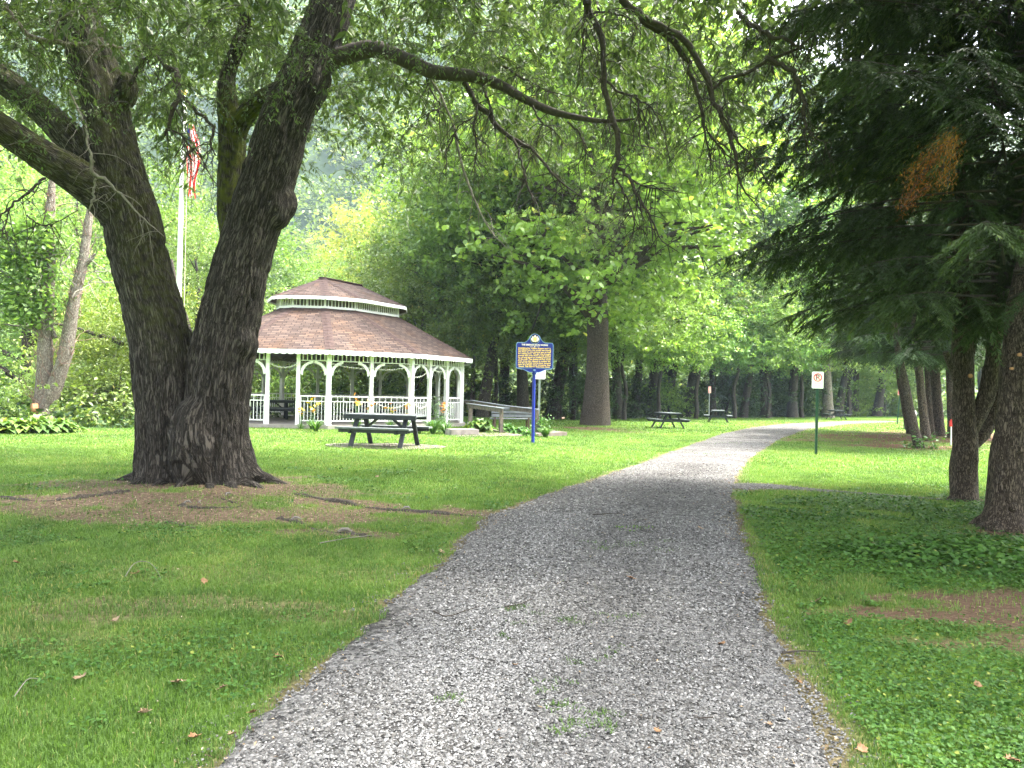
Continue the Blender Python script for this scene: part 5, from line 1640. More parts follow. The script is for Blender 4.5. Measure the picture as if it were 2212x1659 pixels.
def conifer_trunk(name, rows, knots, parent, inv, limbs=(), mat='bark_con', side=20):
    a = Acc()
    s = spline(rows, 34)
    v, f = tube_geo(s[:, :3], s[:, 3], side)
    ctr = np.repeat(s[:, :3], side, 0)
    rr = np.repeat(s[:, 3], side)
    dv = v - ctr
    k = 1 + .16 * (vnoise(v * np.array([7, 7, 2.2])) - .5) * 2 + .10 * (vnoise(v * np.array([18, 18, 5.])) - .5) * 2
    v = ctr + dv * k[:, None]
    a.add(v, f); a.add(v[-side:], [tuple(range(side))])
    for (t, ang, r_) in knots:
        i = int(t * 33); c = s[i, :3] + s[i, 3] * .85 * np.array([math.cos(ang), math.sin(ang), 0])
        d = np.array([math.cos(ang), math.sin(ang), .15])
        a.tube([c - d * r_ * .8, c + d * r_ * .4, c + d * r_ * .9], [r_ * 1.25, r_, r_ * .62], 9)
    o = a.build(name, M[mat], None, True)
    o.data.transform(inv); o.parent = parent
    for l in limbs:
        b_ = Acc(); b_.tube(l[:, :3], l[:, 3], 12, True, .16)
        q = b_.build('limb', M[mat], None, True); q.data.transform(inv); q.parent = parent
    return s
def hem_crown(parent, variant, rz, scale=1.0, z=0.0):
    for me, nm in zip(HEM[variant], ('needles', 'boughs')):
        o = link(nm, me, parent); o.location = (0, 0, z); o.rotation_euler = (0, 0, rz); o.scale = (scale,) * 3
GRP = None
# nearest
b0 = G(2163, 1142); 
H1 = empty('hemlock_tree', tuple(b0), 0, 'nearest dark hemlock at the right edge of the photo, trunk knotty and leaning', 'tree', GRP)
inv = Matrix.Translation(-b0)
def rows_px(lst, Yd): return [(*P(u, v, Yd + dy), w * (Yd + dy) * PXM / 2) for (u, v, w, dy) in lst]
rw = rows_px([(2158, 1160, 118, 0), (2164, 1130, 84, 0), (2170, 1080, 70, 0), (2178, 1000, 66, 0), (2188, 900, 64, 0), (2196, 800, 66, 0), (2206, 700, 60, .05), (2224, 560, 54, .1), (2246, 360, 46, .2), (2262, 100, 36, .3), (2275, -250, 22, .3)], b0.y)
conifer_trunk('trunk', rw, [(.05, 4.0, .04), (.17, 3.4, .055), (.2, 4.6, .06), (.24, 5.6, .05), (.28, 3.9, .05), (.33, 2.9, .04), (.36, 4.8, .06), (.40, 4.2, .045), (.13, 5.9, .04)], H1, inv)
for k in range(6):
    ang = -2.2 + k * .9
    p = Vector((b0.x + .1 * math.cos(ang), b0.y + .1 * math.sin(ang), gz1(b0.x, b0.y) + .10))
    e = Vector((b0.x + .42 * math.cos(ang), b0.y + .36 * math.sin(ang), 0)); e.z = gz1(e.x, e.y) - .05
    a = Acc(); a.tube([p, (p + e) / 2 + Vector((0, 0, .01)), e], [.11, .07, .02], 9, True, .2); o = a.build('root', M['bark_con'], None, True); o.data.transform(inv); o.parent = H1
a = Acc()
for (u, v) in ((2203, 914 * .0 + 932), (2186, 958)):
    pass
for (u, v, r_) in ((2204, 766, .022), (2187, 796, .018)):
    c = P(u, v, b0.y - .19); a.tube([c + Vector((0, .03, 0)), c], [r_, r_], 12)
o = a.build('pruned_stub', M['cutwood'], None, True); o.data.transform(inv); o.parent = H1
hem_crown(H1, 0, 0.4, .93)
# second
b0 = G(2082, 1081)
H2 = empty('hemlock_tree', tuple(b0), 0, 'second hemlock from the right, its knotted trunk forking into upswept limbs', 'tree', GRP)
inv = Matrix.Translation(-b0)
rw = rows_px([(2078, 1098, 76, 0), (2081, 1075, 58, 0), (2082, 1020, 54, 0), (2084, 950, 50, 0), (2084, 880, 50, 0), (2080, 800, 44, 0), (2078, 720, 38, 0), (2074, 600, 34, 0), (2070, 400, 30, 0), (2066, 100, 22, 0), (2062, -200, 12, 0)], b0.y)
lm = [spline(rows_px([(2092, 935, 34, 0), (2108, 905, 34, -.05), (2126, 868, 34, -.1), (2140, 815, 32, -.15), (2146, 760, 28, -.2), (2150, 690, 24, -.2), (2152, 560, 18, -.2)], b0.y), 20),
      spline(rows_px([(2100, 962, 24, .1), (2124, 938, 26, .15), (2142, 905, 26, .2), (2152, 868, 24, .2), (2164, 820, 22, .25), (2190, 760, 20, .3), (2205, 680, 15, .3)], b0.y), 20),
      spline(rows_px([(2076, 850, 20, -.05), (2068, 818, 18, -.1), (2054, 790, 15, -.15), (2042, 760, 12, -.2)], b0.y), 14),
      spline(rows_px([(2088, 800, 14, 0), (2100, 760, 12, .05), (2108, 700, 10, .1)], b0.y), 12)]
conifer_trunk('trunk', rw, [(.09, 3.6, .09), (.10, 3.2, .06), (.2, 4.5, .05), (.22, 3.8, .06), (.14, .1, .05), (.3, 4.2, .05), (.05, 5, .04), (.26, 5.3, .05)], H2, inv, lm)
a = Acc(); c = P(2097, 812, b0.y - .2); a.tube([c + Vector((0, .05, 0)), c], [.035, .033], 14); o = a.build('pruned_stub', M['cutwood'], None, True); o.data.transform(inv); o.parent = H2
hem_crown(H2, 1, 2.0, 1.05)
# one more of the row stands just outside the frame; its boughs reach in at the right edge
H3 = empty('hemlock_tree', (10.4, 11.2, gz1(10.4, 11.2)), 0, 'hemlock at the right border whose boughs hang beside the nearest trunk', 'tree', GRP)
conifer_trunk('trunk', [(0, 0, -.2, .3), (0, 0, .2, .24), (.05, 0, 2, .21), (.05, .1, 5, .17), (0, .1, 9.5, .05)], [(.2, 4, .05), (.3, 3, .05)], H3, Matrix.Identity(4))
hem_crown(H3, 0, 3.4, 1.1)
H_SHADE = empty('hemlock_tree', (9.6, 6.0, gz1(9.6, 6.0)), 0, 'unseen hemlock added outside the right border to shade the path side', 'tree', GRP)  # out of view, added only for its shade on the path side
conifer_trunk('trunk', [(0, 0, -.2, .3), (0, 0, .2, .24), (.05, 0, 2, .21), (.05, .1, 5, .17), (0, .1, 9.5, .05)], [(.2, 4, .05), (.3, 3, .05)], H_SHADE, Matrix.Identity(4))
hem_crown(H_SHADE, 1, 1.4, 1.15)
# dead orange spray on the nearest hemlock
a, w = Acc(), Acc()
for (u0, v0, u1, v1) in ((2060, 296, 1952, 398), (2030, 330, 1945, 455), (2052, 300, 2030, 400), (2060, 310, 2045, 415), (2010, 400, 1950, 460)):
    p, q = P(u0, v0, 7.0), P(u1, v1, 6.9)
    L = (q - p).length
    pts = [np.array(p), np.array((p + q) / 2) + np.array([0, 0, .05]), np.array(q)]
    w.tube(pts, [.004, .003, .0015], 4, False)
    n = int(L / .0019)
    t = rng.random(n)
    c = np.array(p) + (np.array(q) - np.array(p)) * t[:, None]; c[:, 2] += .2 * t * (1 - t)
    c += rng.normal(size=(n, 3)) * .042
    d = unit(np.array(q - p)[None] / L + rng.normal(size=(n, 3)) * .6)
    leaves(a, c, .04, .007, np.clip(rng.normal(.2 + .5 * (u0 > 2045), .22, n), 0, 1), d, 1, 0, .1)
o = a.build('dead_spray', M['hem_dead'], None, False, True); o.data.transform(Matrix.Translation(-H1.location)); o.parent = H1
o = w.build('dead_bough', M['twigwood'], None); o.data.transform(Matrix.Translation(-H1.location)); o.parent = H1
# farther hemlocks in the grove beyond the lit lawn
FAR = [(1984, 965, 1953, 832, 19, 25.0, 'pale leaning hemlock trunk nearest the lit lawn with a leafy weed at its foot', 0, .95),
       (1966, 938, 1945, 835, 15, 36.0, 'hemlock trunk just behind the pale leaning one, in front of the grey bin', 1, 1.2),
       (2001, 952, 1987, 830, 20, 29.5, 'dark reddish hemlock trunk next to the pale leaning trunk', 0, 1.05),
       (2012, 950, 2004, 830, 13, 34.0, 'thin dark hemlock trunk third into the shaded grove', 1, 1.2),
       (2029, 948, 2021, 830, 24, 34.5, 'thickest black trunk in the shaded hemlock grove', 0, 1.25),
       (2058, 950, 2052, 820, 19, 33.0, 'dark hemlock trunk directly behind the red-capped white stake', 1, 1.15),
       (2125, 945, 2130, 800, 22, 33.0, 'dark hemlock seen between the two nearest hemlock trunks', 0, 1.2)]
for k, (u0, v0, u1, v1, w, Yd, lab, var, scl) in enumerate(FAR):
    q = P(u0, v0, Yd); g = gz1(q.x, q.y)
    t_ = P(u1, v1, Yd)
    root = empty('hemlock_tree', (q.x, q.y, g), 0, lab, 'tree')
    r_ = w * Yd * PXM / 2
    d = Vector((t_.x - q.x, 0, t_.z - g)); d /= d.z
    rows = [(0, 0, -.3, r_ * 1.35), (0, 0, .1, r_ * 1.15)] + [(d.x * z * (1 - .03 * z), 0, z, r_ * (1 - .07 * z)) for z in (1, 2, 3.2, 5, 7.5, 10)]
    kn = [(rng.uniform(.1, .5), rng.uniform(2.6, 6.2), r_ * .16) for _ in range(10)]
    conifer_trunk('trunk', rows, kn, root, Matrix.Identity(4), (), 'bark_con' if k != 0 else 'bark_syc', 14)
    hem_crown(root, var, k * 1.3, scl, .3)

# ------------------------------------------------------------------ broadleaf trees of the wood
GREENS = {
 'syc': leafmat('sycamore_leaves', [(0.1062, 0.177, 0.04012), (0.2124, 0.3245, 0.07316), (0.3422, 0.4602, 0.1062), (0.5428, 0.5192, 0.1062)], [0, .45, .86, 1], .42, .38, .5),
 'mid': leafmat('maple_leaves', [(0.069, 0.1265, 0.0345), (0.1323, 0.2185, 0.0552), (0.207, 0.3047, 0.0759), (0.3795, 0.3795, 0.092)], [0, .45, .88, 1], .42, .4, .45, .2),
 'dark': leafmat('dark_leaves', [(.022, .05, .016), (.045, .09, .026), (.08, .135, .036), (.14, .17, .05)], [0, .45, .88, 1], .36, .42, .45, .12),
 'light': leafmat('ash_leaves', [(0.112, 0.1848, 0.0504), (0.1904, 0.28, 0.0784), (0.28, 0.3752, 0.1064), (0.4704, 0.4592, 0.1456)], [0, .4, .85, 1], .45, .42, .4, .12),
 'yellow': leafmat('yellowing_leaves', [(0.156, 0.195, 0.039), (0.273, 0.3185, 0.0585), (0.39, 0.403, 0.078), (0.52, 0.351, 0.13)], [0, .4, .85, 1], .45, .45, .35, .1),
}
def tree_mesh(seed, H, R0, zc0, trunk_r, ncl, per, lsize, clr, mat, forks=14, lean=0.0, shape=1.0, laspect=.62, lowdroop=0.0, hexa=False):
    """trunk with limbs, and a crown of leaf clumps hung on them; trunk foot at the origin"""
    global rng
    old, rng = rng, np.random.default_rng(seed)
    tr, cr = Acc(), Acc()
    n = 9
    zz_ = np.linspace(-.6, H * .86, n)
    wob = np.cumsum(rng.normal(0, .10, (n, 2)), 0)
    wob -= wob[0]
    rows = np.column_stack([wob[:, 0] + lean * np.maximum(zz_, 0), wob[:, 1], zz_, trunk_r * np.interp(zz_, [-.6, .15, 1.2, H * .45, H * .86], [1.45, 1.22, 1.0, .7, .12])])
    s = spline(rows, 26)
    tr.tube(s[:, :3], s[:, 3], 14, True, .10)
    # clump centres: crown envelope with bites taken out
    C = []
    zc = (zc0 + H) / 2; hz = (H - zc0) / 2
    while len(C) < ncl:
        d = unit(rng.normal(size=(1, 3)))[0]
        r_ = rng.random() ** .38
        p = d * r_
        x, y, z = p[0] * R0, p[1] * R0, p[2] * hz + zc
        tz = (z - zc0) / (H - zc0)
        wdt = (math.sin(math.pi * min(1, max(0, tz * .86 + .12))) ** .6) ** shape
        if math.hypot(x, y) > R0 * wdt * (.72 + .5 * float(vnoise(np.array([[d[0] * 1.8 + seed, d[1] * 1.8, d[2] * 2.2]]))[0])): continue
        if vnoise(np.array([[x * .33 + seed, y * .33, z * .36]]))[0] < .36: continue
        C.append((x + lean * z, y, z - lowdroop * (math.hypot(x, y) / R0) ** 2))
    C = np.array(C)
    nsub = 6                                        # each clump is a handful of tight sprays with gaps between
    S = np.repeat(C, nsub, 0) + rng.normal(size=(len(C) * nsub, 3)) * np.array([clr, clr, clr * .6])
    ax = unit(rng.normal(size=(len(S), 3)) * np.array([1, 1, .35]) + np.array([0, 0, -.35]))
    m_ = rng.poisson(per / nsub, len(S))
    idx = np.repeat(np.arange(len(S)), m_)
    c = S[idx] + ax[idx] * (rng.normal(size=len(idx)) * clr * .42)[:, None] + rng.normal(size=(len(idx), 3)) * clr * np.array([.2, .2, .13])
    t = np.clip(.42 + .15 * rng.normal(size=len(S))[idx] + .12 * rng.normal(size=len(idx)), 0, .95)
    t = np.where(rng.random(len(idx)) < .006, 1, t)
    leaves(cr, c, lsize, lsize * laspect, t, None, .8, .35, .18, hexa)
    pick = rng.choice(len(C), min(forks, len(C)), replace=False)
    for q in pick:
        e = C[q]
        h0 = np.clip(e[2] - math.hypot(e[0], e[1]) * rng.uniform(.1, .5), zc0 + .9, H * .8)
        i = int(np.argmin(np.abs(s[:, 2] - h0)))
        o = s[i, :3]
        mid = (o + e) / 2 + np.array([0, 0, .12 * np.linalg.norm(e - o)]) + rng.normal(0, .15, 3)
        l = spline([(*o, s[i, 3] * .55), (*mid, s[i, 3] * .3), (*e, .02)], 9)
        tr.tube(l[:, :3], l[:, 3], 6, False, .1)
        for _ in range(2):
            k = rng.integers(3, 8); e2 = l[k, :3] + rng.normal(0, R0 * .22, 3)
            tr.tube([l[k, :3], (l[k, :3] + e2) / 2 + np.array([0, 0, .1]), e2], [l[k, 3] * .6, l[k, 3] * .35, .012], 4, False)
    rng = old
    return tr.mesh('trunk', M[mat[1]], True), cr.mesh('crown', GREENS[mat[0]], False, True)
TM = {
 'syc': tree_mesh(3, 27, 9.5, 4.4, .60, 820, 60, .28, .62, ('syc', 'bark_syc'), 40, 0, .6, .8, 1.9, True),
 'maple': tree_mesh(5, 20, 6.5, 4.6, .32, 330, 70, .25, .75, ('mid', 'bark_far'), 26, 0, .7, .66, 1.6),
 'tall': tree_mesh(8, 24, 5.6, 7.0, .30, 300, 70, .26, .80, ('dark', 'bark_far'), 24, .02, .7, .62, 1.6),
 'ash': tree_mesh(13, 17, 6.2, 3.0, .26, 330, 80, .20, .70, ('light', 'bark_far'), 26, 0, .75, .45, 1.8),
 'small': tree_mesh(17, 10, 4.6, 1.2, .16, 210, 80, .19, .60, ('mid', 'bark_far'), 18, 0, .8, .5, 1.0),
 'yellow': tree_mesh(19, 27, 6.5, 8, .26, 260, 80, .30, .95, ('yellow', 'bark_far'), 26, 0, .8, .5, .8),
 'edge': tree_mesh(37, 11.5, 4.6, 3.1, .13, 230, 84, .20, .60, ('mid', 'bark_far'), 18, 0, .8, .5, 1.0),
 'bush': tree_mesh(23, 3.6, 2.6, .1, .07, 90, 90, .16, .42, ('mid', 'bark_far'), 10, 0, .6, .55, .5),
}
def wood_tree(kind, x, y, rz, sc_, label, lean=0.0, leany=0.0, name=None, cat='tree', trunk_mat=None, crown_mat=None, sink=.1, trunk_scale=1.0):
    root = empty(name or {'syc': 'sycamore_tree', 'maple': 'maple_tree', 'tall': 'woodland_tree', 'ash': 'ash_tree', 'small': 'young_tree', 'edge': 'young_tree', 'yellow': 'yellowing_tree', 'bush': 'shrub'}[kind],
                 (x, y, gz1(x, y) - sink), rz, label, cat)
    root.rotation_euler = (leany, lean, 0)
    for me, nm in zip(TM[kind], ('trunk', 'crown')):
        o = link(nm, me, root)
        o.rotation_euler = (0, 0, rz)
        o.scale = (sc_ * (trunk_scale if nm == 'trunk' else 1), sc_ * (trunk_scale if nm == 'trunk' else 1), sc_)
        mt_ = trunk_mat if nm == 'trunk' else crown_mat
        if mt_:
            o.material_slots[0].link = 'OBJECT'; o.material_slots[0].material = mt_
    return root
def at_px(u, v, Yd):
    q = P(u, v, Yd); return q.x, q.y
# the big sycamore past the marker
x, y = at_px(1285, 918, 38.5)
wood_tree('syc', x, y, .6, 1.0, 'great sycamore with a thick brown trunk and bright drooping leaves, right of the blue marker')
TREES = [  # kind, u, v, distance, rotation, scale, lean, label, options
 ('maple', 1043, 880, 43, 1.1, 1.0, R(7), 'brown trunk leaning right behind the ramp railing beside the gazebo', {}),
 ('tall', 1020, 880, 46, .3, .85, R(2), 'thin grey forked tree right beside the gazebo roof end', {'trunk_scale': .6, 'trunk_mat': M['bark_pale']}),
 ('maple', 1130, 892, 44, 2.2, 1.05, R(-1), 'tree with a split grey trunk standing right behind the blue marker', {}),
 ('tall', 1192, 905, 46, 4.0, 1.0, R(8), 'strongly leaning dark trunk between the blue marker and the great sycamore', {'trunk_scale': 1.35}),
 ('tall', 1337, 905, 50, 5.2, 1.0, R(-2), 'dark trunk close on the right of the great sycamore', {}),
 ('maple', 1372, 905, 54, .8, 1.0, R(3), 'dark trunk behind the seat of the end-on picnic table', {}),
 ('tall', 1408, 905, 55, 2.7, 1.05, R(-2), 'black trunk just above the end-on picnic table', {'trunk_scale': 1.3}),
 ('maple', 1432, 905, 58, 3.3, 1.0, R(11), 'slanting black trunk above the right end of the end-on picnic table', {}),
 ('tall', 1486, 905, 58, 1.9, 1.1, R(4), 'broad dark leaning trunk left of the far faded red sign', {'trunk_scale': 1.4}),
 ('maple', 1604, 905, 60, 4.4, .95, R(7), 'leaning trunk right of the second far picnic table', {}),
 ('tall', 1654, 905, 62, 5.9, 1.0, R(0), 'straight grey trunk in the middle of the far wood edge', {'trunk_scale': 1.1}),
 ('maple', 1712, 905, 64, .5, 1.0, R(1), 'straight pale brown trunk at wood edge left of the no parking sign', {'trunk_scale': 1.2}),
 ('ash', 1790, 905, 66, 2.4, 1.2, R(2), 'pale trunk immediately right of the no parking post at the far bend', {'trunk_mat': M['bark_pale'], 'trunk_scale': 1.4}),
 ('tall', 1808, 905, 72, 1.2, 1.0, R(9), 'leaning trunk behind the smallest picnic table', {'trunk_scale': 1.2}),
 ('tall', 1832, 905, 74, 3.6, 1.0, R(-1), 'upright trunk on the right of the smallest picnic table', {'trunk_scale': 1.1}),
 ('tall', 1848, 905, 74, 5.0, 1.0, R(3), 'second trunk to the right of the smallest picnic table', {}),
 ('maple', 1892, 905, 76, 2.9, 1.1, R(9), 'leaning grey trunk standing alone where the path leaves the view', {'trunk_scale': 1.2}),
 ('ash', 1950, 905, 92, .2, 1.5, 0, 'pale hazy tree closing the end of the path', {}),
 ('maple', 2120, 905, 80, 3.1, 1.2, 0, 'broad tree far behind the hemlock grove', {}),
 # behind the gazebo
 ('small', 640, 905, 47, .4, .95, 0, 'small bushy tree behind the gazebo roof, close to the big trunk', {'crown_mat': GREENS['light']}),
 ('small', 720, 905, 50, 2.0, 1.05, 0, 'light green bushy tree right behind the gazebo peak', {'crown_mat': GREENS['light']}),
 ('ash', 812, 905, 47, 1.0, .66, R(-4), 'dark trunked tree seen through the gazebo arches', {'crown_mat': GREENS['mid'], 'trunk_scale': 1.8}),
 ('small', 870, 905, 45, 4.1, 1.15, R(3), 'bushy mid green tree over the right half of the gazebo roof', {}),
 ('maple', 945, 905, 52, 2.6, .98, 0, 'tall maple towering behind the right end of the gazebo', {}),
 ('ash', 700, 905, 62, 3.0, .88, 0, 'pale feathery tree beyond the gazebo, below the hill gap', {}),
 ('ash', 800, 905, 66, 5.1, .98, 0, 'pale tree left of the tall maples, beyond the gazebo', {}),
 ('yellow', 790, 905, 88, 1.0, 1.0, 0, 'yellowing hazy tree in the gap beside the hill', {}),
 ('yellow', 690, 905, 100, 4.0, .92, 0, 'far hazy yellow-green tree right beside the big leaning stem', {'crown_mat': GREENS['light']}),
 ('maple', 990, 905, 62, .7, 1.35, 0, 'tall tree deep in the wood above the gazebo end', {'crown_mat': GREENS['syc']}),
 ('maple', 1090, 905, 66, 1.7, 1.45, 0, 'tall tree deep in the wood left of the great sycamore', {'crown_mat': GREENS['syc']}),
 ('maple', 1440, 905, 70, 2.9, 1.5, 0, 'high crowned tree deep in the wood right of the great sycamore', {'crown_mat': GREENS['syc']}),
 ('maple', 1560, 905, 72, 4.9, 1.5, 0, 'tall light tree deep in the wood behind the faded red sign', {'crown_mat': GREENS['light']}),
 ('maple', 1680, 905, 78, 5.9, 1.5, 0, 'tall light tree far behind the path bend', {'crown_mat': GREENS['light']}),
 ('tall', 1240, 905, 60, .9, 1.25, 0, 'dark tree filling the wood right behind the great sycamore', {}),
 ('maple', 1800, 905, 90, 1.9, 1.5, 0, 'hazy tree far beyond the smallest picnic table', {}),
 ('ash', 1540, 905, 60, 3.9, 1.05, 0, 'light drooping tree over the second far picnic table', {'crown_mat': GREENS['mid']}),
 ('ash', 1660, 905, 64, 1.5, 1.05, 0, 'drooping leafy tree at the wood edge left of the no parking sign', {'crown_mat': GREENS['mid']}),
 # young growth under the tall trees at the edge of the wood
 ('edge', 1075, 905, 44, .8, .95, 0, 'young leafy tree hanging over the farther ramp railing', {}),
 ('edge', 1150, 905, 45, 2.8, 1.0, 0, 'young bushy tree behind the blue marker panel', {}),
 ('edge', 1235, 905, 46, 4.4, 1.0, 0, 'young tree on the left of the great sycamore trunk', {'crown_mat': GREENS['mid']}),
 ('edge', 1350, 905, 48, 5.5, 1.0, 0, 'young tree on the right of the great sycamore trunk', {'crown_mat': GREENS['syc']}),
 ('edge', 1425, 905, 51, 1.4, 1.0, 0, 'young light tree whose low boughs hang over the end-on picnic table', {'crown_mat': GREENS['syc']}),
 ('edge', 1500, 905, 54, 3.2, 1.05, 0, 'young tree drooping left of the far faded red sign', {}),
 ('edge', 1585, 905, 57, 2.2, 1.1, 0, 'young tree drooping right of the far faded red sign', {'crown_mat': GREENS['light']}),
 ('edge', 1660, 905, 60, 5.2, 1.1, 0, 'young tree drooping over the middle of the far wood edge', {}),
 ('edge', 1735, 905, 64, .3, 1.2, 0, 'young pale tree just left of the no parking sign', {'crown_mat': GREENS['light']}),
 ('edge', 1830, 905, 72, 2.9, 1.25, 0, 'young pale tree hanging over the smallest picnic table', {'crown_mat': GREENS['light']}),
 ('edge', 1910, 905, 80, 4.9, 1.3, 0, 'young pale tree above the end of the gravel path', {'crown_mat': GREENS['light']}),
 # left side beyond the lawn
 ('ash', 40, 930, 36, 1.3, .92, 0, 'loose pale tree at the far left beyond the hosta bed', {}),
 ('ash', 170, 930, 44, 4.2, 1.0, 0, 'light green tree behind the broken grey trunk', {'crown_mat': GREENS['mid']}),
 ('small', 245, 925, 33, .9, .85, 0, 'yellow-green drooping tree left of the big trunk', {'crown_mat': GREENS['light']}),
 ('maple', 300, 930, 50, 2.1, .95, 0, 'mid green tree behind the flagpole', {}),
 ('ash', 430, 930, 46, 5.3, .85, R(-3), 'dark trunked tree seen in the fork of the big tree', {'trunk_scale': 1.3, 'crown_mat': GREENS['mid']}),
 ('maple', 560, 930, 54, .1, .80, 0, 'tree beyond the gazebo hidden in part by the big leaning stem', {}),
 ('maple', -60, 930, 48, 3.4, 1.1, 0, 'big tree at the far left edge behind the pale loose tree', {}),
 ('tall', 110, 930, 62, 5.0, 1.0, 0, 'dark tree standing behind the trees of the left bank', {'crown_mat': GREENS['mid']}),
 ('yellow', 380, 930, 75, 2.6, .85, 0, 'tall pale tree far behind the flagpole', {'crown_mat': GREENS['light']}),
]
for (kind, u, v, Yd, rz, s_, lean, lab, opt) in TREES:
    x, y = at_px(u, v, Yd)
    wood_tree(kind, x, y, rz, s_, lab, lean, 0, **opt)
# shrubs along the edge of the wood and on the left bank
SHR = [(20, 905, 28, 1.0, 'pale shrub at the far left behind the hosta bed', 'light'), (105, 900, 34, 1.2, 'pale leafy shrub left of the broken trunk foot', 'light'), (200, 915, 29, .95, 'pale blotched shrub right of the broken trunk', 'light'), (275, 905, 29, 1.25, 'drooping dark green shrub against the big trunk', 'mid'),
       (160, 880, 40, 1.7, 'big pale bush on the bank behind the broken trunk', 'light'), (590, 905, 46, 1.4, 'bush seen left through the gazebo railings', 'mid'), (660, 905, 47, 1.5, 'bush seen through the open gazebo entrance', 'mid'), (760, 905, 48, 1.3, 'bush seen through the middle arches of the gazebo', 'dark'),
       (905, 900, 47, 1.3, 'bush seen through the right arches of the gazebo', 'dark'), (1075, 893, 47, 1.0, 'dark bush behind the farther ramp railing', 'dark'), (1230, 900, 47, 1.1, 'low bush between leaning trunk and the great sycamore', 'dark'),
       (1345, 900, 54, 1.1, 'dark bush behind the end-on picnic table', 'dark'), (1395, 890, 57, 1.3, 'bright leafed bush spilling over the end-on picnic table', 'syc'), (1460, 900, 60, 1.2, 'dark bush between the two far picnic tables', 'dark'), (1570, 895, 62, 1.3, 'dark bush behind the second far table', 'dark'),
       (1640, 895, 66, 1.3, 'dark bush in the middle of the far wood edge', 'dark'), (1720, 890, 68, 1.3, 'dark bush left of the no parking sign', 'dark'), (1800, 840, 76, 2.0, 'pale green bush above the smallest picnic table', 'light'), (1920, 890, 86, 2.0, 'pale hazy bush at the end of the gravel path', 'light'),
       (1870, 890, 82, 1.6, 'pale bush between the last two leaning trunks', 'mid')]
for (u, v, Yd, s_, lab, mtn) in SHR:
    x, y = at_px(u, v, Yd)
    wood_tree('bush', x, y, u * .7, s_, lab, crown_mat=GREENS[mtn], cat='shrub')
# undergrowth: low leafy mass on the floor of the wood
a = Acc()
n = 70000
x = rng.uniform(-45, 60, n)
e = np.interp(x, EX, EY)
y = e + 1.0 + np.abs(rng.normal(0, 8, n))
k = (y < 110)
x, y = x[k], y[k]; n = len(x)
h = (1.2 + 1.6 * fbm2(x, y, .22, 5)) * rng.random(n) ** .8 * smooth((y - np.interp(x, EX, EY) - .6) / 4)
leaves(a, np.stack([x, y, gz(x, y) + h], -1), .22, .13, np.clip(.4 + .2 * rng.normal(size=n), 0, 1), None, .8, .2)
tag(a.build('undergrowth', GREENS['dark'], None, False, True), kind='stuff')
# far-off wood that closes the view behind the single trees: one mass of leaves with dark trunks inside
a = Acc()
n = 150000
x = rng.uniform(-85, 115, n)
base_y = 78 + .25 * np.abs(x - 5) 
y = base_y + rng.random(n) * 22
hmax = 17 + 9 * (fbm2(x, y, .07, 31) - .35) * 2
hmax *= np.interp(x / base_y, [-.50, -.30, -.18, -.10, -.04, .06], [.9, .62, .50, .62, 1.1, 1.3])
z = -2.4 + hmax * rng.random(n) ** .8
kk = vnoise(np.stack([x * .22, y * .22, z * .25], -1)) > .38
x, y, z = x[kk], y[kk], z[kk]
leaves(a, np.stack([x, y, z], -1), .62, .42, np.clip(.42 + .15 * (vnoise(np.stack([x * .15, y * .15, z * .2], -1)) - .5) * 2 + .13 * rng.normal(size=len(x)), 0, 1), None, .8, .3)
tag(a.build('far_woodland', GREENS['mid'], None, False, True), kind='stuff')
# the hill across the river
HX = np.linspace(-415, 400, 90); HY = np.linspace(120, 495, 60)
X, Y = np.meshgrid(HX, HY)
def hill_z(x, y):
    t = smooth((y - 135 - .10 * np.abs(x + 40)) / 190)
    return -6 + t * (158 + 30 * (fbm2(x, y, .006, 3) - .5) * 2) * (1 - .25 * smooth((np.abs(x + 60) - 120) / 260))
Z = hill_z(X, Y)
a = Acc(); i = np.arange(59)[:, None] * 90 + np.arange(89)[None, :]
a.add(np.stack([X, Y, Z], -1).reshape(-1, 3), np.stack([i, i + 1, i + 91, i + 90], -1).reshape(-1, 4))
tag(a.build('hill', surf('hill_floor', [(.02, .04, .012), (.05, .08, .025)], .05, .95, 0), None, True), kind='structure')
a = Acc()
n = 240000
nt_ = 3600
cx = rng.uniform(-260, 160, nt_); cy = rng.uniform(140, 380, nt_)
ch = rng.uniform(6, 12, nt_); ct = np.clip(rng.normal(.45, .17, nt_), 0, 1)
idx = rng.integers(0, nt_, n)
d = unit(rng.normal(size=(n, 3))); d[:, 2] = np.abs(d[:, 2])
rr = rng.random(n) ** .3
x = cx[idx] + d[:, 0] * rr * 4.6; y = cy[idx] + d[:, 1] * rr * 4.6
z = hill_z(cx, cy)[idx] + ch[idx] * (.25 + .75 * d[:, 2] * rr)
leaves(a, np.stack([x, y, z], -1), 1.4, 1.0, np.clip(ct[idx] + rng.normal(0, .1, n), 0, 1), None, .9, .2)
tag(a.build('wooded_hillside', GREENS['mid'], None, False, True), kind='stuff')

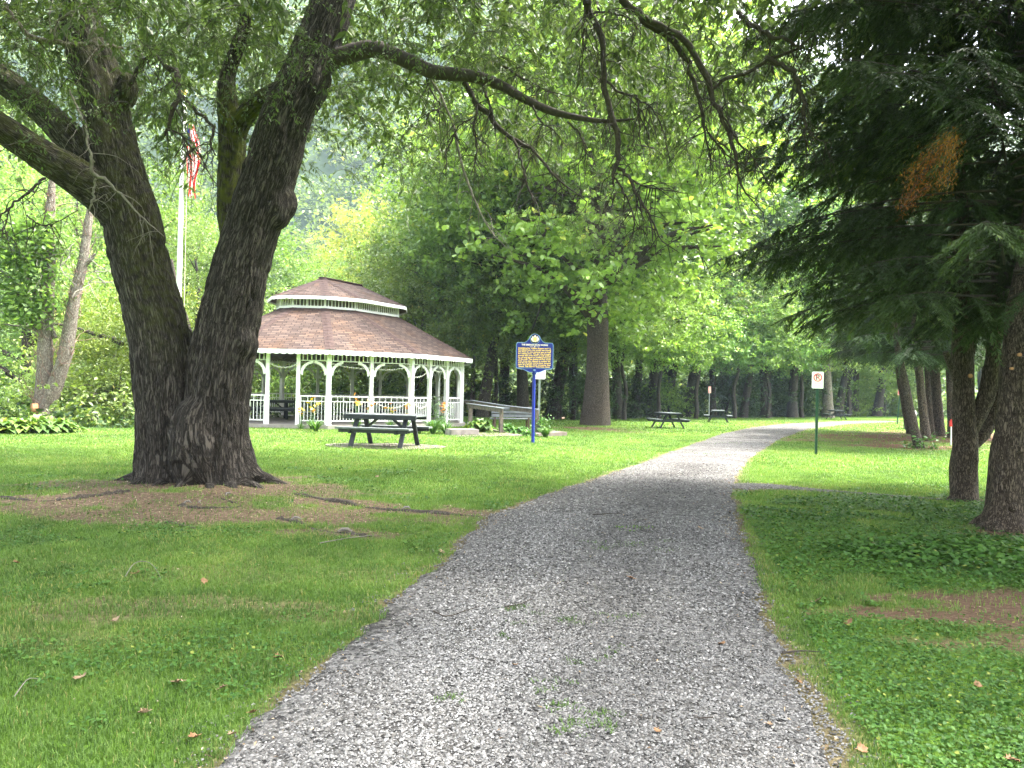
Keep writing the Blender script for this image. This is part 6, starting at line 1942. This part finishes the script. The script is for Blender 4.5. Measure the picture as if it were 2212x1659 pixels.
# broken, pruned tree with dead vines on the left
q = P(92, 915, 27); g = gz1(q.x, q.y)
BT = empty('pruned_tree', (q.x, q.y, g), 0, 'pruned grey tree with two bare trunks wrapped in dead vines behind the hostas', 'tree')
inv = Matrix.Translation(-Vector((q.x, q.y, g)))
def px_rows(l, Yd, k=22): return stem_px([(u, v, Yd, w) for u, v, w in l], k)
sts = [px_rows([(92, 940, 56), (94, 900, 44), (94, 860, 34), (96, 800, 32), (98, 720, 30), (102, 640, 28), (106, 560, 24), (108, 480, 20), (112, 400, 14), (116, 300, 8)], 27),
       px_rows([(92, 905, 40), (104, 868, 34), (120, 828, 32), (140, 770, 28), (152, 700, 26), (162, 640, 24), (178, 570, 20), (188, 500, 18), (196, 440, 12)], 27),
       px_rows([(92, 730, 14), (70, 692, 14), (48, 650, 12), (26, 600, 8)], 27, 12), px_rows([(120, 730, 9), (96, 680, 10), (80, 650, 9), (66, 610, 6)], 27, 12),
       px_rows([(168, 590, 12), (180, 575, 12), (196, 560, 9), (206, 548, 5)], 27, 10)]
a = Acc()
for s in sts[:2]: a.tube(s[:, :3], s[:, 3], 14, True, .16)
o = a.build('trunk', M['bark_pale'], None, True); o.data.transform(inv); o.parent = BT
for s in sts[2:]:
    a = Acc(); a.tube(s[:, :3], s[:, 3], 8, True, .2); o = a.build('limb', M['bark_pale'], None, True); o.data.transform(inv); o.parent = BT
a = Acc(); c = P(68, 882, 26.6); a.tube([c + Vector((.12, .12, 0)), c], [.19, .17], 14); o = a.build('cut_stub', M['cutwood'], None); o.data.transform(inv); o.parent = BT
a = Acc()
for s in sts[:2]:
    for _ in range(150):
        i = rng.integers(2, 20); an = rng.random() * 6.28
        c = s[i, :3] + s[i, 3] * 1.05 * np.array([math.cos(an), math.sin(an), 0])
        pts, rr = grow_twig(c, [rng.normal() * .4, rng.normal() * .4, 1], rng.uniform(.4, 1.3), .014, -.02, .3, 6)
        a.tube(pts, rr, 3, False)
o = a.build('dead_vines', surf('vine_brown', [(.10, .06, .045), (.20, .13, .10)], 9, .9, .1), None); o.data.transform(inv); o.parent = BT
a = Acc()
for (u0, v0) in ((130, 575), (195, 560), (205, 585), (190, 610), (100, 560), (60, 560)):
    c0 = np.array(P(u0, v0, 26.5))
    for _ in range(4):
        pts, rr = grow_twig(c0, [rng.normal() * .8 + .3, rng.normal() * .3, rng.normal() * .5], rng.uniform(.8, 1.8), .02, .08, .35, 8)
        a.tube(pts, rr, 4, False)
o = a.build('bare_twigs', M['paletwig'], None); o.data.transform(inv); o.parent = BT
a = Acc()
for _ in range(70):
    c = np.array(P(rng.uniform(-10, 110), rng.uniform(470, 690), 26.6)); m_ = 60
    leaves(a, c + rng.normal(size=(m_, 3)) * np.array([.35, .35, .2]), .2, .13, np.clip(rng.normal(.45, .15) + rng.normal(0, .12, m_), 0, 1), None, .8, .35)
o = a.build('crown', GREENS['mid'], None, False, True); o.data.transform(inv); o.parent = BT
# dark horizontal limb with yellow-green foliage reaching in from behind the big trunk
q = P(440, 930, 30); g = gz1(q.x, q.y)
YT = empty('locust_tree', (q.x, q.y, g), 0, 'yellow-green feathery tree whose dark limb reaches left past the big trunk', 'tree')
inv = Matrix.Translation(-Vector((q.x, q.y, g)))
a = Acc()
for l in ([(430, 945, 30), (424, 880, 26), (416, 800, 22), (410, 740, 20), (400, 690, 15), (385, 640, 10), (370, 560, 6)], [(412, 760, 14), (370, 742, 14), (320, 742, 13), (278, 741, 12), (262, 742, 11), (240, 731, 11), (205, 722, 9), (170, 710, 7), (120, 700, 5), (60, 706, 4), (10, 700, 2)], [(412, 745, 12), (430, 700, 10), (440, 672, 8), (446, 640, 5)]):
    s = px_rows(l, 30, 24); a.tube(s[:, :3], s[:, 3], 10, True, .15)
o = a.build('trunk', M['bark_far'], None, True); o.data.transform(inv); o.parent = YT
a = Acc()
for _ in range(210):
    u_, v_ = rng.uniform(170, 440), rng.normal(740, 62)
    if v_ > 860 or v_ < 610: continue
    c = np.array(P(u_, v_, 30 + rng.normal(0, 1.0))); m_ = 60
    leaves(a, c + rng.normal(size=(m_, 3)) * np.array([.42, .4, .16]), .16, .06, np.clip(rng.normal(.35, .15) + rng.normal(0, .1, m_), 0, .9), None, .8, .4)
o = a.build('crown', leafmat('locust_leaves', [(.06, .10, .016), (.12, .165, .026), (.19, .235, .04), (.3, .3, .06)], None, .42, .45, .4), None, False, True); o.data.transform(inv); o.parent = YT

# ------------------------------------------------------------------ garden plants
M['hosta'] = leafmat('hosta_leaves', [(0.0375, 0.09, 0.015), (0.075, 0.15, 0.0225), (0.165, 0.225, 0.0375), (0.315, 0.3, 0.09)], [0, .4, .8, 1], .3, .45, .4)
M['hosta2'] = leafmat('green_hosta_leaves', [(0.03, 0.09, 0.01875), (0.05625, 0.135, 0.02625), (0.0975, 0.195, 0.0375), (0.1875, 0.255, 0.075)], [0, .4, .8, 1], .3, .45, .4)
M['strap'] = leafmat('strap_leaves', [(0.03375, 0.09, 0.0225), (0.0675, 0.1425, 0.03375), (0.12, 0.2025, 0.045)], None, .3, .45, .4)
def hosta(x, y, r_, h, n, lab, mt_='hosta', wid=.42, group=None, z=None):
    a = Acc()
    for k in range(n):
        an = rng.random() * 6.283; lv = rng.random() ** .7
        L = r_ * rng.uniform(.6, 1.05)
        w = L * wid * rng.uniform(.8, 1.2)
        d = np.array([math.cos(an), math.sin(an), 0]); s = np.array([-d[1], d[0], 0])
        o = d * r_ * .12 * rng.random()
        K = 6; t = np.linspace(0, 1, K)
        out_ = L * (.25 + .75 * lv); ht = h * (1.08 - .62 * lv) * rng.uniform(.8, 1.1)
        ctr = o + d * (out_ * t)[:, None]; ctr[:, 2] += ht * (1.9 * t - 1.25 * t ** 2 * (1 + .35 * lv))
        prof = np.array([.10, .22, .85, 1.0, .7, .02]) * w / 2
        v = np.stack([ctr - s * prof[:, None] + np.array([0, 0, 1]) * (prof * .35)[:, None], ctr, ctr + s * prof[:, None] + np.array([0, 0, 1]) * (prof * .35)[:, None]], 1).reshape(-1, 3)
        f = []
        for i in range(K - 1):
            f += [(3 * i, 3 * i + 1, 3 * i + 4, 3 * i + 3), (3 * i + 1, 3 * i + 2, 3 * i + 5, 3 * i + 4)]
        a.add(v, f, np.clip(rng.normal(.45, .2), 0, 1))
    o = a.build('hosta_plant', M[mt_], None, True, True)
    o.location = (x, y, (gz1(x, y) if z is None else z) - .03)
    return tag(o, lab, 'plant', group)
for (u, v, Yd, r_, h, lab) in ((12, 947, 20.4, .80, .56, 'yellow-green hosta at the left end of the hosta row on the lawn edge'), (48, 946, 20.6, .82, .62, 'yellow-green hosta second from the left in the lawn edge row'), (84, 945, 20.8, .82, .64, 'yellow-green hosta below the cut stub of the pruned tree'),
                               (116, 944, 21.1, .78, .60, 'yellow-green hosta fourth along the lawn edge row'), (142, 942, 21.4, .62, .48, 'smaller greener hosta at the right end of the lawn edge row')):
    q = P(u, v, Yd); hosta(q.x, q.y, r_, h, 95, lab, 'hosta', .3, 'hostas in a row at the lawn edge')
for (u, v, Yd, r_, h, n, mt_, lab) in ((1040, 936, 26.2, .62, .62, 90, 'hosta', 'large bright hosta beside the stone block and ramp railing'), (1022, 922, 27.2, .45, .5, 50, 'hosta', 'small hosta tucked between the stone block and gazebo corner'), (1098, 930, 26.3, .5, .45, 60, 'hosta2', 'green hosta right of the ramp railing end post'),
                                       (1126, 934, 25.8, .5, .42, 60, 'hosta2', 'hosta halfway between the railing post and blue marker'), (1140, 938, 25.2, .38, .32, 40, 'hosta2', 'low hosta right at the foot of the blue marker post')):
    q = P(u, v, Yd); hosta(q.x, q.y, r_, h, n, lab, mt_, .48)
def strap_plant(x, y, h, n, lab, flowers=0, fh=(.5, .9), mt_='strap', spread=.5, w=.022, z=None, cols=('orange',), name='daylily'):
    root = empty(name, (x, y, (gz1(x, y) if z is None else z) - .02), 0, lab, 'plant')
    a = Acc()
    for k in range(n):
        an = rng.random() * 6.283; d = np.array([math.cos(an), math.sin(an), 0]); s = np.array([-d[1], d[0], 0])
        L = h * rng.uniform(.7, 1.2); K = 6; t = np.linspace(0, 1, K); sp = spread * rng.uniform(.3, 1.2)
        c = d * (.04 + sp * t ** 1.4)[:, None] + np.stack([np.zeros(K), np.zeros(K), L * (1.5 * t - .85 * t ** 2.2)], -1)
        ww = np.array([.7, 1, .95, .75, .45, .05]) * w * rng.uniform(.8, 1.3) / 2
        v = np.stack([c - s * ww[:, None], c + s * ww[:, None]], 1).reshape(-1, 3)
        a.add(v, [(2 * i, 2 * i + 1, 2 * i + 3, 2 * i + 2) for i in range(K - 1)], np.clip(rng.normal(.5, .2), 0, 1))
    a.build('foliage', M[mt_], root, True, True)
    if flowers:
        stm = Acc(); heads = []
        for k in range(flowers):
            an = rng.random() * 6.283; rr_ = spread * .5 * rng.random(); hh = rng.uniform(*fh)
            e = np.array([rr_ * math.cos(an), rr_ * math.sin(an), hh])
            stm.tube([(e[0] * .2, e[1] * .2, 0), (e[0] * .6, e[1] * .6, hh * .6), tuple(e)], [.006, .005, .004], 4, False)
            heads.append(e)
        stm.build('stems', M['strap'], root, True, True)
        for k, e in enumerate(heads):
            o = link('flower', FLOWER[cols[k % len(cols)]], root); o.location = tuple(e); o.rotation_euler = (rng.normal() * .5 + .5, rng.normal() * .5, rng.random() * 6.28); o.scale = (rng.uniform(.6, .95),) * 3
    return root
FLOWER = {}
for cn, c0, c1_ in (('orange', (.70, .22, .03), (.88, .42, .06)), ('yellow', (.80, .50, .03), (.92, .70, .10))):
    a = Acc()
    for k in range(6):
        an = k * math.pi / 3; d = np.array([math.cos(an), math.sin(an), 0]); s = np.array([-d[1], d[0], 0]); K = 5; t = np.linspace(0, 1, K)
        c = d * (.085 * t)[:, None] + np.stack([np.zeros(K), np.zeros(K), .05 * t - .05 * t ** 3], -1); ww = np.array([.3, .8, 1, .8, .1]) * .019
        a.add(np.stack([c - s * ww[:, None], c + s * ww[:, None]], 1).reshape(-1, 3), [(2 * i, 2 * i + 1, 2 * i + 3, 2 * i + 2) for i in range(K - 1)])
    FLOWER[cn] = a.mesh('flower', surf(cn + '_petals', [c0, c1_], 30, .6, 0), True)
def gz_front(i, k, t, off):
    A, B, d, L, _ = bay(i, k); nr = Vector((d.y, -d.x, 0))
    return A + d * (L * t) + nr * off
for (i, k, t, off, h, n, fl_, fh, cols, lab) in ((0, 2, .62, .62, .5, 46, 12, (.55, 1.12), ('yellow', 'yellow', 'orange'), 'yellow lilies before the railing just right of the gazebo entrance'),
                                   (0, 2, .25, .55, .3, 20, 7, (.45, .75), ('yellow', 'orange'), 'low yellow lilies by the entrance post of the gazebo'),
                                   (1, 0, .55, .60, .5, 40, 10, (.8, 1.25), ('yellow', 'orange'), 'tall yellow and orange lilies left behind the near picnic table'),
                                   (1, 0, .86, .58, .45, 40, 9, (.6, 1.05), ('orange',), 'orange lilies behind the middle of the near picnic table'),
                                   (1, 1, .35, .58, .45, 40, 9, (.5, .95), ('orange', 'orange', 'yellow'), 'orange lilies behind the right half of the near picnic table'),
                                   (1, 1, .75, .55, .45, 40, 8, (.5, .95), ('orange',), 'orange lilies by the corner post behind the near table'),
                                   (2, 1, .4, .35, .4, 26, 14, (.55, .95), ('orange',), 'dense orange lilies in the open bay of the long side')):
    p = gz_front(i, k, t, off)
    strap_plant(p.x, p.y, h, n, lab, fl_, fh, spread=.42, cols=cols)
for (u, v, Yd, h, n, sp, lab) in ((682, 938, 24.6, .48, 70, .45, 'green strappy tuft at the gazebo foot right of the entrance step'), (935, 943, 24.6, .62, 110, .55, 'big bright strappy clump right of the near picnic table'), (962, 945, 24.8, .5, 70, .5, 'smaller strappy clump next to the stone step'),
                                  (1178, 944, 25.4, .42, 90, .45, 'grassy yellow-green tuft right of the blue marker'), (905, 936, 25.0, .3, 50, .4, 'low leafy plant hidden behind the near table end')):
    q = P(u, v, Yd); strap_plant(q.x, q.y, h, n, lab, spread=sp, w=.035, name='strap_leaf_plant')
# tall seeding weeds in the clump by the long side, and a climber on the white sign post
def weed(x, y, h, nst, lab, mt_, ls, name='tall_weed', spread=.25, per=26):
    root = empty(name, (x, y, gz1(x, y) - .02), 0, lab, 'plant')
    st, lf = Acc(), Acc()
    for k in range(nst):
        pts, rr = grow_twig([rng.normal() * spread * .3, rng.normal() * spread * .3, 0], [rng.normal() * .2, rng.normal() * .2, 1], h * rng.uniform(.6, 1.1), .006, .0, .10, 7)
        st.tube(pts, rr, 4, False)
        t = rng.random(per); c = np.stack([np.interp(t, np.linspace(0, 1, len(pts)), pts[:, j]) for j in range(3)], -1) + rng.normal(size=(per, 3)) * spread * .28
        leaves(lf, c, ls, ls * .55, np.clip(rng.normal(.5, .18, per), 0, 1), None, .8, .15, .15, True)
    st.build('stems', M['strap'], root, True, True); lf.build('foliage', M[mt_], root, False, True)
q = P(948, 936, 25.6); weed(q.x, q.y, 1.15, 9, 'tall seeding weeds rising in front of the long side of the gazebo', 'strap', .07)
q = P(1168, 925, 26.7); weed(q.x, q.y, .75, 8, 'blue-green climbing plant on the white sign post behind the marker', 'hosta2', .10, 'climbing_plant', .3, 40)
q = P(2003, 970, 24.6); weed(q.x, q.y, .45, 7, 'bright broad-leaved weed at the foot of the pale hemlock trunk', 'hosta2', .17, 'broadleaf_weed', .55, 16)
q = P(2032, 962, 26.5); weed(q.x, q.y, .42, 2, 'small pale spindly weed left of the red-capped stake', 'hosta', .06, 'broadleaf_weed', .12, 16)

# ------------------------------------------------------------------ fallen leaves, twigs, bark
def leaf_outline():
    pts = []
    lobes = [(-.95, .62), (-.5, .95), (0, 1.1), (.5, .95), (.95, .62)]
    pts.append((0, -.55))
    pts.append((.28, -.42))
    seq = [(.72, -.22), (.64, .0), (.95, .25), (.66, .36), (.58, .74), (.32, .62), (0, 1.0), (-.34, .58), (-.55, .7), (-.6, .34), (-.86, .18), (-.58, -.05), (-.7, -.28)]
    return pts + seq + [(-.28, -.42)]
def fallen(u, v, size, lab, mtn, curl, group=None):
    q = G(u, v)
    on = float(path_depth(np.array([q.x]), np.array([q.y]))[0]) > .05
    zq = float(path_z(np.array([q.x]), np.array([q.y]))[0]) + .012 if on else q.z + .028
    o_ = leaf_outline(); n = len(o_)
    def bend(x, y_): return (x * size, y_ * size, size * (curl * (x * x) + .35 * curl * y_ * y_ + .10 * math.sin(5 * x + 3 * y_)))
    v_ = [bend(0, 0)] + [bend(*p) for p in o_] + [bend(p[0] * .5, p[1] * .5) for p in o_]
    f = []
    for k in range(n):
        j = (k + 1) % n
        f += [(1 + k, 1 + j, 1 + n + j, 1 + n + k), (0, 1 + n + k, 1 + n + j)]
    top = np.array(v_); bot = top - np.array([0, 0, .0015])
    a = Acc(); a.add(top, f); a.add(bot, [tuple(reversed(q_)) for q_ in f])
    a.tube([(0, -.5 * size, size * .05), (size * .05, -1.0 * size, size * .08)], [.0022, .0014], 4)
    o = a.build('fallen_leaf', M[mtn], None, True)
    o.location = (q.x, q.y, zq); o.rotation_euler = (rng.normal() * .25, rng.normal() * .25, rng.random() * 6.28)
    tag(o, lab, 'fallen leaf', group)
    return o
for (u, v, s, lab, mtn, curl) in (
    (173, 1474, .062, 'large pale tan dead leaf curled in the left foreground grass', 'deadleaf2', .55), (250, 1348, .065, 'pale tan dead leaf in the grass below the twig arch', 'deadleaf2', .5), (440, 1264, .06, 'rusty dead leaf in the grass midway between big trunk and path', 'deadleaf', .45),
    (385, 1484, .075, 'tan dead leaf lying flat in grass right of the large pale one', 'deadleaf2', .35), (312, 1552, .055, 'folded ochre dead leaf standing in the left foreground grass', 'deadleaf2', .9), (480, 1497, .045, 'small tan dead leaf in grass nearing the path edge', 'deadleaf2', .5),
    (36, 1222, .06, 'tan dead leaf in the grass at the far left', 'deadleaf', .6), (292, 1246, .07, 'brown dead leaf under the arching dead twig', 'deadleaf', .6), (545, 1551, .045, 'brown dead leaf at the left gravel edge', 'deadleaf', .5), (420, 1605, .05, 'dark brown leaf in the bottom left grass', 'deadleaf', .6),
    (500, 1600, .04, 'tan curled leaf near the bottom left gravel edge', 'deadleaf2', .8), (600, 1430, .05, 'crumpled brown leaf where grass meets gravel left of the path', 'deadleaf', .8),
    (1363, 1261, .075, 'orange-brown dead leaf alone on the middle of the gravel', 'deadleaf', .35), (1560, 1404, .05, 'orange dead leaf on the right half of the gravel', 'deadleaf', .5), (1112, 1455, .035, 'small rusty leaf fragment on the left half of the gravel', 'deadleaf', .4), (1515, 1149, .08, 'faded leaf on the gravel near the far shaded part', 'deadleaf2', .4),
    (1420, 1600, .035, 'small leaf scrap near the bottom middle of the gravel', 'deadleaf', .5), (1660, 1580, .035, 'tiny ochre leaf near the bottom right of the gravel', 'deadleaf2', .5),
    (1762, 1307, .085, 'long pale leaf in the ground cover right of the path', 'deadleaf2', .5), (1833, 1355, .08, 'pinkish brown dead leaf in the ground cover right of the path', 'deadleaf', .55), (1885, 1180, .09, 'pale leaf in the far shaded ground cover on the right', 'deadleaf2', .4),
    (2115, 1492, .05, 'brown leaf in the ivy at the lower right', 'deadleaf', .6), (1725, 1480, .045, 'brown leaf at the right gravel edge', 'deadleaf', .5), (1860, 1632, .05, 'dark leaf at the right gravel edge by the bottom of the photo', 'deadleaf', .6), (2185, 1655, .06, 'orange-tan leaf at the bottom right corner', 'deadleaf', .5),
    (1262, 945, .12, 'orange leaf on the lawn in front of the great sycamore', 'deadleaf', .4), (815, 1033, .07, 'pale bark flake or leaf on the lawn left of the near shade', 'deadleaf2', .4), (955, 1198 * 1.0, .06, 'tan leaf at the end of the thin surface root', 'deadleaf2', .5)):
    fallen(u, v, s * .6, lab, mtn, curl)
def stick(rows, r_, lab, mtn='twigwood', h=.012):
    pts = []
    for (u, v, dz) in rows:
        q = G(u, v); on = float(path_depth(np.array([q.x]), np.array([q.y]))[0]) > .05
        zq = float(path_z(np.array([q.x]), np.array([q.y]))[0]) if on else q.z + .01
        pts.append((q.x, q.y, zq + h + dz))
    s = spline(pts, 14)
    a = Acc(); a.tube(s - s[0], np.linspace(r_, r_ * .4, 14), 6, True, .2)
    o = a.build('fallen_twig', M[mtn], None, True); o.location = tuple(s[0])
    tag(o, lab, 'twig')
stick([(270, 1252, 0), (290, 1236, .05), (318, 1236, .06), (336, 1246, .04), (350, 1262, 0)], .0035, 'pale dead twig arched over a brown leaf in the left grass', 'paletwig')
stick([(935, 1332, 0), (965, 1345, 0), (1010, 1332, 0), (1045, 1322, 0)], .005, 'thin dark twig on the left half of the gravel')
stick([(1090, 1325, 0), (1120, 1320, 0), (1150, 1308, 0)], .005, 'short dark twig on the gravel by the weed tuft')
stick([(1280, 1120, 0), (1310, 1118, 0), (1345, 1117, 0)], .006, 'dark twig on the far shaded gravel')
stick([(1690, 1418, 0), (1730, 1414, 0), (1770, 1416, 0)], .006, 'dark twig across the right edge of the gravel')
stick([(1540, 1660 - 90, 0), (1500, 1572, 0)], .004, 'short twig in the bottom right gravel')
stick([(690, 1178, 0), (760, 1166, .0), (815, 1160, 0)], .007, 'bent pale twig on the worn ground right of the big trunk', 'paletwig')
stick([(30, 1515, 0), (60, 1490, .03), (90, 1478, .0)], .003, 'thin pale twig in the grass at the lower left', 'paletwig')
for (u, v, s, rz, lab) in ((405, 1090, .10, .4, 'pale bark chip lying left among roots before the big trunk'), (493, 1072, .12, 1.4, 'pair of pale broken root stubs right before the big trunk'), (432, 1090, .07, 2.2, 'small pale chip near the middle of the big trunk foot'), (745, 1152, .16, .2, 'flat pale wood slab on the thin surface root'),
                           (640, 1126, .12, .1, 'grey flat wood piece on the worn ground right of the trunk'), (878, 1103, .12, .3, 'grey knob of root by the end of the long surface root')):
    q = G(u, v)
    s *= .45; a = Acc(); a.tube([(-s, 0, .02), (-s * .4, .02, .04), (s * .4, -.01, .045), (s, .02, .02)], [s * .16, s * .26, s * .24, s * .1], 7, True, .5)
    o = a.build('wood_chip', M['stone'] if v < 1130 else M['paletwig'], None, False); o.location = tuple(q); o.rotation_euler.z = rz
    tag(o, lab, 'wood chip')

# ------------------------------------------------------------------ haze over the far side of the valley
HAZE = 0.00032
if HAZE:
    a = Acc(); a.box((0, 232, 108), (880, 568, 242))
    mt, nt, nd, lk, out = newmat('haze_air')
    vp = nd.new('ShaderNodeVolumePrincipled')
    vp.inputs['Color'].default_value = (.62, .80, 1.0, 1)
    vp.inputs['Density'].default_value = HAZE
    vp.inputs['Anisotropy'].default_value = .2
    lk.new(vp.outputs[0], out.inputs['Volume'])
    # the box also holds the camera: bottom below the lowest ground, top above the highest thing
    tag(a.build('haze', mt), kind='stuff')
